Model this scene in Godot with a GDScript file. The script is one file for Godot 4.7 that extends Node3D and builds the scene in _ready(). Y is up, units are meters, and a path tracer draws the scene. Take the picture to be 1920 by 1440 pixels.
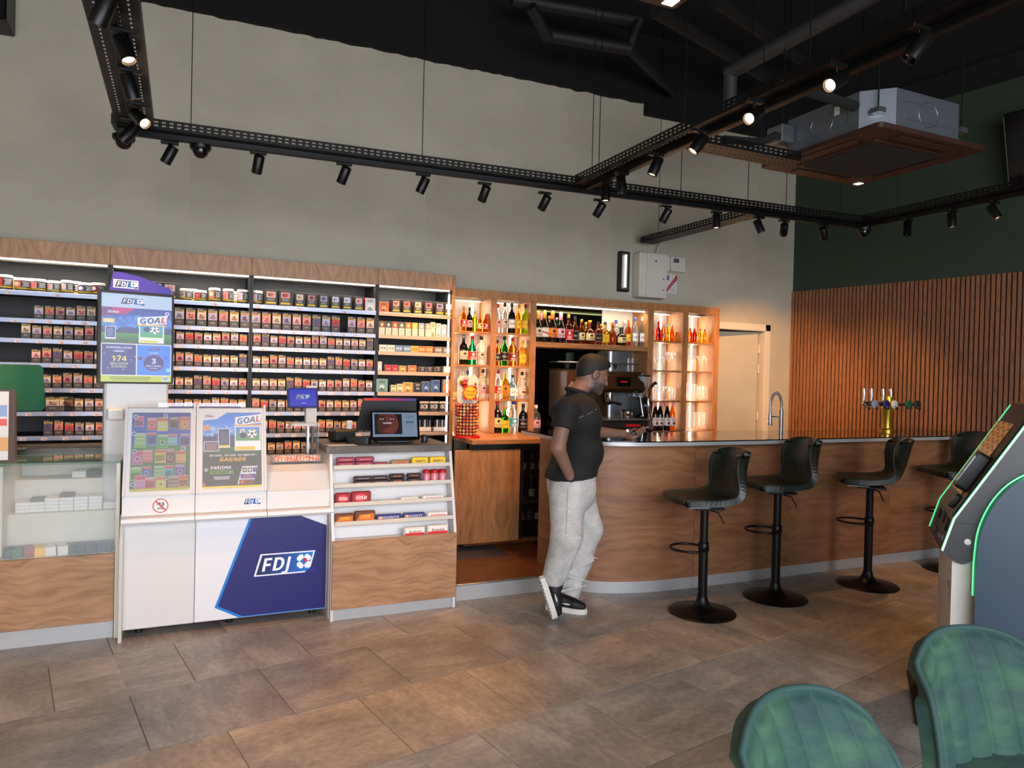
extends Node3D
# Tobacconist and bar interior. Axes: x along the back wall to the right, z towards the viewer, y up, metres.
const F := 1346.18
const EYE := Vector3(0, 1.574, 0)
const PIT := -0.012334
const ROL := 0.023498
const PSI := 0.425827
const ZW := -6.45
var CAM := Basis()
var M := {}
var R := {}      # rectangles in the print atlases
var used := {}
var rng := RandomNumberGenerator.new()

# ---------------------------------------------------------------- pixels to places
func ground(d: Vector3) -> Vector3:      # camera (right, up, forward) to world
	var c := cos(ROL); var s := sin(ROL)
	var r := Vector3(c * d.x - s * d.y, s * d.x + c * d.y, d.z)
	c = cos(PIT); s = sin(PIT)
	r = Vector3(r.x, c * r.y + s * r.z, -s * r.y + c * r.z)
	c = cos(PSI); s = sin(PSI)
	return Vector3(c * r.x + s * r.z, r.y, s * r.x - c * r.z)
func ray(x: float, y: float) -> Vector3:
	return ground(Vector3((x - 960.0) / F, -(y - 720.0) / F, 1.0))
func pz(x: float, y: float, z: float) -> Vector3:
	var r := ray(x, y); return EYE + r * (z / r.z)
func py(x: float, y: float, h: float) -> Vector3:
	var r := ray(x, y); return EYE + r * ((h - EYE.y) / r.y)

# ---------------------------------------------------------------- mesh builder
class MB:
	var v := PackedVector3Array()
	var n := PackedVector3Array()
	var t := PackedVector2Array()
	var c := PackedColorArray()
	var col = null
	var swap := false
	var uvo := Vector2.ZERO
	func put(p: Vector3, nn: Vector3, uv: Vector2):
		v.append(p); n.append(nn); t.append(uv)
		if col != null: c.append(col)
	func uvp(p: Vector3, nn: Vector3) -> Vector2:
		var a := nn.abs()
		var r := Vector2(p.x, -p.y)
		if a.y > a.x and a.y > a.z: r = Vector2(p.x, p.z)
		elif a.x > a.z: r = Vector2(p.z, -p.y)
		if swap: r = Vector2(r.y, r.x)
		return r + uvo
	func tri(a: Vector3, b: Vector3, d: Vector3):       # counter-clockwise seen from outside
		var nn := (b - a).cross(d - a).normalized()
		put(a, nn, uvp(a, nn)); put(d, nn, uvp(d, nn)); put(b, nn, uvp(b, nn))
	func quad(a: Vector3, b: Vector3, d: Vector3, e: Vector3):
		tri(a, b, d); tri(a, d, e)
	func face(a: Vector3, b: Vector3, d: Vector3, e: Vector3, r: Rect2):  # bottom-left, bottom-right, top-right, top-left with a print
		var nn := (b - a).cross(d - a).normalized()
		var ua := Vector2(r.position.x, r.end.y); var ub := r.end; var ud := Vector2(r.end.x, r.position.y); var ue := r.position
		put(a, nn, ua); put(d, nn, ud); put(b, nn, ub)
		put(a, nn, ua); put(e, nn, ue); put(d, nn, ud)
	func box(ce: Vector3, s: Vector3, bev := 0.0, T := Transform3D()):
		var h := s * 0.5
		bev = minf(bev, minf(h.x, minf(h.y, h.z)) * 0.9)
		var ax := [Vector3.RIGHT, Vector3.UP, Vector3.BACK]
		for i in 3:
			var j := (i + 1) % 3; var k := (i + 2) % 3
			for sg in [-1.0, 1.0]:
				var o: Vector3 = ax[i] * h[i] * sg
				var u: Vector3 = ax[j] * (h[j] - bev); var w: Vector3 = ax[k] * (h[k] - bev)
				var q := [o - u - w, o + u - w, o + u + w, o - u + w]
				if sg < 0.0: q.reverse()
				quad(T * (ce + q[0]), T * (ce + q[1]), T * (ce + q[2]), T * (ce + q[3]))
		if bev <= 0.0: return
		for i in 3:                                       # edges
			var j := (i + 1) % 3; var k := (i + 2) % 3
			for sj in [-1.0, 1.0]:
				for sk in [-1.0, 1.0]:
					var L: Vector3 = ax[i] * (h[i] - bev)
					var p: Vector3 = ax[j] * h[j] * sj + ax[k] * (h[k] - bev) * sk
					var q2: Vector3 = ax[j] * (h[j] - bev) * sj + ax[k] * h[k] * sk
					var a := ce + p - L; var b := ce + p + L; var d := ce + q2 + L; var e := ce + q2 - L
					if sj * sk < 0.0: quad(T * a, T * b, T * d, T * e)
					else: quad(T * a, T * e, T * d, T * b)
		for sx in [-1.0, 1.0]:
			for sy in [-1.0, 1.0]:
				for sz in [-1.0, 1.0]:
					var a := ce + Vector3(h.x * sx, (h.y - bev) * sy, (h.z - bev) * sz)
					var b := ce + Vector3((h.x - bev) * sx, h.y * sy, (h.z - bev) * sz)
					var d := ce + Vector3((h.x - bev) * sx, (h.y - bev) * sy, h.z * sz)
					if sx * sy * sz > 0.0: tri(T * a, T * b, T * d)
					else: tri(T * a, T * d, T * b)
	func bx(x0, x1, y0, y1, z0, z1, bev := 0.0, T := Transform3D()):
		box(Vector3((x0 + x1) / 2.0, (y0 + y1) / 2.0, (z0 + z1) / 2.0), Vector3(absf(x1 - x0), absf(y1 - y0), absf(z1 - z0)), bev, T)
	func ring_quads(A: Array, B: Array, nA: Array, nB: Array, ua: float, ub: float, closed := true):
		var m := A.size(); var last := m if closed else m - 1
		for i in last:
			var j := (i + 1) % m
			var u0 := float(i) / m; var u1 := float(i + 1) / m
			put(A[i], nA[i], Vector2(u0, ua)); put(B[j], nB[j], Vector2(u1, ub)); put(A[j], nA[j], Vector2(u1, ua))
			put(A[i], nA[i], Vector2(u0, ua)); put(B[i], nB[i], Vector2(u0, ub)); put(B[j], nB[j], Vector2(u1, ub))
	func lathe(prof: Array, seg := 16, T := Transform3D(), sharp := 0.7):    # prof: Vector2(radius, height) from bottom to top
		for i in prof.size() - 1:
			var a: Vector2 = prof[i]; var b: Vector2 = prof[i + 1]
			if a.distance_to(b) < 1e-6: continue
			var d := (b - a).normalized(); var ns := Vector2(d.y, -d.x)
			var na := ns; var nb := ns
			if i > 0:
				var e: Vector2 = (a - prof[i - 1]).normalized(); var pn := Vector2(e.y, -e.x)
				if pn.dot(ns) > sharp: na = (pn + ns).normalized()
			if i < prof.size() - 2:
				var e2: Vector2 = (prof[i + 2] - b).normalized(); var pn2 := Vector2(e2.y, -e2.x)
				if pn2.dot(ns) > sharp: nb = (pn2 + ns).normalized()
			var A := []; var B := []; var NA := []; var NB := []
			for k in seg:
				var an := TAU * k / seg; var cs := cos(an); var sn := -sin(an)
				A.append(T * Vector3(a.x * cs, a.y, a.x * sn)); B.append(T * Vector3(b.x * cs, b.y, b.x * sn))
				NA.append((T.basis * Vector3(na.x * cs, na.y, na.x * sn)).normalized()); NB.append((T.basis * Vector3(nb.x * cs, nb.y, nb.x * sn)).normalized())
			ring_quads(A, B, NA, NB, a.y, b.y)
	func cyl(a: Vector3, b: Vector3, r: float, seg := 12, r2 := -1.0, bev := 0.0):
		if r2 < 0.0: r2 = r
		var y := (b - a); var L := y.length(); y /= L
		var x := y.cross(Vector3.UP if absf(y.y) < 0.9 else Vector3.RIGHT).normalized()
		var T := Transform3D(Basis(x, y, x.cross(y)), a)
		if bev > 0.0: lathe([Vector2(0, 0), Vector2(r - bev, 0), Vector2(r, bev), Vector2(r2, L - bev), Vector2(r2 - bev, L), Vector2(0, L)], seg, T)
		else: lathe([Vector2(0, 0), Vector2(r, 0), Vector2(r2, L), Vector2(0, L)], seg, T)
	func tube(pts: Array, r, seg := 8, closed := false):    # r a number or an array
		var m := pts.size()
		var rings := []; var nrm := []
		var up := Vector3.UP
		for i in m:
			var a: Vector3 = pts[(i - 1 + m) % m] if closed or i > 0 else pts[i]
			var b: Vector3 = pts[(i + 1) % m] if closed or i < m - 1 else pts[i]
			var d := (b - a).normalized()
			if absf(d.dot(up)) > 0.95: up = Vector3.RIGHT if absf(d.x) < 0.9 else Vector3.BACK
			var x := up.cross(d).normalized(); up = d.cross(x).normalized()
			var P := []; var N := []
			var rr: float = r[i] if r is Array else r
			for k in seg:
				var an := TAU * k / seg
				var o := x * cos(an) + up * sin(an)
				P.append(pts[i] + o * rr); N.append(o)
			rings.append(P); nrm.append(N)
		for i in (m if closed else m - 1):
			var j := (i + 1) % m
			ring_quads(rings[i], rings[j], nrm[i], nrm[j], 0, 1)
		if not closed:
			for k in seg - 2:
				tri(rings[0][0], rings[0][k + 2], rings[0][k + 1])
				tri(rings[m - 1][0], rings[m - 1][k + 1], rings[m - 1][k + 2])
	func prism(poly: PackedVector2Array, d: float, T := Transform3D(), smooth := false):    # polygon (counter-clockwise) in xy, extruded from z 0 to z d
		var ar := 0.0
		for i in poly.size(): ar += poly[i].cross(poly[(i + 1) % poly.size()])
		if ar < 0.0: poly = poly.duplicate(); poly.reverse()
		var id := Geometry2D.triangulate_polygon(poly)
		for i in range(0, id.size(), 3):
			var a := poly[id[i]]; var b := poly[id[i + 1]]; var e := poly[id[i + 2]]
			if (b - a).cross(e - a) < 0.0:
				var sw := b; b = e; e = sw
			tri(T * Vector3(a.x, a.y, d), T * Vector3(b.x, b.y, d), T * Vector3(e.x, e.y, d))
			tri(T * Vector3(a.x, a.y, 0), T * Vector3(e.x, e.y, 0), T * Vector3(b.x, b.y, 0))
		var m := poly.size()
		var en := []
		for i in m:
			var e := (poly[(i + 1) % m] - poly[i]).normalized(); en.append(Vector2(e.y, -e.x))
		var run := 0.0
		for i in m:
			var a := poly[i]; var b := poly[(i + 1) % m]
			var na: Vector2 = en[i]; var nb: Vector2 = en[i]
			if smooth:
				if en[i].dot(en[(i - 1 + m) % m]) > 0.8: na = (en[i] + en[(i - 1 + m) % m]).normalized()
				if en[i].dot(en[(i + 1) % m]) > 0.8: nb = (en[i] + en[(i + 1) % m]).normalized()
			var A := (T.basis * Vector3(na.x, na.y, 0)).normalized(); var B := (T.basis * Vector3(nb.x, nb.y, 0)).normalized()
			var q0 := T * Vector3(a.x, a.y, 0); var q1 := T * Vector3(b.x, b.y, 0); var q2 := T * Vector3(b.x, b.y, d); var q3 := T * Vector3(a.x, a.y, d)
			var l := a.distance_to(b)
			var u0 := Vector2(run, 0); var u1 := Vector2(run + l, 0); var u2 := Vector2(run + l, d); var u3 := Vector2(run, d)
			if swap:
				u0 = Vector2(u0.y, u0.x); u1 = Vector2(u1.y, u1.x); u2 = Vector2(u2.y, u2.x); u3 = Vector2(u3.y, u3.x)
			put(q0, A, u0); put(q2, B, u2); put(q1, B, u1)
			put(q0, A, u0); put(q3, A, u3); put(q2, B, u2)
			run += l
	func add(mesh: ArrayMesh, m: Material) -> ArrayMesh:
		if v.is_empty(): return mesh
		var a := []; a.resize(Mesh.ARRAY_MAX)
		a[Mesh.ARRAY_VERTEX] = v; a[Mesh.ARRAY_NORMAL] = n; a[Mesh.ARRAY_TEX_UV] = t
		if c.size() == v.size(): a[Mesh.ARRAY_COLOR] = c
		mesh.add_surface_from_arrays(Mesh.PRIMITIVE_TRIANGLES, a)
		mesh.surface_set_material(mesh.get_surface_count() - 1, m)
		return mesh
	func mesh(m: Material) -> ArrayMesh:
		return add(ArrayMesh.new(), m)

func rrect(w: float, h: float, r: float, seg := 4) -> PackedVector2Array:   # rounded rectangle about the origin
	var p := PackedVector2Array()
	for q in [[w / 2 - r, -h / 2 + r, -PI / 2], [w / 2 - r, h / 2 - r, 0.0], [-w / 2 + r, h / 2 - r, PI / 2], [-w / 2 + r, -h / 2 + r, PI]]:
		for i in seg + 1:
			var a: float = q[2] + PI / 2 * i / seg
			p.append(Vector2(q[0] + r * cos(a), q[1] + r * sin(a)))
	return p
func pl(a: Array) -> PackedVector2Array:
	var p := PackedVector2Array()
	for i in range(0, a.size(), 2): p.append(Vector2(a[i], a[i + 1]))
	return p
func rotx(a: float, at := Vector3.ZERO) -> Transform3D: return Transform3D(Basis(Vector3.RIGHT, a), at)
func roty(a: float, at := Vector3.ZERO) -> Transform3D: return Transform3D(Basis(Vector3.UP, a), at)

# ---------------------------------------------------------------- things and parts
func numbered(called: String) -> String:
	var k: int = used.get(called, 0)
	used[called] = k + 1
	return called if k == 0 else "%s_%03d" % [called, k]
func tag(o, label: String, category: String, group := ""):
	o.set_meta("label", label); o.set_meta("category", category)
	if group != "": o.set_meta("group", group)
	return o
func thing(called: String, label: String, category: String, at := Vector3.ZERO, turn := 0.0, group := "") -> Node3D:
	var o := Node3D.new(); o.name = numbered(called); add_child(o, true)
	o.position = at; o.rotation.y = turn
	return tag(o, label, category, group)
func part(parent, called: String, what, m: Material = null, at := Vector3.ZERO) -> MeshInstance3D:
	var o := MeshInstance3D.new(); o.name = called
	o.mesh = what.mesh(m) if what is MB else what
	o.position = at
	parent.add_child(o, true)
	return o
func one(called: String, what, m: Material, label: String, category: String, at := Vector3.ZERO, turn := 0.0, group := "") -> MeshInstance3D:
	var o := part(self, numbered(called), what, m, at)
	o.rotation.y = turn
	return tag(o, label, category, group)
func struct(called: String, what, m: Material = null, at := Vector3.ZERO) -> MeshInstance3D:
	var o := part(self, called, what, m, at)
	o.set_meta("kind", "structure")
	return o
func copy_of(o: Node3D, at: Vector3, turn := 0.0, label := "", group := "") -> Node3D:
	var base := str(o.name)
	var c: Node3D = o.duplicate(); c.name = numbered(o.get_meta("kind_name") if o.has_meta("kind_name") else base)
	add_child(c, true); c.position = at; c.rotation.y = turn
	if label != "": c.set_meta("label", label)
	if group != "": c.set_meta("group", group)
	return c
func bxm(x0, x1, y0, y1, z0, z1, bev := 0.0, swap := false) -> MB:
	var b := MB.new(); b.swap = swap; b.bx(x0, x1, y0, y1, z0, z1, bev); return b
func cylm(a: Vector3, b: Vector3, r: float, seg := 12, r2 := -1.0, bev := 0.0) -> MB:
	var m := MB.new(); m.cyl(a, b, r, seg, r2, bev); return m
func lathem(prof: Array, seg := 16, T := Transform3D()) -> MB:
	var m := MB.new(); m.lathe(prof, seg, T); return m
func tubem(pts: Array, r, seg := 8, closed := false) -> MB:
	var m := MB.new(); m.tube(pts, r, seg, closed); return m
func prismm(poly: PackedVector2Array, d: float, T := Transform3D(), smooth := false) -> MB:
	var m := MB.new(); m.prism(poly, d, T, smooth); return m
func facem(w: float, h: float, r: Rect2, T := Transform3D()) -> MB:      # a printed sheet in xy about the origin, facing +z
	var m := MB.new()
	m.face(T * Vector3(-w / 2, -h / 2, 0), T * Vector3(w / 2, -h / 2, 0), T * Vector3(w / 2, h / 2, 0), T * Vector3(-w / 2, h / 2, 0), r); return m
func bez(p: Array, k := 12) -> Array:        # smooth curve through the points
	var out := []
	for i in p.size() - 1:
		var a = p[maxi(i - 1, 0)]; var b = p[i]; var c = p[i + 1]; var d = p[mini(i + 2, p.size() - 1)]
		for j in k: out.append(b.cubic_interpolate(c, a, d, float(j) / k))
	out.append(p[p.size() - 1])
	return out

# ---------------------------------------------------------------- prints
class Cv:
	var im: Image
	var font: Font
	var o := Vector2i.ZERO
	var sz := Vector2i.ZERO
	func _init(w: int, h: int):
		im = Image.create_empty(w, h, false, Image.FORMAT_RGBA8); im.fill(Color(0.5, 0.5, 0.5))
		var f := SystemFont.new(); f.font_names = PackedStringArray(["Droid Sans"]); f.font_weight = 700; font = f
	func at(x: int, y: int, w: int, h: int) -> Rect2:    # open a field of the atlas; returns its rectangle in uv
		o = Vector2i(x, y); sz = Vector2i(w, h)
		var W := float(im.get_width()); var H := float(im.get_height())
		return Rect2((x + 1) / W, (y + 1) / H, (w - 2) / W, (h - 2) / H)
	func rect(x, y, w, h, c: Color):
		var a := Rect2i(int(x), int(y), int(ceil(w)), int(ceil(h))).intersection(Rect2i(Vector2i.ZERO, sz))
		if a.size.x > 0 and a.size.y > 0: im.fill_rect(Rect2i(a.position + o, a.size), c)
	func grad(x, y, w, h, c0: Color, c1: Color, vert := true):
		var k := int(h if vert else w)
		for i in k:
			var c := c0.lerp(c1, float(i) / maxi(k - 1, 1))
			if vert: rect(x, y + i, w, 1, c)
			else: rect(x + i, y, 1, h, c)
	func poly(p: Array, c: Color):
		var q := []
		for i in range(0, p.size(), 2): q.append(Vector2(p[i], p[i + 1]))
		polyv(q, c)
	func polyv(q: Array, c: Color):
		var lo := 1e9; var hi := -1e9
		for a in q: lo = minf(lo, a.y); hi = maxf(hi, a.y)
		for y in range(maxi(int(lo), 0), mini(int(ceil(hi)), sz.y)):
			var xs := []
			for i in q.size():
				var a: Vector2 = q[i]; var b: Vector2 = q[(i + 1) % q.size()]
				var yy := y + 0.5
				if (a.y <= yy) != (b.y <= yy): xs.append(a.x + (yy - a.y) / (b.y - a.y) * (b.x - a.x))
			xs.sort()
			for i in range(0, xs.size() - 1, 2):
				rect(round(xs[i]), y, maxf(round(xs[i + 1]) - round(xs[i]), 0), 1, c)
	func disc(cx, cy, rx, c: Color, ry := -1.0):
		if ry < 0: ry = rx
		for y in range(int(cy - ry), int(cy + ry) + 1):
			var k: float = 1.0 - pow((y + 0.5 - cy) / ry, 2.0)
			if k > 0.0:
				var w: float = rx * sqrt(k)
				rect(round(cx - w), y, round(2 * w), 1, c)
	func text(s: String, x: float, y: float, size: int, c: Color, slant := 0.0, mid := false, wide := 1.0) -> float:   # y is the baseline
		var ts := TextServerManager.get_primary_interface()
		var rid: RID = font.get_rids()[0]
		var fs := Vector2i(size, 0)
		if mid:
			var tot := 0.0
			for ch in s: tot += ts.font_get_glyph_advance(rid, size, ts.font_get_glyph_index(rid, size, ch.unicode_at(0), 0)).x * wide
			x -= tot / 2
		for ch in s:
			var gi := ts.font_get_glyph_index(rid, size, ch.unicode_at(0), 0)
			ts.font_render_glyph(rid, fs, gi)
			var ti := ts.font_get_glyph_texture_idx(rid, fs, gi)
			if ti >= 0:
				var uv := ts.font_get_glyph_uv_rect(rid, fs, gi)
				var off := ts.font_get_glyph_offset(rid, fs, gi)
				var g := ts.font_get_texture_image(rid, fs, ti)
				for yy in int(uv.size.y):
					var row := int(y + off.y) + yy
					if row < 0 or row >= sz.y: continue
					var sh := -slant * (row - y)
					for xx in int(uv.size.x * wide):
						var a := g.get_pixel(int(uv.position.x + xx / wide), int(uv.position.y) + yy).a
						if a < 0.1: continue
						var cx := int(x + off.x * wide + xx + sh)
						if cx < 0 or cx >= sz.x: continue
						var p := Vector2i(cx, row) + o
						im.set_pixelv(p, im.get_pixelv(p).lerp(c, a))
			x += ts.font_get_glyph_advance(rid, size, gi).x * wide
		return x
	func lines(x, y, w, k: int, step, c: Color, th := 2):    # small print
		for i in k:
			var l: float = w * (0.6 + 0.4 * fposmod(sin(i * 12.9 + x) * 43.7, 1.0))
			rect(x + (w - l) / 2, y + i * step, l, th, c)
	func fdj(x, y, h):      # the lottery sign: slanted badge, three letters, four-leaf clover
		var w: float = h * 2.45; var s: float = h * 0.28
		poly([x + s, y, x + w + s, y, x + w + s - h * 0.2, y + h * 0.75, x + w - h * 0.15, y + h, x, y + h], Color(0.93, 0.95, 1))
		var b: float = h * 0.06
		var n := 24
		for i in n:
			var f := float(i) / n; var g := float(i + 1) / n + 0.01
			var c := Color(0.04, 0.05, 0.32).lerp(Color(0.0, 0.5, 0.88), f)
			var x0: float = x + b * 1.6 + (w - b * 3) * f; var x1: float = x + b * 1.6 + (w - b * 3) * g
			poly([x0 + s * 0.92, y + b, x1 + s * 0.92, y + b, x1, y + h - b, x0, y + h - b], c)
		poly([x + w + s - h * 0.2, y + h * 0.75, x + w + s, y + h * 0.75, x + w + s, y + h + 1, x + w - h * 0.2, y + h + 1], Color(0.93, 0.95, 1) if false else Color(0.07, 0.12, 0.5))
		text("FDJ", x + s * 0.9 + h * 0.02, y + h * 0.8, int(h * 0.84), Color(0.96, 0.97, 1), 0.2)
		var cx: float = x + w * 0.86 + s * 0.4; var cy: float = y + h * 0.47; var q: float = h * 0.17
		for k in 4:
			var an := PI / 4 + k * PI / 2
			disc(cx + cos(an) * q * 1.2 + cos(an + 0.9) * q * 0.35, cy + sin(an) * q * 1.2 + sin(an + 0.9) * q * 0.35, q * 0.72, Color(0.97, 0.98, 1))
			disc(cx + cos(an) * q * 1.2 + cos(an - 0.9) * q * 0.35, cy + sin(an) * q * 1.2 + sin(an - 0.9) * q * 0.35, q * 0.72, Color(0.97, 0.98, 1))
		rect(cx - q * 0.1, cy - q * 0.75, q * 0.8, q * 0.9, Color(0.85, 0.08, 0.2))
	func ball(cx, cy, r):
		disc(cx, cy, r, Color(0.96, 0.96, 0.97)); disc(cx, cy, r * 0.3, Color(0.08, 0.08, 0.12))
		for k in 5: disc(cx + cos(k * TAU / 5 - 1.57) * r * 0.78, cy + sin(k * TAU / 5 - 1.57) * r * 0.78, r * 0.2, Color(0.08, 0.08, 0.12))
	func goal(x, y, h):    # big slanted headline of the football ticket
		var cs := [Color(0.15, 0.4, 0.8), Color(0.12, 0.3, 0.7), Color(0.95, 0.96, 1), Color(0.9, 0.12, 0.15), Color(0.85, 0.1, 0.12)]
		poly([x, y + h * 0.2, x + h * 3.2, y - h * 0.25, x + h * 3.1, y + h * 0.9, x, y + h * 1.2], Color(0.96, 0.97, 1))
		var xx: float = x + h * 0.12
		for i in 5:
			var c: Color = cs[i]
			text("GOAL!"[i], xx + 2, y + h * 1.02 - i * h * 0.09 + 2, int(h * 1.05), Color(0.05, 0.06, 0.15), 0.15)
			xx = text("GOAL!"[i], xx, y + h * 1.02 - i * h * 0.09, int(h * 1.05), c if i != 2 else Color(0.3, 0.35, 0.45), 0.15)
		rect(x - 2, y + h * 1.12, h * 3.1, h * 0.16, Color(0.95, 0.72, 0.1))
	func card(x, y, w, h, c: Color, k: int):    # a scratch card
		rect(x, y, w, h, Color(0.96, 0.95, 0.9)); rect(x + 2, y + 2, w - 4, h - 4, c)
		rect(x + 4, y + 4, w - 8, h * 0.2, c.lightened(0.5) if k % 2 else Color(0.95, 0.2, 0.25))
		if k % 3 == 0:
			for i in 5: rect(x + 6 + i * (w - 12) / 5, y + h * 0.42, (w - 18) / 6, h * 0.45, c.darkened(0.45))
		elif k % 3 == 1: disc(x + w / 2, y + h * 0.6, w * 0.28, c.lightened(0.55)); disc(x + w / 2, y + h * 0.6, w * 0.16, c.darkened(0.3))
		else:
			for i in 4: rect(x + 6, y + h * 0.35 + i * h * 0.14, w - 12, h * 0.08, c.lightened(0.4 if i % 2 else 0.7))
		lines(x + 5, y + 6, w - 10, 2, 5, Color(1, 1, 1))

func print_posters() -> ImageTexture:
	var c := Cv.new(2048, 2048)
	var W := Color(0.95, 0.96, 1)
	# portrait screen
	R.screen = c.at(0, 0, 440, 700)
	c.rect(0, 0, 440, 110, Color(0.72, 0.82, 0.95)); c.fdj(110, 28, 56)
	c.grad(0, 110, 440, 150, Color(0.06, 0.2, 0.6), Color(0.2, 0.55, 0.9)); c.grad(0, 260, 440, 60, Color(0.1, 0.25, 0.6), Color(0.08, 0.12, 0.35))
	for i in 30: c.disc(40 + fposmod(i * 97.3, 400), 180 + fposmod(i * 31.7, 90), 6 + i % 7 * 3, Color(0.35, 0.65, 0.95).lerp(Color(0.15, 0.4, 0.8), fposmod(i * 0.37, 1.0)))
	c.grad(0, 312, 440, 78, Color(0.25, 0.6, 0.2), Color(0.06, 0.3, 0.12))
	c.poly([0, 110, 210, 110, 150, 160, 0, 185], Color(0.45, 0.1, 0.5)); c.poly([60, 110, 210, 110, 150, 160, 90, 160], Color(0.75, 0.1, 0.5))
	c.text("illiko", 36, 156, 28, W, 0.2); c.rect(10, 200, 70, 34, Color(0.95, 0.75, 0.3)); c.lines(14, 206, 60, 3, 9, W, 4)
	c.rect(24, 262, 64, 100, W); c.rect(28, 266, 56, 84, Color(0.1, 0.15, 0.5)); c.lines(32, 280, 46, 6, 11, Color(0.7, 0.8, 1), 3)
	c.rect(230, 235, 160, 150, W); c.grad(238, 243, 144, 96, Color(0.2, 0.6, 0.95), Color(0.3, 0.7, 0.3)); c.ball(330, 280, 30); c.disc(280, 275, 20, Color(0.1, 0.15, 0.5)); c.rect(238, 343, 144, 18, W); c.rect(238, 364, 110, 16, Color(0.9, 0.85, 0.1))
	c.goal(222, 170, 60); c.disc(410, 140, 14, W); c.disc(410, 140, 8, Color(0.1, 0.3, 0.8))
	c.rect(0, 396, 440, 254, W); c.rect(6, 402, 208, 242, Color(0.06, 0.08, 0.5)); c.rect(220, 402, 214, 242, Color(0.05, 0.5, 0.95))
	c.text("EUROMILLIONS", 110, 436, 21, W, 0, true); c.rect(66, 446, 90, 20, Color(0.3, 0.3, 0.6)); c.text("MARDI", 110, 463, 17, W, 0, true)
	c.text("174", 110, 535, 58, Color(0.98, 0.88, 0.35), 0, true); c.text("MILLIONS", 110, 562, 22, Color(0.9, 0.85, 0.6), 0, true); c.text("D'EUROS", 110, 586, 22, Color(0.9, 0.85, 0.6), 0, true)
	for i in 9: c.disc(20 + fposmod(i * 71.0, 190), 480 + fposmod(i * 37.0, 140), 4, Color(0.7, 0.85, 1))
	c.disc(345, 418, 9, Color(0.85, 0.1, 0.15)); c.text("LOTO", 326, 446, 30, Color(0.1, 0.08, 0.45), 0, true); c.text("ce soir", 326, 470, 18, W, 0, true)
	c.disc(326, 545, 66, Color(0.5, 0.1, 0.45)); c.disc(326, 545, 60, Color(0.08, 0.08, 0.5)); c.text("3", 326, 550, 58, W, 0, true); c.text("MILLIONS", 326, 576, 20, W, 0, true); c.text("D'EUROS", 326, 594, 14, W, 0, true)
	c.disc(240, 510, 14, Color(0.4, 0.08, 0.3)); c.disc(420, 600, 16, Color(0.5, 0.85, 1)); c.disc(404, 500, 10, Color(0.1, 0.3, 0.8))
	c.rect(0, 650, 440, 50, Color(0.78, 0.82, 0.1)); c.lines(16, 660, 330, 3, 11, Color(0.25, 0.3, 0.05), 4); c.rect(376, 660, 50, 30, Color(0.8, 0.88, 0.95)); c.lines(380, 666, 42, 2, 9, Color(0.1, 0.15, 0.4), 4)
	# header over the screen
	R.header = c.at(0, 710, 440, 130)
	c.grad(0, 0, 440, 130, Color(0.2, 0.08, 0.72), Color(0.16, 0.05, 0.6)); c.fdj(16, 56, 46)
	# scratch card panel
	R.scratch = c.at(450, 0, 512, 700)
	c.grad(0, 0, 512, 260, Color(0.14, 0.16, 0.66), Color(0.16, 0.55, 0.9)); c.grad(0, 170, 512, 130, Color(0.25, 0.3, 0.85), Color(0.2, 0.5, 0.85)); c.grad(0, 300, 512, 380, Color(0.3, 0.6, 0.2), Color(0.08, 0.32, 0.16))
	var cols := [Color(0.9, 0.45, 0.7), Color(0.3, 0.7, 0.35), Color(0.98, 0.6, 0.2), Color(0.25, 0.4, 0.75), Color(0.55, 0.3, 0.2), Color(0.55, 0.8, 0.3), Color(0.95, 0.85, 0.2), Color(0.5, 0.3, 0.75), Color(0.95, 0.35, 0.35), Color(0.3, 0.75, 0.85)]
	var k := 0
	for row in [[30, 40, 5], [180, 40, 5], [330, 20, 5], [470, 10, 5], [560, 40, 5]]:
		for i in row[2]:
			var x: float = row[1] + i * 96 + fposmod(k * 23.0, 14); var hh := 100 + k * 13 % 34
			c.card(x - 16, row[0] + fposmod(k * 17.0, 20), 78 + k * 7 % 18, hh, cols[(k * 7 + i) % 10], k); k += 1
	for q in [[30, 36], [290, 30], [22, 190], [30, 350], [450, 330], [26, 640]]: c.disc(q[0], q[1], 20, W); c.disc(q[0], q[1], 12, Color(0.25, 0.35, 0.8))
	c.rect(0, 676, 512, 24, Color(0.95, 0.93, 0.1))
	# football poster
	R.goal = c.at(970, 0, 512, 700)
	c.grad(0, 0, 512, 190, Color(0.1, 0.5, 0.88), Color(0.25, 0.6, 0.95)); c.grad(0, 190, 512, 130, Color(0.12, 0.25, 0.6), Color(0.06, 0.1, 0.32))
	for i in 30: c.disc(fposmod(i * 67.3, 300), 130 + fposmod(i * 29.3, 80), 10 + i % 8 * 3, Color(0.6, 0.8, 0.98).lerp(Color(0.2, 0.5, 0.85), fposmod(i * 0.43, 1.0)))
	c.grad(0, 320, 512, 110, Color(0.2, 0.45, 0.16), Color(0.03, 0.12, 0.07)); c.rect(0, 420, 512, 260, Color(0.02, 0.07, 0.05))
	c.poly([0, 0, 210, 0, 120, 60, 0, 74], Color(0.9, 0.88, 0.9)); c.text("illiko", 14, 46, 34, Color(0.55, 0.2, 0.35), 0.2); c.rect(4, 120, 60, 50, Color(0.85, 0.6, 0.5))
	c.rect(130, 150, 104, 180, W); c.rect(136, 156, 92, 168, Color(0.12, 0.15, 0.42)); c.lines(142, 190, 80, 8, 14, Color(0.5, 0.55, 0.7), 4); c.rect(136, 306, 92, 18, Color(0.9, 0.8, 0.15))
	c.rect(10, 270, 130, 92, W); c.rect(15, 275, 120, 82, Color(0.25, 0.3, 0.5)); c.lines(20, 290, 110, 5, 13, Color(0.85, 0.5, 0.45), 5)
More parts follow.
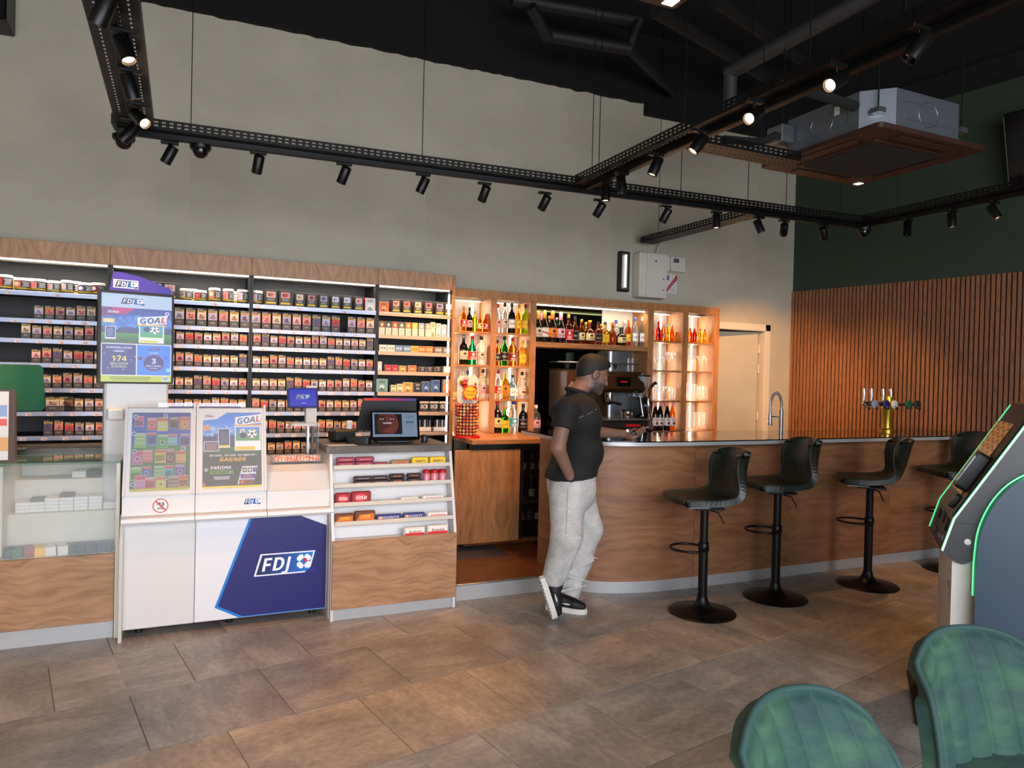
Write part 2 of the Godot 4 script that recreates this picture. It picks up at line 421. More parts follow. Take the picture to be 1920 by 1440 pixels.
	c.rect(276, 130, 232, 230, W); c.grad(286, 138, 212, 130, Color(0.2, 0.55, 0.95), Color(0.3, 0.6, 0.25)); c.ball(430, 200, 42); c.ball(345, 180, 26); c.disc(350, 215, 28, Color(0.08, 0.1, 0.4)); c.rect(298, 282, 180, 30, W); c.rect(286, 322, 170, 34, Color(0.92, 0.78, 0.12))
	c.goal(280, 30, 76)
	c.text("UN GOAL, UN PARI, UN OBJECTIF :", 262, 410, 25, W, 0.2, true); c.text("GAGNER", 255, 456, 46, Color(0.98, 0.75, 0.2), 0.25, true, 1.25)
	c.poly([10, 530, 32, 508, 54, 530, 32, 552], Color(0.6, 0.65, 0.7)); c.text("PARIONS", 66, 528, 40, W, 0, false, 1.05); c.rect(66, 538, 196, 34, Color(0.35, 0.6, 0.15)); c.text("SPORT", 74, 570, 36, Color(0.05, 0.15, 0.08), 0, false, 1.4)
	c.lines(80, 596, 170, 2, 16, W, 7); c.lines(40, 650, 240, 4, 7, Color(0.35, 0.4, 0.4), 2); c.disc(14, 662, 16, Color(0.75, 0.4, 0.35))
	c.poly([340, 480, 490, 480, 440, 680, 284, 680], Color(0.1, 0.11, 0.16)); c.poly([342, 505, 478, 505, 438, 668, 298, 668], Color(0.85, 0.87, 0.92))
	for i in 3: c.rect(344 + i * 46, 520, 38, 40, Color(0.12, 0.16, 0.4)); c.disc(363 + i * 46, 540, 12, [Color(0.85, 0.85, 0.2), Color(0.9, 0.9, 0.95), Color(0.3, 0.4, 0.8)][i])
	c.rect(326, 578, 130, 40, Color(0.15, 0.2, 0.6)); c.lines(332, 586, 110, 2, 14, Color(0.95, 0.5, 0.4), 6); c.rect(314, 628, 128, 42, Color(0.5, 0.1, 0.1)); c.disc(340, 650, 14, Color(0.95, 0.4, 0.1))
	c.rect(0, 680, 512, 20, Color(0.95, 0.85, 0.05))
	# decorated cabinet doors (two of them side by side, 0.8 m by 0.62 m)
	R.doors = c.at(0, 860, 1024, 800)
	c.rect(0, 0, 1024, 800, Color(0.9, 0.9, 0.91))
	c.poly([398, 0, 1024, 0, 1024, 800, 330, 800, 146, 700], Color(0.0, 0.5, 0.85))
	c.poly([420, 0, 1024, 0, 1024, 792, 360, 792, 170, 690], Color(0.07, 0.06, 0.4))

	c.poly([800, 0, 1024, 0, 1024, 96], Color(0.9, 0.9, 0.91))
	c.fdj(440, 300, 180)
	R.fdj = c.at(1040, 860, 300, 120)
	c.rect(0, 0, 300, 120, Color(0.9, 0.9, 0.92)); c.fdj(10, 8, 104)
	R.small = c.at(1040, 990, 300, 220)
	c.grad(0, 0, 300, 220, Color(0.28, 0.3, 0.8), Color(0.35, 0.36, 0.85)); c.fdj(72, 70, 56); c.lines(120, 180, 70, 1, 8, W, 5)
	R.age = c.at(1350, 860, 130, 130)
	c.rect(0, 0, 130, 130, Color(0.9, 0.88, 0.87)); c.disc(65, 65, 62, Color(0.75, 0.1, 0.2)); c.disc(65, 65, 54, Color(0.93, 0.91, 0.9))
	c.text("-18", 64, 68, 46, Color(0.12, 0.12, 0.2), 0, true); c.text("ANS", 66, 98, 28, Color(0.12, 0.12, 0.2), 0, true); c.poly([24, 30, 32, 22, 108, 100, 100, 108], Color(0.75, 0.1, 0.2))
	# customer screen of the till: portrait picture and a column of lines
	R.pos = c.at(1490, 0, 540, 300)
	c.rect(0, 0, 540, 300, Color(0.5, 0.58, 0.68)); c.rect(24, 18, 330, 250, Color(0.06, 0.04, 0.05))
	c.disc(180, 130, 128, Color(0.36, 0.17, 0.13), 150.0); c.disc(230, 140, 80, Color(0.42, 0.2, 0.15), 120.0); c.disc(110, 150, 60, Color(0.3, 0.13, 0.1), 110.0)
	for q in [[110, 80], [236, 78]]: c.disc(q[0], q[1], 38, Color(0.2, 0.09, 0.08), 20.0); c.disc(q[0], q[1] + 2, 26, Color(0.85, 0.8, 0.75), 10.0); c.disc(q[0], q[1] + 2, 10, Color(0.1, 0.05, 0.05)); c.rect(q[0] - 40, q[1] - 34, 80, 8, Color(0.12, 0.06, 0.05))
	c.disc(176, 165, 34, Color(0.33, 0.15, 0.11), 24.0); c.disc(160, 172, 8, Color(0.15, 0.06, 0.05)); c.disc(192, 172, 8, Color(0.15, 0.06, 0.05)); c.disc(176, 222, 56, Color(0.5, 0.2, 0.17), 20.0); c.rect(124, 220, 104, 4, Color(0.2, 0.08, 0.07))
	c.text("souriez", 176, 140, 30, W, 0, true); c.rect(0, 0, 540, 18, Color(0.5, 0.58, 0.68)); c.rect(0, 268, 540, 32, Color(0.5, 0.58, 0.68)); c.rect(0, 0, 24, 300, Color(0.5, 0.58, 0.68)); c.rect(354, 0, 30, 300, Color(0.5, 0.58, 0.68))
	c.lines(390, 40, 120, 2, 16, Color(0.3, 0.37, 0.5), 6); c.lines(390, 110, 120, 2, 14, Color(0.15, 0.2, 0.32), 7); c.lines(400, 150, 110, 3, 26, Color(0.38, 0.45, 0.56), 4)
	R.glowbar = c.at(1490, 310, 540, 30)
	c.grad(0, 0, 270, 30, Color(0.95, 0.25, 0.12), Color(0.75, 0.1, 0.35), false); c.grad(270, 0, 270, 30, Color(0.75, 0.1, 0.35), Color(0.25, 0.22, 0.6), false)
	R.menu = c.at(1490, 350, 260, 270)
	c.rect(0, 0, 260, 270, Color(0.87, 0.83, 0.74)); c.rect(128, 0, 132, 270, Color(0.62, 0.68, 0.6))  # greenish half paints in the greenery reflected by the stand
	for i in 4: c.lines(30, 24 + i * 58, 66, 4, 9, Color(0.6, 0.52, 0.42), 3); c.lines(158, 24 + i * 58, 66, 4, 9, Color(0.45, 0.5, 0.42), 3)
	R.licence = c.at(1760, 350, 160, 220)
	c.rect(0, 0, 160, 220, Color(0.82, 0.8, 0.8)); c.rect(16, 16, 34, 56, Color(0.4, 0.42, 0.5)); c.lines(60, 170, 80, 3, 12, Color(0.6, 0.55, 0.58), 3)
	c.poly([0, 190, 150, 4, 160, 4, 160, 60, 10, 220, 0, 220], Color(0.65, 0.06, 0.18))
	for i in 7: c.text("LICENCE"[i], 12 + i * 19, 206 - i * 24, 26, Color(0.95, 0.85, 0.85))
	R.chups = c.at(1350, 1000, 200, 200)
	c.rect(0, 0, 200, 200, Color(0.85, 0.08, 0.08))
	for i in 10: c.disc(100 + cos(i * TAU / 10) * 74, 100 + sin(i * TAU / 10) * 74, 25, Color(0.96, 0.65, 0.08))
	c.disc(100, 100, 82, Color(0.98, 0.72, 0.1)); c.text("Chupa", 100, 96, 48, Color(0.88, 0.1, 0.08), 0, true); c.text("Chups", 100, 142, 48, Color(0.88, 0.1, 0.08), 0, true); c.disc(100, 36, 20, Color(0.5, 0.7, 0.15), 9.0)
	R.race = c.at(1560, 1000, 200, 260)     # rider emblem
	c.rect(0, 0, 200, 260, Color(0.9, 0.9, 0.86)); c.disc(110, 40, 20, Color(0.1, 0.14, 0.12)); c.poly([90, 60, 140, 56, 150, 120, 110, 130, 84, 104], Color(0.85, 0.06, 0.16)); c.poly([120, 110, 160, 150, 150, 160, 108, 128], Color(0.85, 0.06, 0.16)); c.poly([100, 120, 120, 120, 160, 240, 154, 244], Color(0.75, 0.3, 0.32))
	c.poly([20, 60, 76, 30, 84, 60, 40, 110, 20, 110], Color(0.12, 0.14, 0.14)); c.text("PMU", 30, 200, 54, Color(0.15, 0.2, 0.18), 0)
	R.leaflet = c.at(1040, 1220, 200, 300)
	c.rect(0, 0, 200, 300, Color(0.85, 0.83, 0.8)); c.rect(130, 60, 60, 50, Color(0.5, 0.6, 0.8)); c.rect(140, 120, 50, 30, Color(0.85, 0.25, 0.2)); c.lines(20, 30, 90, 12, 18, Color(0.55, 0.45, 0.4), 5); c.rect(120, 200, 80, 60, Color(0.85, 0.6, 0.3))
	R.ticket = c.at(1250, 1220, 400, 120)
	for i in 40: c.rect(i * 10, 0, 10, 120, Color(0.75, 0.35, 0.25).lerp(Color(0.95, 0.85, 0.75), fposmod(i * 0.37, 1.0)))
	for i in 30: c.disc(fposmod(i * 53.0, 400), fposmod(i * 31.0, 120), 14, Color(0.8, 0.2, 0.2).lerp(Color(0.95, 0.7, 0.3), fposmod(i * 0.29, 1.0)))
	R.racing = c.at(1250, 1350, 400, 300)    # wavy sand-coloured print on the kiosk screen
	c.rect(0, 0, 400, 300, Color(0.72, 0.5, 0.3))
	for i in 12:
		var q := []
		for j in 21: q.append(Vector2(j * 20, i * 26 + 8 * sin(j * 0.9 + i)))
		for j in 21: q.append(Vector2(400 - j * 20, i * 26 + 5 + 8 * sin((20 - j) * 0.9 + i)))
		c.polyv(q, Color(0.22, 0.14, 0.08))
	return ImageTexture.create_from_image(c.im)

const SWEETS := [["KINDER", 0.95, 0.95, 0.93, 0.85, 0.1, 0.12], ["KitKat", 0.6, 0.06, 0.1, 0.97, 0.95, 0.95], ["LION", 0.45, 0.25, 0.1, 0.98, 0.75, 0.1], ["BOUNTY", 0.2, 0.25, 0.55, 0.95, 0.85, 0.85], ["M&M's", 0.95, 0.8, 0.08, 0.3, 0.2, 0.12], ["SNICKERS", 0.22, 0.14, 0.14, 0.75, 0.72, 0.9], ["TWIX", 0.7, 0.5, 0.3, 0.8, 0.1, 0.12], ["MARS", 0.12, 0.09, 0.1, 0.9, 0.4, 0.15], ["BALISTO", 0.6, 0.2, 0.3, 0.95, 0.7, 0.6], ["bueno", 0.94, 0.92, 0.88, 0.55, 0.3, 0.2]]
func print_goods() -> ImageTexture:
	var c := Cv.new(2048, 1024)
	var pics := [Color(0.85, 0.2, 0.15), Color(0.8, 0.75, 0.82), Color(0.55, 0.08, 0.1), Color(0.9, 0.45, 0.3), Color(0.75, 0.72, 0.78), Color(0.85, 0.7, 0.5), Color(0.9, 0.55, 0.5), Color(0.35, 0.3, 0.45)]
	R.pack = []
	for k in 16:       # plain packs with warning pictures
		R.pack.append(c.at((k % 16) * 112, 0, 110, 180))
		var base: Color = [Color(0.25, 0.2, 0.16), Color(0.24, 0.23, 0.22)][k % 2]  # grey base and lighter lower third paint in the reflecting acrylic front
		c.rect(0, 0, 110, 180, base); c.rect(0, 0, 110, 22, Color(0.5, 0.46, 0.42)); c.rect(66, 2, 40, 16, Color(0.12, 0.12, 0.12))
		c.rect(4, 22, 102, 18, Color(0.92, 0.72, 0.2)); c.lines(12, 26, 80, 2, 7, Color(0.15, 0.1, 0.05), 4)
		var p: Color = pics[k % 8]
		c.rect(4, 40, 102, 72, p.lightened(0.45) if k % 3 else p); c.disc(40 + k * 7 % 40, 78, 26, p, 18.0); c.disc(64 - k * 5 % 30, 70, 13, p.darkened(0.5), 10.0); c.poly([10, 100, 50, 60 + k % 4 * 8, 96, 90, 80, 108], p.lerp(Color(0.3, 0.2, 0.35), 0.5))
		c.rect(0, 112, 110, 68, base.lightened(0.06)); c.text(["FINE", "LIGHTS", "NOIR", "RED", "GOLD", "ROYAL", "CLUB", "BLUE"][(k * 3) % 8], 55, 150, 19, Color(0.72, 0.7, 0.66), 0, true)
	R.tub = []
	for k in 8:        # tobacco tubs and pouches, warning on the front
		R.tub.append(c.at(k * 130, 190, 128, 150))
		c.rect(0, 0, 128, 150, Color(0.2, 0.17, 0.15)); c.rect(6, 10, 56, 90, pics[(k * 3) % 8]); c.disc(34, 50, 20, pics[(k * 3 + 2) % 8].lightened(0.3), 30.0); c.rect(62, 10, 60, 90, Color(0.05, 0.05, 0.05)); c.lines(66, 18, 50, 6, 13, Color(0.9, 0.9, 0.9), 5); c.rect(8, 104, 112, 18, Color(0.95, 0.8, 0.15)); c.lines(20, 110, 90, 1, 6, Color(0.2, 0.15, 0.05), 5)
	R.box = []
	for k in 8:       # square boxes with a picture
		R.box.append(c.at(1060 + k * 112, 190, 110, 150))
		var p2: Color = pics[(k * 5 + 1) % 8]
		c.rect(0, 0, 110, 150, Color(0.2, 0.18, 0.14)); c.rect(16, 16, 78, 60, p2.lightened(0.5)); c.disc(54, 46, 24, p2, 18.0); c.disc(40, 50, 10, p2.darkened(0.5)); c.lines(16, 84, 78, 3, 9, Color(0.75, 0.72, 0.68), 4); c.rect(14, 116, 82, 18, Color(0.92, 0.78, 0.12))
	R.rolls = []
	for k in 6:        # cigarette paper booklets
		R.rolls.append(c.at(k * 170, 350, 168, 90))
		c.rect(0, 0, 168, 90, [Color(0.88, 0.87, 0.84), Color(0.3, 0.5, 0.68), Color(0.9, 0.65, 0.15), Color(0.8, 0.4, 0.12), Color(0.4, 0.4, 0.4), Color(0.07, 0.07, 0.08)][k])
		c.text("OCB", 84, 64, 48, [Color(0.15, 0.12, 0.12), Color(0.85, 0.9, 0.95), Color(0.4, 0.2, 0.05), Color(0.95, 0.85, 0.75), Color(0.85, 0.85, 0.85), Color(0.85, 0.85, 0.83)][k], 0, true, 1.3)
		if k == 5: c.rect(0, 0, 168, 18, Color(0.7, 0.68, 0.64)); c.lines(50, 76, 70, 1, 4, Color(0.5, 0.5, 0.5), 3)
	R.sweet = []
	for k in SWEETS.size():
		R.sweet.append(c.at((k % 8) * 256, 450 + (k / 8) * 100, 254, 96))
		var s = SWEETS[k]; var a := Color(s[1], s[2], s[3]); var b := Color(s[4], s[5], s[6])
		c.rect(0, 0, 254, 96, a); c.rect(0, 0, 14, 96, a.darkened(0.3)); c.rect(240, 0, 14, 96, a.darkened(0.3))
		if k in [0, 9]: c.rect(14, 66, 226, 30, Color(0.85, 0.12, 0.1))
		if k == 2: c.poly([14, 96, 60, 30, 240, 20, 240, 96], Color(0.85, 0.45, 0.1))
		if k == 3: c.disc(40, 48, 26, Color(0.85, 0.6, 0.4))
		if k == 1: c.disc(120, 48, 84, Color(0.85, 0.2, 0.2), 36.0)
		c.text(s[0], 130, 66, 48 if s[0].length() < 7 else 36, b, 0.15, true)
	R.cube = []
	for k in 8:      # small cartons, pouches and bags on the accessory shelf
		R.cube.append(c.at(520 + k * 112, 550, 110, 96))
		var q: Color = [Color(0.42, 0.6, 0.62), Color(0.78, 0.62, 0.3), Color(0.2, 0.35, 0.6), Color(0.88, 0.45, 0.2), Color(0.86, 0.86, 0.84), Color(0.12, 0.12, 0.14), Color(0.75, 0.78, 0.6), Color(0.78, 0.12, 0.16)][k]
		c.rect(0, 0, 110, 96, q); c.disc(55, 60, 24, q.lightened(0.5), 16.0); c.lines(16, 14, 78, 2, 10, q.lightened(0.7) if q.v < 0.6 else q.darkened(0.5), 5); c.poly([20, 90, 50, 60, 90, 92], q.darkened(0.35))
	R.label = []
	var lc := [[0.9, 0.88, 0.8, 0.6, 0.1, 0.1, ""], [0.95, 0.75, 0.12, 0.2, 0.12, 0.05, "51"], [0.92, 0.5, 0.08, 0.2, 0.1, 0.05, ""], [0.93, 0.7, 0.72, 0.4, 0.2, 0.25, ""], [0.08, 0.08, 0.09, 0.8, 0.78, 0.7, "No.7"], [0.92, 0.86, 0.6, 0.25, 0.2, 0.1, ""], [0.82, 0.1, 0.1, 0.98, 0.95, 0.9, ""], [0.25, 0.6, 0.75, 0.95, 0.98, 1, ""], [0.85, 0.82, 0.72, 0.3, 0.25, 0.2, ""], [0.95, 0.94, 0.9, 0.15, 0.25, 0.6, "GIN"], [0.5, 0.06, 0.1, 0.95, 0.9, 0.8, ""], [0.96, 0.94, 0.88, 0.7, 0.2, 0.15, ""]]
	for k in 12:
		R.label.append(c.at(k * 130, 660, 128, 128))
		var s = lc[k]; var a := Color(s[0], s[1], s[2]); var b := Color(s[3], s[4], s[5])
		c.rect(0, 0, 128, 128, a); c.rect(0, 6, 128, 4, b); c.rect(0, 118, 128, 4, b)
		if s[6] != "": c.text(s[6], 64, 80, 40, b, 0, true)
		elif k == 0: c.poly([0, 40, 128, 84, 128, 104, 0, 60], Color(0.75, 0.08, 0.12))
		elif k == 11: c.disc(64, 88, 22, Color(0.6, 0.12, 0.15)); c.disc(88, 94, 14, Color(0.3, 0.5, 0.2)); c.lines(24, 24, 80, 3, 11, b, 5)
		else: c.disc(64, 46, 20, b); c.lines(20, 80, 88, 3, 12, b, 5)
	R.tagcard = c.at(1600, 660, 100, 60)
	c.rect(0, 0, 100, 60, Color(0.92, 0.86, 0.87)); c.lines(12, 12, 60, 1, 8, Color(0.4, 0.3, 0.35), 4); c.rect(40, 26, 50, 22, Color(0.75, 0.62, 0.66))
	R.cigar = []
	for k in 8:      # tall slim cartons with coloured tops
		R.cigar.append(c.at(k * 92, 800, 90, 170))
		c.rect(0, 0, 90, 170, Color(0.86, 0.83, 0.78)); c.rect(0, 0, 90, 80, [Color(0.45, 0.25, 0.18), Color(0.15, 0.16, 0.2), Color(0.72, 0.25, 0.15), Color(0.3, 0.35, 0.42), Color(0.85, 0.45, 0.12), Color(0.95, 0.72, 0.15), Color(0.5, 0.65, 0.8), Color(0.62, 0.6, 0.6)][k]); c.disc(45, 44, 22, Color(0.9, 0.8, 0.6)); c.lines(14, 96, 60, 5, 13, Color(0.6, 0.56, 0.5), 4)
	R.fabric = c.at(1720, 660, 300, 60)
	c.rect(0, 0, 300, 60, Color(0.03, 0.03, 0.035))
	return ImageTexture.create_from_image(c.im)

# ---------------------------------------------------------------- procedural surfaces
func fnl(s: int, freq: float, oct := 4, kind := FastNoiseLite.TYPE_SIMPLEX_SMOOTH) -> FastNoiseLite:
	var f := FastNoiseLite.new(); f.seed = s; f.frequency = freq; f.noise_type = kind
	f.fractal_octaves = oct; f.fractal_type = FastNoiseLite.FRACTAL_FBM; return f
func grain_image(w: int, h: int, s: int, ramp: Gradient) -> Image:     # timber, fibres along u, tiles by mirroring
	var im := Image.create_empty(w, h, false, Image.FORMAT_RGB8)
	var a := fnl(s, 0.006, 3); var b := fnl(s + 1, 0.05, 2); var d := fnl(s + 2, 0.012, 3)
	for y in h:
		for x in w:
			var xx := absf(x - w / 2.0); var yy := absf(y - h / 2.0)
			var wob := a.get_noise_2d(xx * 0.5, yy * 1.2) * 22.0
			var t := 0.5 + 0.42 * d.get_noise_2d(xx * 0.35, (yy + wob) * 7.0) + 0.16 * b.get_noise_2d(xx * 0.12, yy * 9.0) + 0.2 * a.get_noise_2d(xx * 0.9, yy * 3.0)
			im.set_pixel(x, y, ramp.sample(clampf(t, 0, 1)))
	return im
func cloud_image(w: int, s: int, ramp: Gradient, stretch := 1.0, fine := 0.25) -> Image:     # stone, plaster, velvet
	var im := Image.create_empty(w, w, false, Image.FORMAT_RGB8)
	var a := fnl(s, 0.008, 4); var b := fnl(s + 5, 0.09, 3); var d := fnl(s + 9, 0.02, 4)
	for y in w:
		for x in w:
			var t := 0.5 + 0.4 * a.get_noise_2d(x * stretch, y) + fine * b.get_noise_2d(x * stretch, y) + 0.25 * d.get_noise_2d(x * stretch * 0.7, y * 1.3)
			im.set_pixel(x, y, ramp.sample(clampf(t, 0, 1)))
	return im
func ramp(a: Array) -> Gradient:      # [offset, Color, ...]
	var g := Gradient.new(); var o := PackedFloat32Array(); var c := PackedColorArray()
	for i in range(0, a.size(), 2): o.append(a[i]); c.append(a[i + 1])
	g.offsets = o; g.colors = c; return g
func mk(called: String, c: Color, rough := 0.6, metal := 0.0, tex: Texture2D = null, sc := 1.0) -> StandardMaterial3D:
	var m := StandardMaterial3D.new(); m.resource_name = called; m.albedo_color = c; m.roughness = rough; m.metallic = metal
	if tex: m.albedo_texture = tex; m.uv1_scale = Vector3(sc, sc, sc)
	M[called] = m
	return m
func glow(called: String, c: Color, e: float) -> StandardMaterial3D:
	var m := mk(called, Color(0.9, 0.9, 0.9), 0.4)
	m.emission_enabled = true; m.emission = c; m.emission_energy_multiplier = e
	return m
func clear(called: String, c: Color, a: float, rough := 0.03) -> StandardMaterial3D:
	var m := mk(called, Color(c.r, c.g, c.b, a), rough)
	m.transparency = BaseMaterial3D.TRANSPARENCY_ALPHA
	return m
func liquid(called: String, c: Color, a := 0.06) -> StandardMaterial3D:
	var m := clear(called, c, a); m.refraction_enabled = true; m.refraction_scale = 0.04
	return m
func materials():
	var oak := ImageTexture.create_from_image(grain_image(768, 384, 3, ramp([0.0, Color(0.5, 0.385, 0.285), 0.3, Color(0.6, 0.475, 0.36), 0.55, Color(0.665, 0.535, 0.415), 1.0, Color(0.735, 0.61, 0.48)])))
	var stone := ImageTexture.create_from_image(cloud_image(512, 11, ramp([0.0, Color(0.46, 0.44, 0.415), 0.4, Color(0.565, 0.54, 0.51), 0.65, Color(0.63, 0.605, 0.57), 1.0, Color(0.73, 0.7, 0.66)]), 0.6))
	var plaster := ImageTexture.create_from_image(cloud_image(256, 21, ramp([0.0, Color(0.9, 0.9, 0.9), 1.0, Color(1, 1, 1)]), 1.0, 0.1))
	var velv := ImageTexture.create_from_image(cloud_image(384, 31, ramp([0.0, Color(0.2, 0.36, 0.38), 0.45, Color(0.3, 0.47, 0.43), 0.62, Color(0.4, 0.54, 0.44), 1.0, Color(0.56, 0.66, 0.5)]), 0.5, 0.08))
	var cloth := ImageTexture.create_from_image(cloud_image(256, 41, ramp([0.0, Color(0.8, 0.8, 0.8), 1.0, Color(1, 1, 1)]), 1.0, 0.5))
	mk("oak", Color(1.0, 0.94, 0.88), 0.5, 0.0, oak, 0.8)
	mk("oak_bar", Color(0.86, 0.74, 0.64), 0.5, 0.0, oak, 0.55)
	mk("oak_warm", Color(1.0, 0.86, 0.68), 0.5, 0.0, oak, 0.8)
	mk("laminate", Color(0.72, 0.52, 0.36), 0.32, 0.0, oak, 0.9)
	mk("slat", Color(0.84, 0.7, 0.6), 0.5, 0.0, oak, 1.3)
	mk("tile", Color(1, 1, 1), 0.42, 0.0, stone, 0.55)
	mk("tile_b", Color(0.93, 0.92, 0.92), 0.4, 0.0, stone, 0.7)
	mk("tile_c", Color(1.05, 1.0, 0.95), 0.45, 0.0, stone, 0.62)
	mk("grout", Color(0.52, 0.48, 0.44), 0.9)
	mk("stonetop", Color(0.62, 0.58, 0.55), 0.45, 0.0, stone, 1.0)
	mk("beige", Color(0.74, 0.715, 0.64), 0.85, 0.0, plaster, 0.5)
	mk("green", Color(0.175, 0.235, 0.175), 0.7, 0.0, plaster, 0.5)
	mk("black", Color(0.035, 0.035, 0.04), 0.5)
	mk("flock", Color(0.03, 0.03, 0.034), 0.95)
	mk("blackmetal", Color(0.055, 0.05, 0.05), 0.38, 0.4)
	mk("tray", Color(0.075, 0.068, 0.068), 0.42, 0.5)
	mk("greypipe", Color(0.2, 0.2, 0.21), 0.5)
	mk("white", Color(0.86, 0.85, 0.84), 0.35)
	mk("offwhite", Color(0.8, 0.78, 0.74), 0.5)
	mk("cream", Color(0.83, 0.8, 0.74), 0.6)
	mk("kick", Color(0.72, 0.72, 0.72), 0.35, 0.3)
	mk("chrome", Color(0.85, 0.85, 0.86), 0.12, 1.0)
	mk("steel", Color(0.6, 0.62, 0.64), 0.32, 0.9)
	mk("galva", Color(0.5, 0.52, 0.55), 0.4, 0.75)
	mk("brass", Color(0.72, 0.6, 0.2), 0.25, 0.8)
	mk("bartop", Color(0.02, 0.02, 0.022), 0.08)
	mk("gloss", Color(0.02, 0.02, 0.022), 0.12)
	mk("brownmat", Color(0.22, 0.14, 0.1), 0.5)
	mk("leather", Color(0.075, 0.105, 0.075), 0.36)
	mk("stitch", Color(0.42, 0.4, 0.3), 0.7)
	var v := mk("velvet", Color(0.44, 0.56, 0.54), 0.75, 0.0, velv, 2.2); v.rim_enabled = true; v.rim = 0.25; v.rim_tint = 0.7
	var vd := mk("velvet_dark", Color(0.14, 0.26, 0.24), 0.8); vd.rim_enabled = true; vd.rim = 0.4; vd.rim_tint = 0.7
	mk("mirror", Color(0.12, 0.14, 0.09), 0.06, 0.9)
	mk("grey", Color(0.33, 0.33, 0.34), 0.45)
	mk("darkgrey", Color(0.13, 0.135, 0.14), 0.38)
	mk("teal", Color(0.1, 0.2, 0.27), 0.38)
	mk("termgreen", Color(0.02, 0.35, 0.24), 0.35)
	mk("carton", Color(0.36, 0.28, 0.25), 0.7)
	mk("navy", Color(0.12, 0.11, 0.42), 0.4)
	mk("purple", Color(0.2, 0.08, 0.65), 0.4)
	mk("lip_cool", Color(0.62, 0.66, 0.76), 0.35, 0.3)  # blue-grey tint carries the window daylight reflected by the shelf lips
	mk("lip_warm", Color(0.72, 0.62, 0.52), 0.4, 0.2)
	mk("skin", Color(0.36, 0.22, 0.165), 0.55)
	M.skin.vertex_color_use_as_albedo = true
	M.skin.albedo_color = Color(1, 1, 1)
	mk("hair", Color(0.05, 0.045, 0.048), 0.7)
	mk("shirt", Color(0.05, 0.048, 0.055), 0.85, 0.0, cloth, 3.0)
	mk("denim", Color(0.8, 0.79, 0.77), 0.85, 0.0, cloth, 3.0)
	mk("rubber", Color(0.86, 0.84, 0.8), 0.6)
	mk("shoe", Color(0.035, 0.035, 0.042), 0.6)
	mk("paper", Color(0.88, 0.86, 0.84), 0.7)
	mk("red", Color(0.72, 0.06, 0.08), 0.4)
	mk("beans", Color(0.14, 0.06, 0.04), 0.5)
	clear("pane", Color(0.9, 0.96, 0.94), 0.1)
	clear("greenpane", Color(0.55, 0.75, 0.68), 0.3)
	clear("darkpane", Color(0.05, 0.05, 0.06), 0.35)
	clear("acrylic", Color(0.9, 0.92, 0.95), 0.16, 0.08)
	clear("glass", Color(0.95, 0.97, 0.97), 0.12)
	for q in [["g_clear", 0.92, 0.95, 0.95], ["g_green", 0.12, 0.5, 0.1], ["g_lime", 0.65, 0.85, 0.1], ["g_amber", 0.85, 0.42, 0.06], ["g_gold", 0.95, 0.72, 0.2], ["g_whisky", 0.75, 0.28, 0.05], ["g_red", 0.65, 0.04, 0.03], ["g_orange", 0.98, 0.35, 0.03], ["g_yellow", 0.98, 0.8, 0.05], ["g_blue", 0.6, 0.82, 0.9], ["g_mint", 0.02, 0.55, 0.22]]:
		liquid(q[0], Color(q[1], q[2], q[3]))
	mk("g_black", Color(0.03, 0.025, 0.025), 0.08)
	mk("g_wine", Color(0.06, 0.05, 0.03), 0.08)
	mk("cap_gold", Color(0.75, 0.55, 0.2), 0.35, 0.6)
	mk("cap_orange", Color(0.9, 0.4, 0.08), 0.4)
	mk("cap_pink", Color(0.9, 0.55, 0.6), 0.4, 0.3)
	mk("cap_blue", Color(0.15, 0.25, 0.6), 0.4)
	mk("cap_dark", Color(0.08, 0.07, 0.07), 0.4)
	mk("syrup", Color(0.06, 0.03, 0.02), 0.1)
	glow("led", Color(1, 0.93, 0.84), 5.0)
	glow("led_soft", Color(1, 0.95, 0.9), 2.2)
	glow("bulb", Color(1, 0.82, 0.6), 14.0)
	glow("led_glint_green", Color(0.05, 0.9, 0.55), 1.1)
	glow("lampwhite", Color(1, 0.95, 0.85), 1.2)
	var pa := print_posters(); var pb := print_goods()
	mk("poster", Color(1, 1, 1), 0.4, 0.0, pa)
	mk("goods", Color(1, 1, 1), 0.5, 0.0, pb)
	var s := mk("screen", Color(0.25, 0.25, 0.25), 0.25, 0.0, pa)
	s.emission_enabled = true; s.emission = Color(1, 1, 1); s.emission_texture = pa; s.emission_operator = BaseMaterial3D.EMISSION_OP_MULTIPLY; s.emission_energy_multiplier = 0.75
	var s2 := s.duplicate(); s2.emission_energy_multiplier = 0.45; M.backlit = s2

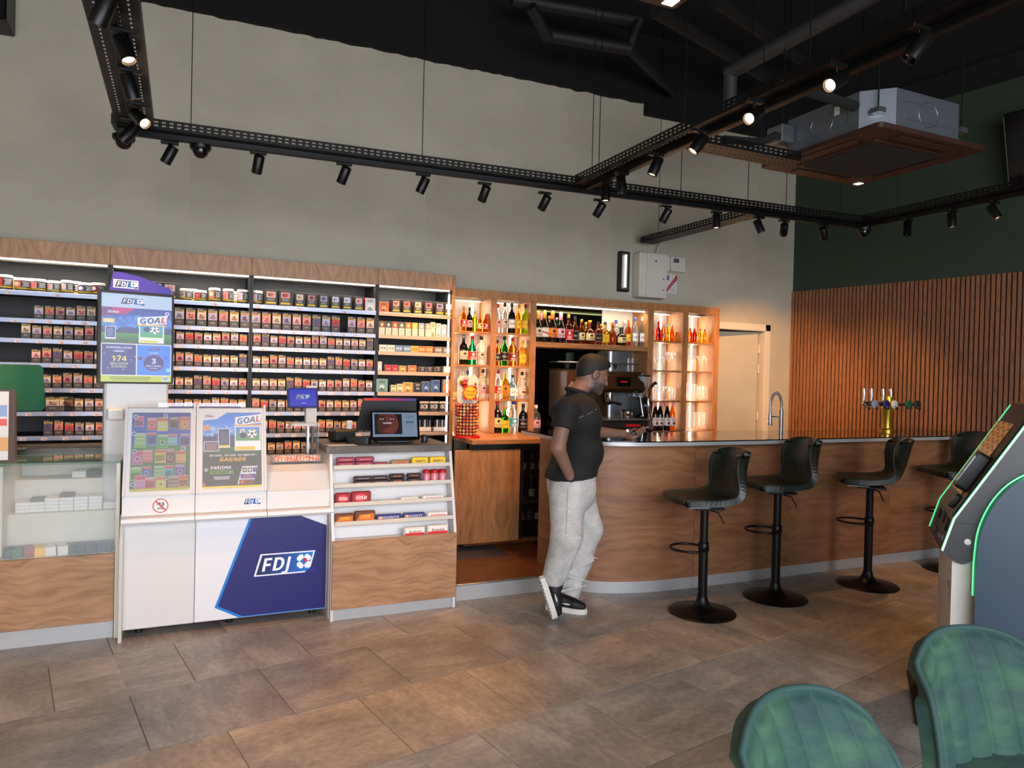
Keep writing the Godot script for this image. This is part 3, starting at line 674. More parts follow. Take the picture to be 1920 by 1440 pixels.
# ---------------------------------------------------------------- camera, sky, daylight, room
var RW := Transform3D()      # frame of the right-hand wall: x along it towards the street, z into the room
func area_light(called: String, at: Vector3, look: Vector3, w: float, h: float, c: Color, e: float, parent = null) -> AreaLight3D:
	var l := AreaLight3D.new(); l.name = called
	(parent if parent else self).add_child(l, true)
	l.area_size = Vector2(w, h); l.light_color = c; l.light_energy = e; l.shadow_enabled = true; l.area_range = 30.0
	var up := Vector3.UP if absf(look.normalized().y) < 0.95 else Vector3.BACK
	l.transform = Transform3D(Basis.looking_at(look, up), at)
	return l
func stage():
	CAM = Basis(ground(Vector3(1, 0, 0)), ground(Vector3(0, 1, 0)), -ground(Vector3(0, 0, 1)))
	var cam := Camera3D.new(); cam.name = "camera"; add_child(cam)
	cam.transform = Transform3D(CAM, EYE); cam.keep_aspect = Camera3D.KEEP_HEIGHT
	cam.fov = rad_to_deg(2.0 * atan(720.0 / F)); cam.near = 0.05; cam.far = 100.0; cam.current = true
	var env := Environment.new()
	var sky := Sky.new(); var sm := ProceduralSkyMaterial.new()
	sm.sky_top_color = Color(0.55, 0.68, 0.88); sm.sky_horizon_color = Color(0.86, 0.9, 0.95)
	sm.ground_bottom_color = Color(0.42, 0.41, 0.39); sm.ground_horizon_color = Color(0.7, 0.7, 0.68); sm.sun_angle_max = 0.0
	sm.energy_multiplier = 1.6
	sky.sky_material = sm
	env.background_mode = Environment.BG_SKY; env.sky = sky
	env.ambient_light_source = Environment.AMBIENT_SOURCE_DISABLED
	env.tonemap_mode = Environment.TONE_MAPPER_LINEAR; env.tonemap_exposure = 1.0
	env.sdfgi_enabled = true; env.ssao_enabled = true; env.ssil_enabled = true
	var we := WorldEnvironment.new(); we.name = "environment"; we.environment = env; add_child(we)
	# daylight through the shop front behind the viewer
	area_light("daylight", Vector3(0.9, 2.0, 2.7), Vector3(0.05, -0.08, -1), 6.6, 3.2, Color(0.95, 0.965, 1.0), 54.0)
	var a := deg_to_rad(11.5)
	RW = Transform3D(Basis(Vector3(sin(a), 0, cos(a)), Vector3.UP, Vector3(-cos(a), 0, sin(a))), Vector3(6.58, 0, ZW))

func room():
	# floor slab and single tiles, half-bond, laid parallel to the right-hand wall
	var fl := struct("floor", bxm(-3.1, 8.7, -0.2, -0.004, -8.2, 3.0), M.grout)
	var an := 0.19045
	var U := Vector3(cos(an), 0, -sin(an)); var V := Vector3(-sin(an), 0, -cos(an))
	var shapes := []
	for k in 9:
		var b := MB.new(); b.uvo = Vector2(k * 0.37, k * 0.61); b.swap = k % 2 == 1
		b.box(Vector3(0, -0.006, 0), Vector3(0.5962, 0.012, 0.5962), 0.0012)
		shapes.append(b.mesh([M.tile, M.tile_b, M.tile_c][(k * 2) % 3]))
	var i := 0
	for r in range(-3, 13):
		for k in range(-8, 18):
			var q: Vector3 = U * (0.2073 + 0.302 * r + (k + 0.5) * 0.6 - 0.6 * floor(r / 2.0)) + V * (4.4218 - (r + 0.5) * 0.6)
			var lim: float = 6.6 + 0.2034 * (q.z + 6.45)
			if q.x < -2.7 or q.x > lim - 0.3 or q.z > 2.4 or q.z < -5.05: continue
			if q.z > -0.9 and (i % 1 == 1): continue
			var o := part(fl, "tile", shapes[absi(r * 5 + k * 3) % 9], null, q)
			o.rotation.y = an + PI * (k % 2)
			i += 1
	struct("ceiling", bxm(-3.1, 8.7, 5.2, 5.4, -6.7, 3.0), M.flock)
	# back wall with the doorway
	var w := MB.new()
	w.bx(-3.1, 5.36, 0, 4.6, ZW - 0.2, ZW); w.bx(6.17, 6.7, 0, 4.6, ZW - 0.2, ZW); w.bx(5.36, 6.17, 2.16, 4.6, ZW - 0.2, ZW); w.bx(5.36, 6.17, 0, 0.09, ZW - 0.2, ZW)
	struct("wall_back", w, M.beige)
	# black sprayed insulation above, with its ragged lower edge
	var p := PackedVector2Array([Vector2(6.75, 5.2), Vector2(-3.1, 5.2)])
	var nz := fnl(7, 1.6, 3)
	var x := -3.1
	while x < 4.39:
		p.append(Vector2(x, 4.455 + 0.006 * (x + 1.0) + 0.02 * nz.get_noise_1d(x * 3.0))); x += 0.06
	p.append(Vector2(4.39, 4.5)); p.append(Vector2(4.39, 4.37)); p.append(Vector2(6.75, 4.4))
	struct("wall_upper", prismm(p, 0.22, Transform3D(Basis(), Vector3(0, 0, ZW - 0.16))), M.flock)
	# right wall
	struct("wall_right", prismm(PackedVector2Array([Vector2(-0.3, 0), Vector2(9.6, 0), Vector2(9.6, 4.5), Vector2(-0.3, 4.5)]), 0.2, RW * Transform3D(Basis(), Vector3(0, 0, -0.2))), M.green)
	struct("wall_right_upper", prismm(PackedVector2Array([Vector2(-0.3, 4.5), Vector2(9.6, 4.5), Vector2(9.6, 5.2), Vector2(-0.3, 5.2)]), 0.24, RW * Transform3D(Basis(), Vector3(0, 0, -0.2))), M.flock)
	struct("wall_left", bxm(-3.1, -2.9, 0, 5.2, ZW, 2.8), M.beige)
	var fr := MB.new()
	fr.bx(-3.1, -2.5, 0, 5.2, 2.8, 3.0); fr.bx(4.3, 8.7, 0, 5.2, 2.8, 3.0); fr.bx(-2.5, 4.3, 3.6, 5.2, 2.8, 3.0); fr.bx(-2.5, 4.3, -0.1, 0.35, 2.8, 3.0)
	struct("wall_front", fr, M.beige)
	var win := struct("window_1", bxm(-2.5, 4.3, 0.35, 0.42, 2.84, 2.96), M.blackmetal)
	for k in 5:
		part(win, "mullion", bxm(-2.5 + k * 1.685, -2.44 + k * 1.685, 0.42, 3.6, 2.84, 2.96), M.blackmetal)
		if k < 4: part(win, "pane", bxm(-2.44 + k * 1.685, -0.815 + k * 1.685, 0.42, 3.6, 2.89, 2.9), M.pane)
	# slatted cladding of the right wall, each slat a piece
	var cl := Node3D.new(); cl.name = "wall_cladding"; add_child(cl); cl.set_meta("kind", "structure"); cl.transform = RW
	part(cl, "backing", bxm(0.0, 4.2, 0.11, 2.64, 0.0, 0.008), M.black)
	var sl := []
	for k in 5:
		var b := MB.new(); b.swap = true; b.uvo = Vector2(k * 0.7, k * 0.23); b.bx(-0.0145, 0.0145, 0.11, 2.645, 0.008, 0.026, 0.001); sl.append(b.mesh(M.slat))
	for k in 95: part(cl, "slat", sl[k * 3 % 5], null, Vector3(0.022 + 0.04397 * k, 0, 0))
	# doorway: frame, leaf standing ajar, dark store room behind
	var t := MB.new()
	t.bx(6.155, 6.235, 0.11, 2.235, ZW - 0.1, ZW + 0.018, 0.004); t.bx(5.26, 5.34, 0.11, 2.235, ZW - 0.1, ZW + 0.018, 0.004); t.bx(5.26, 6.235, 2.155, 2.235, ZW - 0.1, ZW + 0.018, 0.004)
	struct("trim_1", t, M.cream)
	var d := Node3D.new(); d.name = "door_1"; add_child(d); d.set_meta("kind", "structure")
	d.position = Vector3(6.135, 0.115, ZW - 0.06); d.rotation.y = deg_to_rad(-14)
	part(d, "leaf", bxm(-0.79, -0.012, 0.008, 2.03, -0.04, 0.0, 0.003), M.beige)
	for hy in [0.25, 1.05, 1.6, 1.84]: part(d, "hinge", cylm(Vector3(0.0, hy - 0.05, 0.0), Vector3(0.0, hy + 0.05, 0.0), 0.011, 8), M.cream)
	part(d, "handle", tubem([Vector3(-0.72, 1.0, 0.0), Vector3(-0.72, 1.0, 0.045), Vector3(-0.62, 1.0, 0.05)], 0.009, 6), M.steel)
	var s := MB.new(); s.bx(4.9, 6.8, 0, 2.6, -8.2, -8.1); s.bx(4.8, 4.9, 0, 2.6, -8.2, ZW - 0.2); s.bx(6.8, 6.9, 0, 2.6, -8.2, ZW - 0.2); s.bx(4.8, 6.9, 2.6, 2.7, -8.2, ZW - 0.2)
	struct("wall_store", s, M.grey)
	# raised floor behind the counters
	var pf := struct("floor_raised", prismm(pl([-2.9, -6.44, -2.9, -5.3, 1.72, -5.3, 1.72, -4.665, 2.62, -4.665, 2.62, -4.97, 6.8, -4.97, 6.56, -6.44]), 0.098, Transform3D(Basis(Vector3.RIGHT, Vector3(0, 0, 1), Vector3(0, -1, 0)), Vector3(0, 0.098, 0)) ), M.grey)
	var pk := []
	for k in 4:
		var b := MB.new(); b.uvo = Vector2(k * 0.55, k * 0.31); b.box(Vector3.ZERO, Vector3(0.695, 0.012, 0.1235), 0.001); pk.append(b.mesh(M.laminate))
	for r in 12:
		for k in 3:
			if r > 4 and k == 0: continue
			part(pf, "plank", pk[(r * 3 + k) % 4], null, Vector3(2.07 + (k if r % 2 else k - 0.5) * 0.697 - (0.0 if r % 2 else -0.35), 0.104, -4.735 - r * 0.1245))
	part(pf, "plank", bxm(2.8, 6.5, 0.098, 0.11, -6.1, -4.98), M.laminate)
	struct("baseboard_step", bxm(1.72, 2.7, 0, 0.104, -4.664, -4.652, 0.002), M.kick)
	struct("trim_2", bxm(1.72, 2.62, 0.104, 0.116, -4.672, -4.646, 0.004), M.steel)

# ---------------------------------------------------------------- tobacco display
const LEV := [2.085, 1.893, 1.752, 1.582, 1.405, 1.237, 1.063, 0.893, 0.72]
const PIC := ["bright red", "pale mauve", "dark red", "orange", "light grey", "sandy", "pink", "violet-grey"]
const ORD := ["top", "second", "third", "fourth", "fifth", "sixth", "seventh", "eighth", "ninth"]
var bays := ["bay behind the glass counter", "bay behind the portrait screen", "long bay behind the till", "narrow bay at the right end"]
func shelf_unit(k: int, x0: float, x1: float):
	var t := thing("tobacco_shelf", ["wall bay of tobacco shelves with oak fascia behind the glass counter", "wall bay of tobacco shelves half hidden by the portrait screen", "wide wall bay of tobacco shelves behind the till and lottery stand", "narrow end bay of accessory shelves beside the back bar"][k], "shelf", Vector3(x0, 0.11, ZW), 0.0, "tobacco wall shelving")
	var w := x1 - x0; var y0 := -0.11
	part(t, "back_panel", bxm(0.004, w - 0.004, 0.02, 2.32, 0.005, 0.02), M.black)
	for sx in [0.0, w - 0.018]: part(t, "side_panel", bxm(sx + 0.001, sx + 0.017, 0.0, 2.3, 0.02, 0.42), M.black)
	part(t, "fascia", bxm(0.001, w - 0.001, 2.2, 2.335, 0.425, 0.45, 0.002, true), M.oak)
	part(t, "top_panel", bxm(0.001, w - 0.001, 2.317, 2.335, 0.005, 0.424, 0.002), M.oak)
	part(t, "soffit", bxm(0.018, w - 0.018, 2.2, 2.212, 0.2, 0.424), M.offwhite)
	part(t, "plinth", bxm(0.001, w - 0.001, 0.0, 0.5, 0.02, 0.38), M.black)
	part(t, "led_strip", bxm(0.02, w - 0.02, 2.189, 2.199, 0.4, 0.424), M.led_soft)
	area_light("shelf_light", Vector3(x0 + w / 2, 2.29, -6.05), Vector3(0, -1, -0.25), w - 0.04, 0.03, Color(1, 0.95, 0.88), 0.55 if k < 3 else 0.7)
	if k == 3:
		part(t, "end_panel", bxm(w + 0.001, w + 0.026, 0.0, 2.335, 0.005, 0.45, 0.002, true), M.oak_warm)
		part(t, "led_strip", bxm(w - 0.034, w - 0.02, 0.75, 2.16, 0.424, 0.436), M.led_soft)
	for i in 9:
		var y: float = LEV[i] + y0
		var sh := part(t, "shelf", bxm(0.02, w - 0.02, y - 0.012, y, 0.025, 0.432), M.black)
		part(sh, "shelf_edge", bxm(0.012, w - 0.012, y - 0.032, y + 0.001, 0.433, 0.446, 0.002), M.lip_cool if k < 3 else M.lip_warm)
		if k < 3 and i < 8:
			var x := 0.05 + fposmod(i * 0.37 + k * 0.2, 0.1)
			var step: float = 0.13 if i > 1 else (0.1 if i == 1 else 0.33)
			if k == 0 and i > 0: x = maxf(x, [0, 0.42, 0.31, 0.4, 0.4, 0.51, 0.48, 0.7][i] + 0.03)
			while x < w - 0.06:
				part(sh, "price_tag", price, null, Vector3(x, y - 0.02, 0.447)); x += step * (0.85 + 0.3 * rng.randf())
var price: ArrayMesh
var packs := []
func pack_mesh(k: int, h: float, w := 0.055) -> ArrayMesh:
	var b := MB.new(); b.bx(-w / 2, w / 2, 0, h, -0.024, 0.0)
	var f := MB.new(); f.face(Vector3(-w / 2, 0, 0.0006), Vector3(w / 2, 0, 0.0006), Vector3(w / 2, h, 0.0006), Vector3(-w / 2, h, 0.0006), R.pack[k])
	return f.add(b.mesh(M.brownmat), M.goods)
func pack_row(lev: int, bay: int, x0: float, x1: float, tall := 0.0):
	var x := x0 + 0.03
	var z := -6.03
	var j := lev * 5 + bay * 3
	while x < x1 - 0.02:
		var v := absi(j * 7 + int(j / 2) * 3) % 16
		var h := 0.094 if tall == 0.0 else tall
		if tall == 0.0 and (j % 7) in [2, 3]: h = 0.108
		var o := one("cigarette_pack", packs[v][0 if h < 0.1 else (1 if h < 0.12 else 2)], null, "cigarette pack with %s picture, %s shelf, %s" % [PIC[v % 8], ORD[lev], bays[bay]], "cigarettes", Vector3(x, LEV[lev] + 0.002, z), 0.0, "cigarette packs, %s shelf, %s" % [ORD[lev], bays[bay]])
		x += 0.0645 if tall == 0.0 else 0.078
		j += 1
func tub(px: float, k: int, r: float, h: float, lid: Material, zz := -6.1):
	var p := pz(px, 560, zz)
	var t := thing("tobacco_tub", "%s lidded round tobacco tub with %s picture on the top tobacco shelf" % [["large", "small"][int(r < 0.046)], PIC[(k * 3) % 8]], "tub", Vector3(p.x, LEV[0], zz), 0.0, "round tobacco tubs on the top shelf")
	var b := MB.new()
	var A := []; var B := []; var N := []
	for i in 25:
		var an := PI * (0.0 + i / 24.0); A.append(Vector3(-r * cos(an), 0.004, r * sin(an))); B.append(Vector3(-r * cos(an), h, r * sin(an))); N.append(Vector3(-cos(an), 0, sin(an)))
	for i in 24:
		var q: Rect2 = R.tub[k % 8]; var u0 := q.position.x + q.size.x * i / 24.0; var u1 := q.position.x + q.size.x * (i + 1) / 24.0
		b.put(A[i], N[i], Vector2(u0, q.end.y)); b.put(B[i + 1], N[i + 1], Vector2(u1, q.position.y)); b.put(A[i + 1], N[i + 1], Vector2(u1, q.end.y))
		b.put(A[i], N[i], Vector2(u0, q.end.y)); b.put(B[i], N[i], Vector2(u0, q.position.y)); b.put(B[i + 1], N[i + 1], Vector2(u1, q.position.y))
	part(t, "wrapper", b, M.goods)
	part(t, "body", lathem([Vector2(0, 0), Vector2(r * 0.985, 0), Vector2(r * 0.985, h), Vector2(0, h)], 18), M.brownmat)
	part(t, "lid", lathem([Vector2(0, h), Vector2(r * 1.05, h), Vector2(r * 1.05, h + 0.014), Vector2(r * 0.95, h + 0.02), Vector2(0, h + 0.02)], 18), lid)
func carton(called: String, label: String, cat: String, group: String, at: Vector3, w: float, h: float, d: float, r: Rect2, m: Material, turn := 0.0) -> Node3D:
	var b := MB.new(); b.bx(-w / 2, w / 2, 0, h, -d, 0, 0.002)
	var f := MB.new(); f.face(Vector3(-w / 2 + 0.001, 0.001, 0.0006), Vector3(w / 2 - 0.001, 0.001, 0.0006), Vector3(w / 2 - 0.001, h - 0.001, 0.0006), Vector3(-w / 2 + 0.001, h - 0.001, 0.0006), r)
	return one(called, f.add(b.mesh(m), M.goods), null, label, cat, at, turn, group)
func tobacco():
	var pb := MB.new(); pb.bx(-0.018, 0.018, -0.011, 0.011, 0, 0.001)
	var pf := MB.new(); pf.face(Vector3(-0.018, -0.011, 0.0015), Vector3(0.018, -0.011, 0.0015), Vector3(0.018, 0.011, 0.0015), Vector3(-0.018, 0.011, 0.0015), R.tagcard)
	price = pf.add(pb.mesh(M.paper), M.goods)
	for k in 16: packs.append([pack_mesh(k, 0.094), pack_mesh(k, 0.108), pack_mesh(k, 0.135, 0.066)])
	var xs := [-1.55, -0.521, 0.455, 1.461, 2.128]
	for k in 4: shelf_unit(k, xs[k], xs[k + 1])
	# packs, shelf by shelf
	var starts := [0, 61, 37, 57, 57, 120, 82]
	for l in range(1, 7): pack_row(l, 0, pz(starts[l], 640, -6.0).x, xs[1] - 0.01)
	for q in [98, 124]:
		var p := pz(q, 760, -6.02)
		carton("cigarette_box", "wide cigarette box with portrait warning picture, sixth shelf behind the glass counter", "cigarettes", "wide cigarette boxes", Vector3(p.x, LEV[5] + 0.002, -6.03), 0.088, 0.105, 0.03, R.pack[5], M.brownmat)
	for l in range(2, 7): pack_row(l, 1, xs[1] + 0.12 if l < 6 else xs[1] + 0.25, xs[2] - 0.02)
	for l in range(2, 8): pack_row(l, 2, xs[2] + 0.02 if l < 7 else xs[2] + 0.08, xs[3] - 0.02)
	pack_row(1, 1, pz(328, 600, -6).x, xs[2] - 0.01, 0.135)
	pack_row(1, 2, xs[2] + 0.01, xs[3] - 0.28, 0.135); pack_row(1, 2, xs[3] - 0.24, xs[3] - 0.01, 0.135)
	pack_row(7, 1, xs[2] - 0.25, xs[2] - 0.02)
	# top shelf: tubs and boxes
	var i := 0
	for q in [[8, 0.05, 0.09], [42, 0.05, 0.075], [72, 0.05, 0.075], [101, 0.042, 0.07], [126, 0.04, 0.08], [160, 0.045, 0.07], [184, 0.045, 0.075], [348, 0.042, 0.075], [376, 0.042, 0.07], [402, 0.042, 0.095], [428, 0.04, 0.095], [455, 0.042, 0.095], [482, 0.04, 0.095], [225, 0.045, 0.08], [258, 0.045, 0.08]]:
		tub(q[0], i, q[1], q[2], M.offwhite if i % 3 else M.cream); i += 1
	for q in [30, 60, 140, 360, 445]: tub(q, i, 0.045, 0.09, M.offwhite, -6.24); i += 1
	i = 0
	for q in [[292, 0.1], [318, 0.1], [508, 0.1], [535, 0.1], [562, 0.075], [584, 0.075], [607, 0.075], [629, 0.075], [651, 0.075], [673, 0.075], [743, 0.075], [763, 0.075], [784, 0.075], [804, 0.075], [825, 0.08], [842, 0.08]]:
		var p := pz(q[0], 570, -6.03)
		carton("tobacco_box", "dark square tobacco box with %s picture on the top tobacco shelf" % PIC[(i * 5 + 1) % 8], "box", "square boxes on the top tobacco shelf", Vector3(p.x, LEV[0] + 0.001, -6.03), q[1], 0.125 if q[1] > 0.09 else 0.115, 0.1, R.box[i % 8], M.brownmat); i += 1
	carton("tobacco_box", "red and white lidded tobacco box on the top tobacco shelf", "box", "", Vector3(pz(694, 575, -6.03).x, LEV[0] + 0.001, -6.03), 0.088, 0.11, 0.1, R.cube[4], M.red)
	carton("tobacco_box", "small orange tobacco box on the top shelf beside the red one", "box", "", Vector3(pz(720, 575, -6.03).x, LEV[0] + 0.001, -6.03), 0.085, 0.085, 0.09, R.cube[3], M.cap_orange)
	# end bay
	for k in 8: carton("cigar_carton", "slim cream carton with %s top on the second shelf of the end bay" % ["brown", "black", "brick red", "slate", "orange", "yellow", "light blue", "grey"][k], "carton", "slim cartons in the end bay", Vector3(pz(716 + k * 12.4, 620, -6.03).x, LEV[1] + 0.001, -6.03), 0.05, 0.115, 0.03, R.cigar[k], M.cream)
	for k in 4: carton("lighter_carton", ["cream flat carton with brown oval print, second shelf of the end bay", "cream flat carton with a lighter drawing, second shelf of the end bay", "pale carton with pink lid, second shelf of the end bay", "dark red carton at the end of the second accessory shelf"][k], "carton", "flat cartons in the end bay", Vector3(pz(813 + k * 10.5, 620, -6.03).x, LEV[1] + 0.001, -6.05), 0.046, 0.13 - k * 0.008, 0.03, R.cube[[6, 4, 4, 7][k]], M.cream if k < 3 else M.red)
	var pap := [[718, 0], [733, 0], [748, 1], [763, 1], [777, 2], [791, 3], [805, 3], [822, 4], [838, 4]]
	for q in pap: carton("paper_carton", "%s carton of cigarette papers on the third accessory shelf" % ["white", "blue", "yellow", "orange", "grey"][q[1]], "carton", "cartons of cigarette papers", Vector3(pz(q[0], 660, -6.03).x, LEV[2] + 0.001, -6.03), 0.066, 0.055, 0.1, R.rolls[q[1]], M.offwhite)
	var d4 := [[712, 4, 0.035, 0.08], [728, 7, 0.05, 0.055], [741, 7, 0.05, 0.055], [755, 1, 0.06, 0.05], [773, 3, 0.075, 0.055], [792, 5, 0.06, 0.045], [806, 5, 0.06, 0.045], [822, 5, 0.05, 0.05], [838, 4, 0.06, 0.055]]
	var w4 := ["white lighter box", "red round-printed lighter pack", "red round-printed lighter pack", "ochre filter box", "bright orange filter box", "dark filter box", "dark filter box", "black filter box", "white filter bag"]
	for k in 9: carton("filter_box", "%s on the fourth accessory shelf" % w4[k], "box", "filter boxes", Vector3(pz(d4[k][0], 695, -6.03).x, LEV[3] + 0.001, -6.03), d4[k][2], d4[k][3], 0.06, R.cube[d4[k][1]], M.offwhite)
	var d5 := [[716, 0, 0.1, 0.11], [738, 6, 0.05, 0.06], [750, 6, 0.055, 0.07], [765, 1, 0.085, 0.085], [783, 5, 0.07, 0.08], [799, 2, 0.07, 0.095], [817, 2, 0.075, 0.11], [838, 3, 0.07, 0.115]]
	var w5 := ["pale teal bag", "olive sachet", "olive pouch with a leaf print", "straw-coloured paper box", "black twin box", "light blue twin box", "blue pouch with a shell print", "orange and yellow pouch"]
	for k in 8: carton("sachet", "%s on the fifth accessory shelf" % w5[k], "pouch", "pouches in the end bay", Vector3(pz(d5[k][0], 735, -6.03).x, LEV[4] + 0.001, -6.03), d5[k][2], d5[k][3], 0.05, R.cube[d5[k][1]], M.offwhite)
	for k in 3: carton("paper_carton", "black display carton of cigarette papers with large white letters", "carton", "black paper cartons", Vector3(pz(795 + k * 18.5, 770, -6.03).x, LEV[5] + 0.001, -6.03), 0.086, 0.09, 0.12, R.rolls[5], M.black)
	for k in 2:
		var p := pz(800 + k * 28, 805, -6.0)
		var t := thing("lighter_tray", "white tray of upright lighters on the lowest visible accessory shelf", "lighters", Vector3(p.x, LEV[6] + 0.001, -6.08), 0.0, "lighter trays")
		part(t, "tray", bxm(-0.058, 0.058, 0, 0.035, -0.03, 0.03, 0.002), M.white)
		for j in 5: part(t, "lighter", bxm(-0.048 + j * 0.023, -0.032 + j * 0.023, 0.036, 0.1, -0.01, 0.008, 0.003), [M.steel, M.black, M.white, M.carton, M.steel][(j + k) % 5])
	one("magazine", bxm(-0.14, 0.14, 0, 0.012, -0.1, 0.1), M.lip_cool, "blue-grey magazine lying on the bottom accessory shelf", "magazine", Vector3(pz(825, 835, -6.1).x, LEV[7] + 0.002, -6.12), 0.2)

# ---------------------------------------------------------------- counters on the left
func vitrine():
	var t := thing("glass_counter", "glass-fronted display counter with oak lower panel left of the lottery stand", "counter", Vector3(-1.6, 0, -5.32))
	# local: x 0..1.262, z 0..0.62 (front)
	part(t, "plinth", bxm(0.02, 1.235, 0.0, 0.1, 0.02, 0.6), M.kick)
	part(t, "front_panel", bxm(0.0, 1.238, 0.1, 0.493, 0.602, 0.622, 0.002), M.oak)
	for x in [0.0, 1.24]: part(t, "side_panel", bxm(x, x + 0.022, 0.0, 1.015, 0.0, 0.625, 0.002), M.cream)
	part(t, "divider", bxm(0.665, 0.685, 0.5, 1.0, 0.02, 0.56), M.cream)
	part(t, "back_panel", bxm(0.022, 1.238, 0.1, 1.01, 0.02, 0.036), M.cream)
	part(t, "base_shelf", bxm(0.022, 1.238, 0.47, 0.49, 0.04, 0.6), M.cream)
	part(t, "step", bxm(0.022, 1.238, 0.49, 0.71, 0.24, 0.43, 0.002), M.cream)
	part(t, "step", bxm(0.022, 1.238, 0.49, 0.88, 0.04, 0.238, 0.002), M.cream)
	part(t, "glass_front", bxm(0.024, 1.238, 0.495, 1.012, 0.607, 0.615), M.pane)
	part(t, "glass_top", bxm(0.0, 1.262, 1.017, 1.027, 0.06, 0.64), M.greenpane)
	part(t, "worktop", bxm(0.0, 1.262, 1.017, 1.05, -0.25, 0.055, 0.003), M.stonetop)
	# boxes inside
	for k in 7:
		var p := pz(45 + k * 27, 960, -4.98)
		var n: int = [3, 4, 4, 5, 4, 4, 2][k]
		for j in n: one("card_pack", bxm(-0.036, 0.036, 0, 0.019, -0.045, 0.045, 0.002), M.carton if (j == n - 1 and k in [1, 3]) else M.paper, "flat %s box in a stack on the middle step inside the glass counter" % ("brown" if (j == n - 1 and k in [1, 3]) else "white"), "box", Vector3(p.x, 0.711 + j * 0.02, -4.98), 0.0, "stacked boxes in the glass counter")
	for q in [[150, 0.075, 0.04, M.paper, "white"], [178, 0.06, 0.045, M.black, "black"], [208, 0.07, 0.06, M.paper, "taller white"]]:
		one("gift_box", bxm(-q[1] / 2, q[1] / 2, 0, q[2], -0.05, 0.05, 0.002), q[3], "%s box on the upper step inside the glass counter" % q[4], "box", Vector3(pz(q[0], 900, -5.16).x, 0.881, -5.16))
	var bc := [["dark green", Color(0.05, 0.2, 0.08), 18], ["green", Color(0.1, 0.35, 0.14), 31], ["crimson", Color(0.6, 0.06, 0.16), 54], ["yellow", Color(0.95, 0.7, 0.08), 73], ["white", Color(0.88, 0.86, 0.83), 93], ["white", Color(0.88, 0.86, 0.83), 116], ["black", Color(0.06, 0.06, 0.07), 136], ["black", Color(0.06, 0.06, 0.07), 151], ["black", Color(0.06, 0.06, 0.07), 167], ["navy", Color(0.08, 0.09, 0.26), 188], ["navy", Color(0.08, 0.09, 0.26), 205]]
	for q in bc:
		var m: StandardMaterial3D = M.get("bc_" + q[0]) if M.has("bc_" + q[0]) else mk("bc_" + q[0], q[1], 0.4)
		one("accessory_box", bxm(-0.026, 0.026, 0, 0.05, -0.05, 0.05, 0.002), m, "%s box lying on the bottom of the glass counter" % q[0], "box", Vector3(pz(q[2], 1035, -4.8).x, 0.491, -4.8), 0.25, "boxes at the bottom of the glass counter")
	# on top: terminal seen from behind, leaflet stand
	var g := thing("till_terminal", "green-backed terminal screen tilted on the glass counter", "terminal", Vector3(-0.98, 1.051, -5.2), 0.35)
	part(g, "foot", bxm(-0.09, 0.09, 0, 0.02, -0.09, 0.09, 0.006), M.darkgrey)
	part(g, "stem", bxm(-0.03, 0.03, 0.02, 0.26, -0.03, 0.0, 0.008), M.carton)
	var T := rotx(-0.28, Vector3(0, 0.37, 0.01))
	part(g, "screen_back", prismm(rrect(0.36, 0.29, 0.03), 0.03, T, true), M.termgreen)
	var s := thing("leaflet_stand", "brown cardboard leaflet stand at the end of the glass counter", "stand", Vector3(-0.965, 1.028, -4.86), 0.12)
	part(s, "easel", prismm(pl([0, 0, 0.2, 0, 0.075, 0.36, 0.0, 0.4]), 0.14, Transform3D(Basis(Vector3(0, 0, -1), Vector3.UP, Vector3.RIGHT), Vector3(-0.05, 0, 0.09))), M.carton)
	part(s, "leaflet", facem(0.16, 0.38, R.leaflet, Transform3D(Basis(), Vector3(-0.02, 0.2, 0.096))), M.poster)

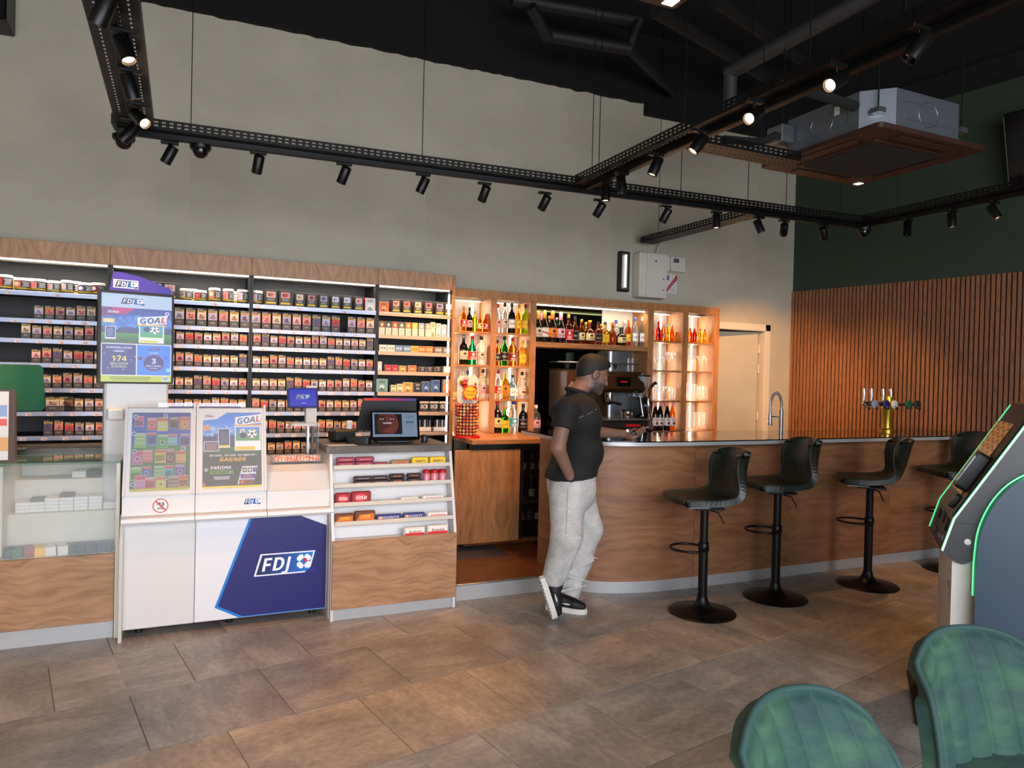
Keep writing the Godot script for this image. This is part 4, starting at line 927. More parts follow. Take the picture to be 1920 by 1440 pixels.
func lottery():
	var X := [-0.325, 0.058, 0.462, 0.858]
	var t := thing("lottery_stand", "white lottery counter with sloped poster displays and a blue printed door", "counter", Vector3(0.2665, 0, -4.66))
	var ox := 0.2665; var oz := -4.66
	part(t, "body", bxm(X[0] - ox + 0.012, X[3] - ox - 0.012, 0.05, 0.69, -0.6, -0.02), M.white)
	part(t, "door", bxm(X[0] - ox + 0.01, X[1] - ox + 0.004, 0.05, 0.66, -0.02, 0.0, 0.002), M.white)
	var dr := part(t, "door", bxm(X[1] - ox + 0.008, X[3] - ox - 0.022, 0.05, 0.66, -0.02, 0.0, 0.002), M.white)
	var dw: float = X[3] - X[1] - 0.03
	part(dr, "graphic", facem(dw - 0.004, 0.604, R.doors, Transform3D(Basis(), Vector3(X[1] - ox + 0.008 + dw / 2, 0.355, 0.0012))), M.poster)
	for x in [X[0] - ox - 0.006, X[3] - ox - 0.016]: part(t, "side_panel", prismm(pl([0.02, 0.0, 0.06, 0.0, 0.06, 0.56, 0.0, 0.72, -0.55, 0.72, -0.55, 0.0]), 0.018, Transform3D(Basis(Vector3(0, 0, 1), Vector3.UP, Vector3(-1, 0, 0)), Vector3(x + 0.018, 0, 0))), M.offwhite)
	for x in [-0.5, 0.0, 0.5]: part(t, "foot", cylm(Vector3(x, 0, -0.1), Vector3(x, 0.05, -0.1), 0.02, 8), M.black)
	for k in 3:
		var x0: float = X[k] - ox + 0.0015; var x1: float = X[k + 1] - ox - 0.0015; var w := x1 - x0
		var YZ := Transform3D(Basis(Vector3(0, 0, 1), Vector3.UP, Vector3(-1, 0, 0)), Vector3(x1, 0, 0))   # polygon in (z, y), extruded towards -x
		part(t, "ledge", prismm(pl([0.03, 0.668, 0.075, 0.672, 0.085, 0.685, 0.08, 0.706, 0.03, 0.714, -0.4, 0.714, -0.4, 0.69]), w, YZ, true), M.white)
		part(t, "apron", prismm(pl([0.035, 0.715, 0.03, 0.822, -0.35, 0.822, -0.35, 0.715]), w, YZ), M.white)
		if k < 2:
			var con := part(t, "console", prismm(pl([0.035, 0.823, -0.145, 1.325, -0.24, 1.325, -0.35, 0.823]), w, YZ), M.white)
			var sl := Vector2(-0.18, 0.502); var L := sl.length()
			var B := Basis(Vector3.RIGHT, Vector3(0, sl.y / L, sl.x / L), Vector3(0, -sl.x / L, sl.y / L))
			var T := Transform3D(B, Vector3(x0 + w / 2, 0.823, 0.035))
			part(con, "bezel", prismm(rrect(w - 0.01, L - 0.012, 0.02), 0.008, T * Transform3D(Basis(), Vector3(0, L / 2, 0.0005)), true), M.white)
			part(con, "poster", facem(w - 0.066, L - 0.062, R.scratch if k == 0 else R.goal, T * Transform3D(Basis(), Vector3(0.004, L / 2 + 0.0, 0.0095))), M.backlit if k == 0 else M.poster)
			part(con, "cover", prismm(rrect(w - 0.06, L - 0.055, 0.015), 0.003, T * Transform3D(Basis(), Vector3(0.004, L / 2, 0.011)), true), M.glass)
			for e in [x0, x1 - 0.014]: part(con, "cheek", prismm(rrect(0.013, L + 0.02, 0.006), 0.02, T * Transform3D(Basis(), Vector3(e + 0.007 - x0 - w / 2, L / 2 + 0.01, 0.001)), true), M.white)
		else:
			part(t, "console", prismm(pl([0.03, 0.823, -0.06, 0.93, -0.13, 0.965, -0.4, 0.98, -0.4, 0.823]), w, YZ), M.white)
	part(t, "sign", facem(0.105, 0.042, R.fdj, Transform3D(Basis(), Vector3(0.375 - ox, 0.768, 0.0352))), M.poster)
	part(t, "sticker", facem(0.085, 0.085, R.age, Transform3D(Basis(), Vector3(-0.125 - ox, 0.768, 0.0352))), M.poster)
	var hb := MB.new(); hb.bx(-0.42, 0.08, 1.33, 1.356, -0.2, -0.194)
	part(t, "acrylic_strip", hb, M.acrylic)
	part(t, "blue_edge", bxm(-0.36, 0.05, 1.327, 1.334, -0.192, -0.188), M.navy)
	# ticket tray and terminal on the right module
	var tr := thing("ticket_tray", "clear acrylic tray of scratch tickets on the lottery counter", "tray", Vector3(0.66, 0.98, -4.86))
	part(tr, "tray", bxm(-0.15, 0.15, 0.0, 0.006, -0.07, 0.07), M.acrylic)
	part(tr, "tickets", bxm(-0.145, 0.145, 0.006, 0.03, -0.06, 0.05), M.paper)
	part(tr, "print", facem(0.286, 0.034, R.ticket, Transform3D(Basis(), Vector3(0, 0.024, 0.0712))), M.poster)
	part(tr, "front", bxm(-0.15, 0.15, 0.0, 0.045, 0.066, 0.07), M.acrylic)
	var d := thing("customer_display", "small blue customer display on a white stem above the ticket tray", "display", Vector3(0.72, 0.98, -4.98))
	part(d, "side_pane", bxm(0.085, 0.09, 0.0, 0.24, -0.08, 0.1), M.pane)
	part(d, "post", bxm(0.03, 0.05, 0.0, 0.22, -0.06, -0.03, 0.003), M.steel)
	part(d, "post", bxm(0.06, 0.08, 0.0, 0.22, -0.06, -0.03, 0.003), M.grey)
	part(d, "plate", prismm(rrect(0.19, 0.13, 0.03), 0.02, Transform3D(Basis(Vector3.RIGHT, Vector3(0, 0, 1), Vector3(0, -1, 0)), Vector3(0.01, 0.24, -0.02)), true), M.offwhite)
	part(d, "stem", prismm(pl([-0.03, 0, 0.03, 0, 0.035, 0.16, 0.02, 0.25, -0.03, 0.25, -0.06, 0.12]), 0.07, Transform3D(Basis(Vector3(0, 0, 1), Vector3.UP, Vector3(-1, 0, 0)), Vector3(0.09, 0.24, -0.04)), true), M.offwhite)
	var S := Transform3D(Basis(Vector3.UP, 0.1) * Basis(Vector3.RIGHT, -0.25), Vector3(-0.01, 0.405, 0.01))
	var hd := part(d, "housing", prismm(rrect(0.2, 0.135, 0.012), 0.022, S, true), M.navy)
	part(hd, "screen", facem(0.175, 0.112, R.small, S * Transform3D(Basis(), Vector3(0, 0, 0.0228))), M.screen)
	# portrait screen on its pedestal
	var p := thing("portrait_screen", "tall portrait advertising screen with blue header standing behind the lottery counter", "screen", Vector3(-0.285, 0.111, -5.06), deg_to_rad(12))
	part(p, "base", bxm(-0.2, 0.2, 0.0, 0.02, -0.2, 0.16, 0.004), M.white)
	part(p, "pedestal", bxm(-0.17, 0.19, 0.02, 1.37, -0.12, -0.02, 0.012), M.white)
	part(p, "foot_bracket", bxm(-0.16, -0.07, 1.13, 1.2, -0.02, 0.03, 0.008), M.white)
	var fr := part(p, "frame", prismm(rrect(0.425, 0.575, 0.008), 0.05, Transform3D(Basis(Vector3.RIGHT, -0.03), Vector3(0, 1.64, -0.06)), true), M.black)
	part(fr, "picture", facem(0.395, 0.545, R.screen, Transform3D(Basis(Vector3.RIGHT, -0.03), Vector3(0.002, 1.638, -0.0085))), M.screen)
	var hp := MB.new()
	hp.prism(pl([-0.15, 0, 0.2, 0, 0.2, 0.035, 0.02, 0.1, -0.09, 0.118, -0.13, 0.118]), 0.008, Transform3D(Basis(), Vector3(0, 1.93, -0.06)))
	var hd2 := part(p, "header", hp, M.purple)
	part(hd2, "sign", facem(0.14, 0.052, R.fdj, Transform3D(Basis(), Vector3(-0.06, 1.975, -0.0505))), M.poster)

func bar_mesh(w: float, h: float, k: int) -> ArrayMesh:
	var b := MB.new(); b.bx(-w / 2, w / 2, 0.0, h, -0.028, 0.0, minf(0.008, h * 0.25))
	var f := MB.new(); f.face(Vector3(-w / 2 + 0.002, 0.004, 0.0006), Vector3(w / 2 - 0.002, 0.004, 0.0006), Vector3(w / 2 - 0.002, h - 0.004, 0.0006), Vector3(-w / 2 + 0.002, h - 0.004, 0.0006), R.sweet[k])
	return f.add(b.mesh(M["sw%d" % k]), M.goods)
func sweets():
	for k in SWEETS.size(): mk("sw%d" % k, Color(SWEETS[k][1], SWEETS[k][2], SWEETS[k][3]).darkened(0.1), 0.35)
	var x0 := 0.845; var x1 := 1.675
	var t := thing("candy_counter", "oak and white till counter with five slanted candy shelves", "counter", Vector3(x0, 0, -4.54))
	var w := x1 - x0
	var side := pl([0.0, 0.0, 0.0, 0.51, -0.135, 1.042, -0.62, 1.042, -0.62, 0.0])
	for x in [0.018, w]: part(t, "side_panel", prismm(side, 0.018, Transform3D(Basis(Vector3(0, 0, 1), Vector3.UP, Vector3(-1, 0, 0)), Vector3(x, 0, 0))), M.white)
	part(t, "kick", bxm(0.019, w - 0.019, 0.0, 0.075, -0.03, -0.012), M.kick)
	part(t, "front_panel", bxm(0.003, w - 0.003, 0.076, 0.507, 0.0015, 0.02, 0.002), M.oak)
	part(t, "back_panel", prismm(pl([-0.1, 0.5, -0.225, 1.04, -0.24, 1.04, -0.115, 0.5]), w - 0.04, Transform3D(Basis(Vector3(0, 0, 1), Vector3.UP, Vector3(-1, 0, 0)), Vector3(w - 0.02, 0, 0))), M.white)
	var sh := [[0.955, -0.105], [0.84, -0.077], [0.725, -0.05], [0.608, -0.022], [0.5, -0.002]]
	for k in 5:
		var s: Array = sh[k]
		var b := part(t, "shelf", bxm(0.02, w - 0.02, s[0] - 0.012, s[0], s[1] - 0.1, s[1], 0.001), M.white)
		if k < 4: part(b, "lip", bxm(0.02, w - 0.02, s[0] - 0.012, s[0] + 0.014, s[1] + 0.0005, s[1] + 0.008, 0.002), M.cream)
	part(t, "worktop", bxm(-0.025, w - 0.01, 1.043, 1.09, -0.68, -0.115, 0.003), M.stonetop)
	# wrapped bars: shelf, x pixel, width, height, kind, in front or stacked behind
	var names := ["white and red chocolate bar", "red wafer bar", "brown and yellow caramel bar", "blue coconut bar", "yellow peanut candy bag", "dark brown peanut bar", "tan biscuit bar", "black caramel bar", "pink cereal bar", "white hazelnut bar"]
	var put := [[0, 648, 8, 0.12, 0.03, 0], [0, 648, 8, 0.12, 0.03, 1], [0, 684, 8, 0.125, 0.03, 0], [0, 684, 8, 0.125, 0.03, 1], [0, 712, 8, 0.1, 0.024, 0], [0, 750, 6, 0.13, 0.034, 0], [0, 787, 4, 0.12, 0.05, 0], [0, 820, 4, 0.12, 0.05, 0],
		[1, 681, 5, 0.12, 0.026, 0], [1, 681, 5, 0.12, 0.026, 1], [1, 713, 5, 0.11, 0.026, 0], [1, 713, 5, 0.11, 0.026, 1], [1, 745, 7, 0.105, 0.03, 0], [1, 745, 7, 0.105, 0.03, 1], [1, 777, 7, 0.1, 0.03, 0], [1, 777, 7, 0.1, 0.03, 1],
		[2, 644, 1, 0.1, 0.07, 0], [2, 678, 1, 0.13, 0.075, 0], [2, 769, 0, 0.13, 0.022, 0], [2, 813, 0, 0.16, 0.026, 0],
		[3, 647, 2, 0.125, 0.06, 0], [3, 686, 2, 0.135, 0.07, 0], [3, 731, 3, 0.17, 0.04, 0], [3, 778, 3, 0.15, 0.04, 0], [3, 822, 0, 0.15, 0.035, 0],
		[4, 780, 9, 0.15, 0.055, 0], [4, 823, 9, 0.155, 0.06, 0]]
	var seen := {}
	for q in put:
		var s: Array = sh[q[0]]
		var z: float = -4.54 + s[1] - 0.012
		var p := pz(q[1], 900, z)
		var key := "%d_%f_%f" % [q[2], q[3], q[4]]
		if not seen.has(key): seen[key] = bar_mesh(q[3], q[4], q[2])
		one("candy_bar", seen[key], null, "%s on the %s candy shelf%s" % [names[q[2]], ["top", "second", "middle", "fourth", "bottom"][q[0]], ", upper of a stacked pair" if q[5] else ""], "candy", Vector3(p.x, s[0] + 0.001 + q[5] * (q[4] + 0.001), z - 0.004 * q[5]), 0.0, "bars on the candy shelves")
	for k in 3:
		var p2 := pz(801 + k * 15, 880, -4.65)
		var g := thing("gum_tub", "red-lidded white tub of chewing gum on the second candy shelf", "gum", Vector3(p2.x, 0.841, -4.665), 0.0, "gum tubs")
		part(g, "tub", lathem([Vector2(0, 0), Vector2(0.026, 0), Vector2(0.027, 0.05), Vector2(0.022, 0.056), Vector2(0, 0.056)], 14), M.cap_pink)
		part(g, "lid", lathem([Vector2(0, 0.056), Vector2(0.027, 0.056), Vector2(0.027, 0.075), Vector2(0.024, 0.078), Vector2(0, 0.078)], 14), M.red)
	# till
	var m := thing("till_screen", "black customer screen of the till showing a close-up face", "screen", Vector3(1.31, 1.091, -4.86), -0.08)
	part(m, "foot", bxm(-0.12, 0.12, 0, 0.018, -0.12, 0.06, 0.005), M.black)
	part(m, "arm", prismm(pl([0.02, 0.018, 0.05, 0.018, -0.03, 0.2, -0.06, 0.2]), 0.08, Transform3D(Basis(Vector3(0, 0, 1), Vector3.UP, Vector3(-1, 0, 0)), Vector3(0.04, 0, -0.03))), M.black)
	var T := Transform3D(Basis(Vector3.RIGHT, -0.32), Vector3(0, 0.115, 0.045))
	var h := part(m, "housing", prismm(rrect(0.335, 0.2, 0.01), 0.022, T, true), M.gloss)
	part(h, "picture", facem(0.305, 0.17, R.pos, T * Transform3D(Basis(), Vector3(0, 0.004, 0.0228))), M.screen)
	var o := thing("till_monitor", "black back of the operator monitor with red to violet light bar", "monitor", Vector3(1.33, 1.091, -5.08), -0.05)
	part(o, "foot", bxm(-0.12, 0.12, 0, 0.02, -0.1, 0.06, 0.005), M.black)
	var back := MB.new(); back.prism(pl([-0.23, 0.07, 0.2, 0.07, 0.19, 0.3, -0.19, 0.3]), 0.03, Transform3D(Basis(Vector3.RIGHT, 0.12), Vector3(0, 0.0, 0.0)))
	part(o, "housing", back, M.black)
	part(o, "neck", bxm(-0.05, 0.05, 0.02, 0.1, -0.03, 0.0), M.black)
	var gb := facem(0.375, 0.018, R.glowbar, Transform3D(Basis(Vector3.RIGHT, 0.12), Vector3(0, 0.289, 0.069)))
	part(o, "light_bar", gb, M.screen)
	part(o, "badge", bxm(-0.05, 0.02, 0.11, 0.135, 0.045, 0.05), M.brownmat)
	var pr := thing("receipt_printer", "small black receipt printer with a curl of white paper", "printer", Vector3(0.98, 1.091, -4.98), 0.2)
	part(pr, "body", bxm(-0.08, 0.08, 0, 0.085, -0.06, 0.06, 0.015), M.black)
	part(pr, "paper", tubem([Vector3(0.05, 0.085, 0.0), Vector3(0.055, 0.11, 0.0), Vector3(0.05, 0.135, 0.01)], 0.022, 6), M.paper)
	var pt := thing("payment_terminal", "dark hand-held card payment terminal lying on the till counter", "terminal", Vector3(1.06, 1.091, -4.8), -0.5)
	part(pt, "body", prismm(rrect(0.16, 0.08, 0.02), 0.045, Transform3D(Basis(Vector3.RIGHT, Vector3(0, 0, 1), Vector3(0, -1, 0)) * Basis(), Vector3(0, 0.046, 0)), true), M.black)
	part(pt, "screen", bxm(-0.06, -0.01, 0.0462, 0.048, -0.03, 0.03), M.gloss)
	one("flyer", bxm(-0.09, 0.09, 0, 0.001, -0.05, 0.05), M.paper, "white and blue flyer lying on the edge of the till counter", "flyer", Vector3(0.93, 1.0905, -4.72), 0.05)
	one("tea_light_jar", lathem([Vector2(0, 0), Vector2(0.022, 0), Vector2(0.026, 0.04), Vector2(0.02, 0.05), Vector2(0, 0.05)], 12), M.darkgrey, "small dark jar beside the till screen", "jar", Vector3(1.53, 1.091, -4.84))

# ---------------------------------------------------------------- back bar
const BB := -6.15     # front of the shelving
func bottle(kind: String, at: Vector3, h: float, r: float, glass: Material, cap: Material, lab: int, label: String, group: String, ly := 0.32, lh := 0.3) -> Node3D:
	var t := thing("bottle", label, "bottle", at, 0.0, group)
	var sh: Array
	match kind:
		"wine": sh = [[0, 0], [0.92, 0], [1, 0.02], [1, 0.58], [0.85, 0.66], [0.4, 0.74], [0.34, 0.8], [0.34, 0.96], [0.38, 0.965], [0.38, 1.0], [0, 1.0]]
		"champ": sh = [[0, 0], [0.94, 0], [1, 0.02], [1, 0.42], [0.9, 0.52], [0.5, 0.68], [0.34, 0.8], [0.36, 0.99], [0, 1.0]]
		"slim": sh = [[0, 0], [0.95, 0], [1, 0.015], [1, 0.62], [0.8, 0.7], [0.38, 0.77], [0.34, 0.97], [0, 0.97]]
		"soda": sh = [[0, 0], [0.9, 0], [1, 0.03], [1, 0.45], [0.8, 0.62], [0.45, 0.78], [0.36, 0.97], [0, 0.97]]
		"squat": sh = [[0, 0], [0.85, 0], [1, 0.06], [1, 0.45], [0.75, 0.6], [0.32, 0.68], [0.3, 0.95], [0, 0.95]]
		"waist": sh = [[0, 0], [0.95, 0], [1, 0.03], [0.95, 0.3], [0.8, 0.4], [0.95, 0.5], [0.75, 0.62], [0.36, 0.74], [0.34, 0.97], [0, 0.97]]
		"syrup": sh = [[0, 0], [0.95, 0], [1, 0.02], [1, 0.55], [0.9, 0.62], [0.45, 0.84], [0.36, 0.88], [0.36, 0.97], [0, 0.97]]
	if kind == "square":
		var b := MB.new(); b.prism(rrect(r * 2, r * 1.3, r * 0.3, 3), h * 0.6, Transform3D(Basis(Vector3.RIGHT, Vector3(0, 0, 1), Vector3(0, -1, 0)), Vector3(0, h * 0.6, 0)), true)
		b.lathe([Vector2(r * 0.85, h * 0.6), Vector2(r * 0.7, h * 0.66), Vector2(r * 0.34, h * 0.72), Vector2(r * 0.32, h * 0.92), Vector2(0, h * 0.92)], 14)
		part(t, "glass", b, glass)
		part(t, "label", facem(r * 1.7, h * 0.36, R.label[lab], Transform3D(Basis(), Vector3(0, h * 0.3, r * 0.65 + 0.0012))), M.goods)
		part(t, "cap", lathem([Vector2(0, h * 0.88), Vector2(r * 0.36, h * 0.88), Vector2(r * 0.36, h), Vector2(0, h)], 12), cap)
		return t
	var pf := []
	for q in sh: pf.append(Vector2(q[0] * r, q[1] * h))
	part(t, "glass", lathem(pf, 18), glass)
	if lab >= 0:
		var b := MB.new(); var q: Rect2 = R.label[lab]; var y0 := h * (ly - lh / 2); var y1 := h * (ly + lh / 2); var rr := r * 1.012 + 0.0006
		for i in 12:
			var a0 := -1.25 + 2.5 * i / 12.0; var a1 := -1.25 + 2.5 * (i + 1) / 12.0
			var n0 := Vector3(sin(a0), 0, cos(a0)); var n1 := Vector3(sin(a1), 0, cos(a1))
			var u0 := q.position.x + q.size.x * i / 12.0; var u1 := q.position.x + q.size.x * (i + 1) / 12.0
			var A := n0 * rr + Vector3(0, y0, 0); var B := n1 * rr + Vector3(0, y0, 0); var C := n1 * rr + Vector3(0, y1, 0); var D := n0 * rr + Vector3(0, y1, 0)
			b.put(A, n0, Vector2(u0, q.end.y)); b.put(C, n1, Vector2(u1, q.position.y)); b.put(B, n1, Vector2(u1, q.end.y))
			b.put(A, n0, Vector2(u0, q.end.y)); b.put(D, n0, Vector2(u0, q.position.y)); b.put(C, n1, Vector2(u1, q.position.y))
		part(t, "label", b, M.goods)
	var c0 := 0.88 if kind != "champ" else 0.72
	var cr := 0.4 if kind != "champ" else 0.42
	part(t, "cap", lathem([Vector2(r * cr * 0.9, h * c0), Vector2(r * cr, h * (c0 + 0.01)), Vector2(r * cr * 0.98, h * 0.995), Vector2(r * cr * 0.8, h * 1.01), Vector2(0, h * 1.01)], 14), cap)
	return t
func drinkglass(kind: String, at: Vector3, h: float, r: float, label: String, group: String):
	var p: Array
	if kind == "stem": p = [Vector2(0, 0), Vector2(r * 0.85, 0), Vector2(r * 0.85, 0.004), Vector2(0.006, 0.012), Vector2(0.005, h * 0.45), Vector2(r * 0.6, h * 0.58), Vector2(r, h * 0.75), Vector2(r * 0.85, h), Vector2(r * 0.85 - 0.0025, h), Vector2(r - 0.003, h * 0.75), Vector2(r * 0.6 - 0.003, h * 0.59), Vector2(0, h * 0.49)]
	elif kind == "cocktail": p = [Vector2(0, 0), Vector2(r * 0.75, 0), Vector2(r * 0.75, 0.004), Vector2(0.006, 0.012), Vector2(0.005, h * 0.5), Vector2(r, h), Vector2(r - 0.003, h), Vector2(0, h * 0.53)]
	else: p = [Vector2(0, 0), Vector2(r * 0.82, 0), Vector2(r * 0.86, 0.004), Vector2(r, h), Vector2(r - 0.003, h), Vector2(r * 0.84, 0.014), Vector2(0, 0.012)]
	var t := one("drinking_glass", lathem(p, 16), M.glass, label, "glass", at, 0.0, group)
	return t
var ctx := []
func bbp(called: String, x0, x1, y0, y1, z0, z1, m: Material, sw := false):
	return part(ctx[0], called, bxm(x0 - ctx[1], x1 - ctx[1], y0 - ctx[2], y1 - ctx[2], z0 - ZW, z1 - ZW, 0.002, sw), m)
func backbar():
	var L := 2.185; var Rr := 5.235; var D := ZW + 0.004
	var t := thing("back_bar", "oak back-bar shelving with lit niches on the wall behind the bar", "shelving", Vector3(3.7, 1.03, ZW))
	var ox := 3.7; var oy := 1.03
	ctx = [t, ox, oy]
	bbp("fascia", L, Rr, 2.275, 2.35, BB - 0.02, BB, M.oak_warm, true)
	bbp("top_panel", L, Rr, 2.33, 2.349, D, BB - 0.021, M.oak_warm)
	for q in [[2.56, 2.62], [2.965, 3.03], [4.31, 4.38], [4.75, 4.82], [5.165, 5.235], [2.19, 2.205]]: bbp("upright", q[0], q[1], 1.032, 2.274, D, BB, M.oak_warm, true)
	for q in [[2.205, 2.56], [2.62, 2.965], [4.38, 4.75], [4.82, 5.165]]:
		bbp("back_panel", q[0], q[1], 1.032, 2.274, D, D + 0.012, M.cream)
		for y in [1.345, 1.661, 1.97]: bbp("shelf", q[0] + 0.001, q[1] - 0.001, y - 0.018, y, D + 0.013, BB - 0.012, M.oak_warm)
		for f in [0.24, 0.78]:
			var x: float = lerpf(q[0], q[1], f)
			for y in [[1.04, 1.325], [1.347, 1.641], [1.663, 1.95], [1.972, 2.255]]: bbp("led_strip", x - 0.008, x + 0.008, y[0], y[1], D + 0.0125, D + 0.02, M.led)
			area_light("niche_light", Vector3(x, 1.66, D + 0.03), Vector3(0, 0, 1), 0.016, 1.2, Color(1, 0.9, 0.76), 0.32)
		bbp("led_strip", q[0] + 0.01, q[1] - 0.01, 2.262, 2.27, D + 0.05, D + 0.066, M.led)
	bbp("shelf", 3.031, 4.309, 1.85, 1.898, D + 0.012, BB - 0.004, M.oak_warm)
	bbp("back_panel", 3.031, 3.93, 1.899, 2.274, D, D + 0.008, M.mirror)
	bbp("back_panel", 3.031, 3.93, 1.032, 1.849, D, D + 0.008, M.mirror)
	bbp("back_panel", 3.931, 4.309, 1.032, 1.849, D, D + 0.012, M.offwhite)
	bbp("back_panel", 3.931, 4.309, 1.899, 2.274, D, D + 0.012, M.cream)
	bbp("led_strip", 3.04, 4.3, 2.252, 2.264, BB - 0.06, BB - 0.045, M.led)
	area_light("niche_light", Vector3(3.67, 2.245, BB - 0.05), Vector3(0, -1, -0.3), 1.24, 0.02, Color(1, 0.9, 0.76), 0.5)
	# counter below, its door, glass-fronted fridge
	var c := thing("back_counter", "oak back counter with a hanging door panel under the bottle shelves", "counter", Vector3(3.7, 0.11, ZW))
	ctx = [c, ox, 0.11]
	bbp("worktop", 2.16, 5.22, 0.99, 1.029, D, -5.53, M.oak_warm)
	bbp("carcass", 2.16, 2.62, 0.16, 0.989, D, -5.6, M.black)
	bbp("carcass", 3.3, 5.2, 0.16, 0.989, D, -5.6, M.oak_warm, true)
	bbp("top_rail", 2.16, 3.3, 0.945, 0.989, -5.66, -5.56, M.black)
	bbp("plinth", 2.16, 5.2, 0.112, 0.159, D, -5.68, M.laminate)
	bbp("door", 2.02, 2.615, 0.162, 0.942, -5.575, -5.555, M.oak_warm, true)
	var f := thing("bottle_fridge", "black glass-door fridge with bottles under the back counter", "fridge", Vector3(2.95, 0.16, -5.62))
	part(f, "cabinet", bxm(-0.31, 0.31, 0.0, 0.78, -0.5, -0.48), M.black)
	for x in [-0.31, 0.295]: part(f, "side", bxm(x, x + 0.015, 0.0, 0.78, -0.48, 0.0), M.black)
	for y in [0.0, 0.3, 0.54, 0.765]: part(f, "rack", bxm(-0.295, 0.295, y, y + (0.1 if y == 0.0 else 0.01), -0.47, -0.02), M.black if y in [0.0, 0.765] else M.steel)
	part(f, "door_glass", bxm(-0.3, 0.3, 0.02, 0.76, 0.006, 0.012), M.darkpane)
	part(f, "door_frame", bxm(-0.31, -0.28, 0.0, 0.78, 0.001, 0.02), M.black)
	for k in 5:
		bottle("soda", Vector3(2.72 + k * 0.085, 0.712, -5.72), 0.2, 0.028, M.g_black, M.cap_dark, [9, 10, 3][k % 3], "small dark bottle on the upper rack of the glass-door fridge", "fridge bottles, upper rack")
		if k % 2: bottle("soda", Vector3(2.72 + k * 0.085, 0.472, -5.72), 0.21, 0.03, M.g_black, M.cap_gold, 8, "dark bottle on the middle rack of the glass-door fridge", "fridge bottles, middle rack")
		bottle("wine", Vector3(2.72 + k * 0.085, 0.262, -5.75), 0.19, 0.032, M.g_green if k % 2 else M.g_black, M.cap_dark, 4 if k % 2 else 9, "%s bottle on the bottom rack of the glass-door fridge" % ("green" if k % 2 else "black"), "fridge bottles, bottom rack")
	# bottles: pixel, kind, height, radius, glass, cap, label, look
	var gr := func(rows, y, py_, z, where, group):
		for q in rows: bottle(q[1], Vector3(pz(q[0], py_, z).x, y + 0.001, z), q[2], q[3], M[q[4]], M[q[5]], q[6], q[7] + ", " + where, group)
	gr.call([[869, "slim", 0.225, 0.032, "g_amber", "cap_gold", 6, "amber bottle with red label"], [880, "wine", 0.22, 0.028, "g_black", "cap_dark", 3, "black beer bottle"], [889.5, "slim", 0.185, 0.026, "g_lime", "steel", -1, "lime green bottle"], [900.5, "soda", 0.17, 0.03, "g_amber", "cap_gold", 5, "short amber beer bottle with cream label"], [911, "soda", 0.17, 0.03, "g_whisky", "cap_orange", 6, "short brown beer bottle with red label"]], 1.97, 600, -6.25, "top shelf of the left niche", "bottles in the left niche")
	gr.call([[869, "wine", 0.275, 0.042, "g_wine", "steel", 8, "dark wine bottle with cream label"], [885, "waist", 0.265, 0.042, "g_mint", "red", 6, "bright green bottle with red label and cap"], [902, "slim", 0.265, 0.042, "white", "cap_dark", 8, "white rum bottle with black cap"]], 1.661, 655, -6.25, "second shelf of the left niche", "bottles in the left niche")
	gr.call([[866, "wine", 0.25, 0.035, "g_lime", "white", -1, "yellow-green liqueur bottle"], [876, "wine", 0.26, 0.032, "g_green", "cap_blue", -1, "green bottle with blue cap"], [889, "slim", 0.23, 0.036, "g_clear", "white", 9, "clear bottle with white label"], [905, "slim", 0.275, 0.04, "g_clear", "cap_dark", 3, "clear vodka bottle with pink round label"]], 1.345, 720, -6.26, "third shelf of the left niche", "bottles in the left niche")
	gr.call([[933, "wine", 0.27, 0.034, "g_clear", "red", 3, "clear rose bottle"], [946, "wine", 0.285, 0.034, "g_clear", "cap_dark", 8, "pale wine bottle with dark capsule"], [959, "wine", 0.285, 0.036, "g_wine", "g_wine", 9, "dark red wine bottle with white label"], [972, "wine", 0.28, 0.034, "g_gold", "cap_gold", 1, "golden bottle with round yellow label"], [985.5, "wine", 0.285, 0.042, "g_lime", "g_red", 1, "light green aniseed bottle with yellow numbered label"]], 1.97, 605, -6.25, "top shelf of the second niche", "bottles in the second niche")
	gr.call([[933, "wine", 0.24, 0.03, "g_whisky", "cap_dark", 4, "amber bottle with black label"], [945.5, "wine", 0.275, 0.04, "g_green", "cap_dark", 4, "green whisky bottle with black label"], [961, "slim", 0.265, 0.042, "g_amber", "g_red", 10, "orange rum bottle with red round label"], [979.5, "square", 0.25, 0.046, "g_gold", "cap_gold", 1, "golden square tequila bottle"]], 1.661, 655, -6.25, "second shelf of the second niche", "bottles in the second niche")
	gr.call([[934, "slim", 0.27, 0.034, "g_clear", "red", 6, "clear bottle with red foot label"], [946, "square", 0.28, 0.042, "g_gold", "white", 2, "half-full golden bottle with clear neck"], [961, "square", 0.23, 0.042, "g_blue", "cap_dark", 9, "pale blue gin bottle"], [978.5, "slim", 0.26, 0.042, "g_clear", "cap_dark", 11, "clear spirit bottle with fruit label"]], 1.345, 720, -6.25, "third shelf of the second niche", "bottles in the second niche")
	gr.call([[932, "wine", 0.3, 0.042, "g_black", "red", 5, "black bottle with tall cream label"], [946, "squat", 0.25, 0.048, "g_green", "cap_gold", 1, "dark green liqueur bottle with yellow label"], [962, "slim", 0.3, 0.044, "g_clear", "cap_blue", 7, "clear bottle with blue band"], [980, "wine", 0.27, 0.045, "g_black", "cap_dark", 4, "dark brown liqueur bottle"], [1004, "slim", 0.26, 0.05, "g_clear", "white", 3, "clear bottle with pink label"]], 1.03, 790, -6.2, "on the counter under the second niche", "bottles on the back counter")
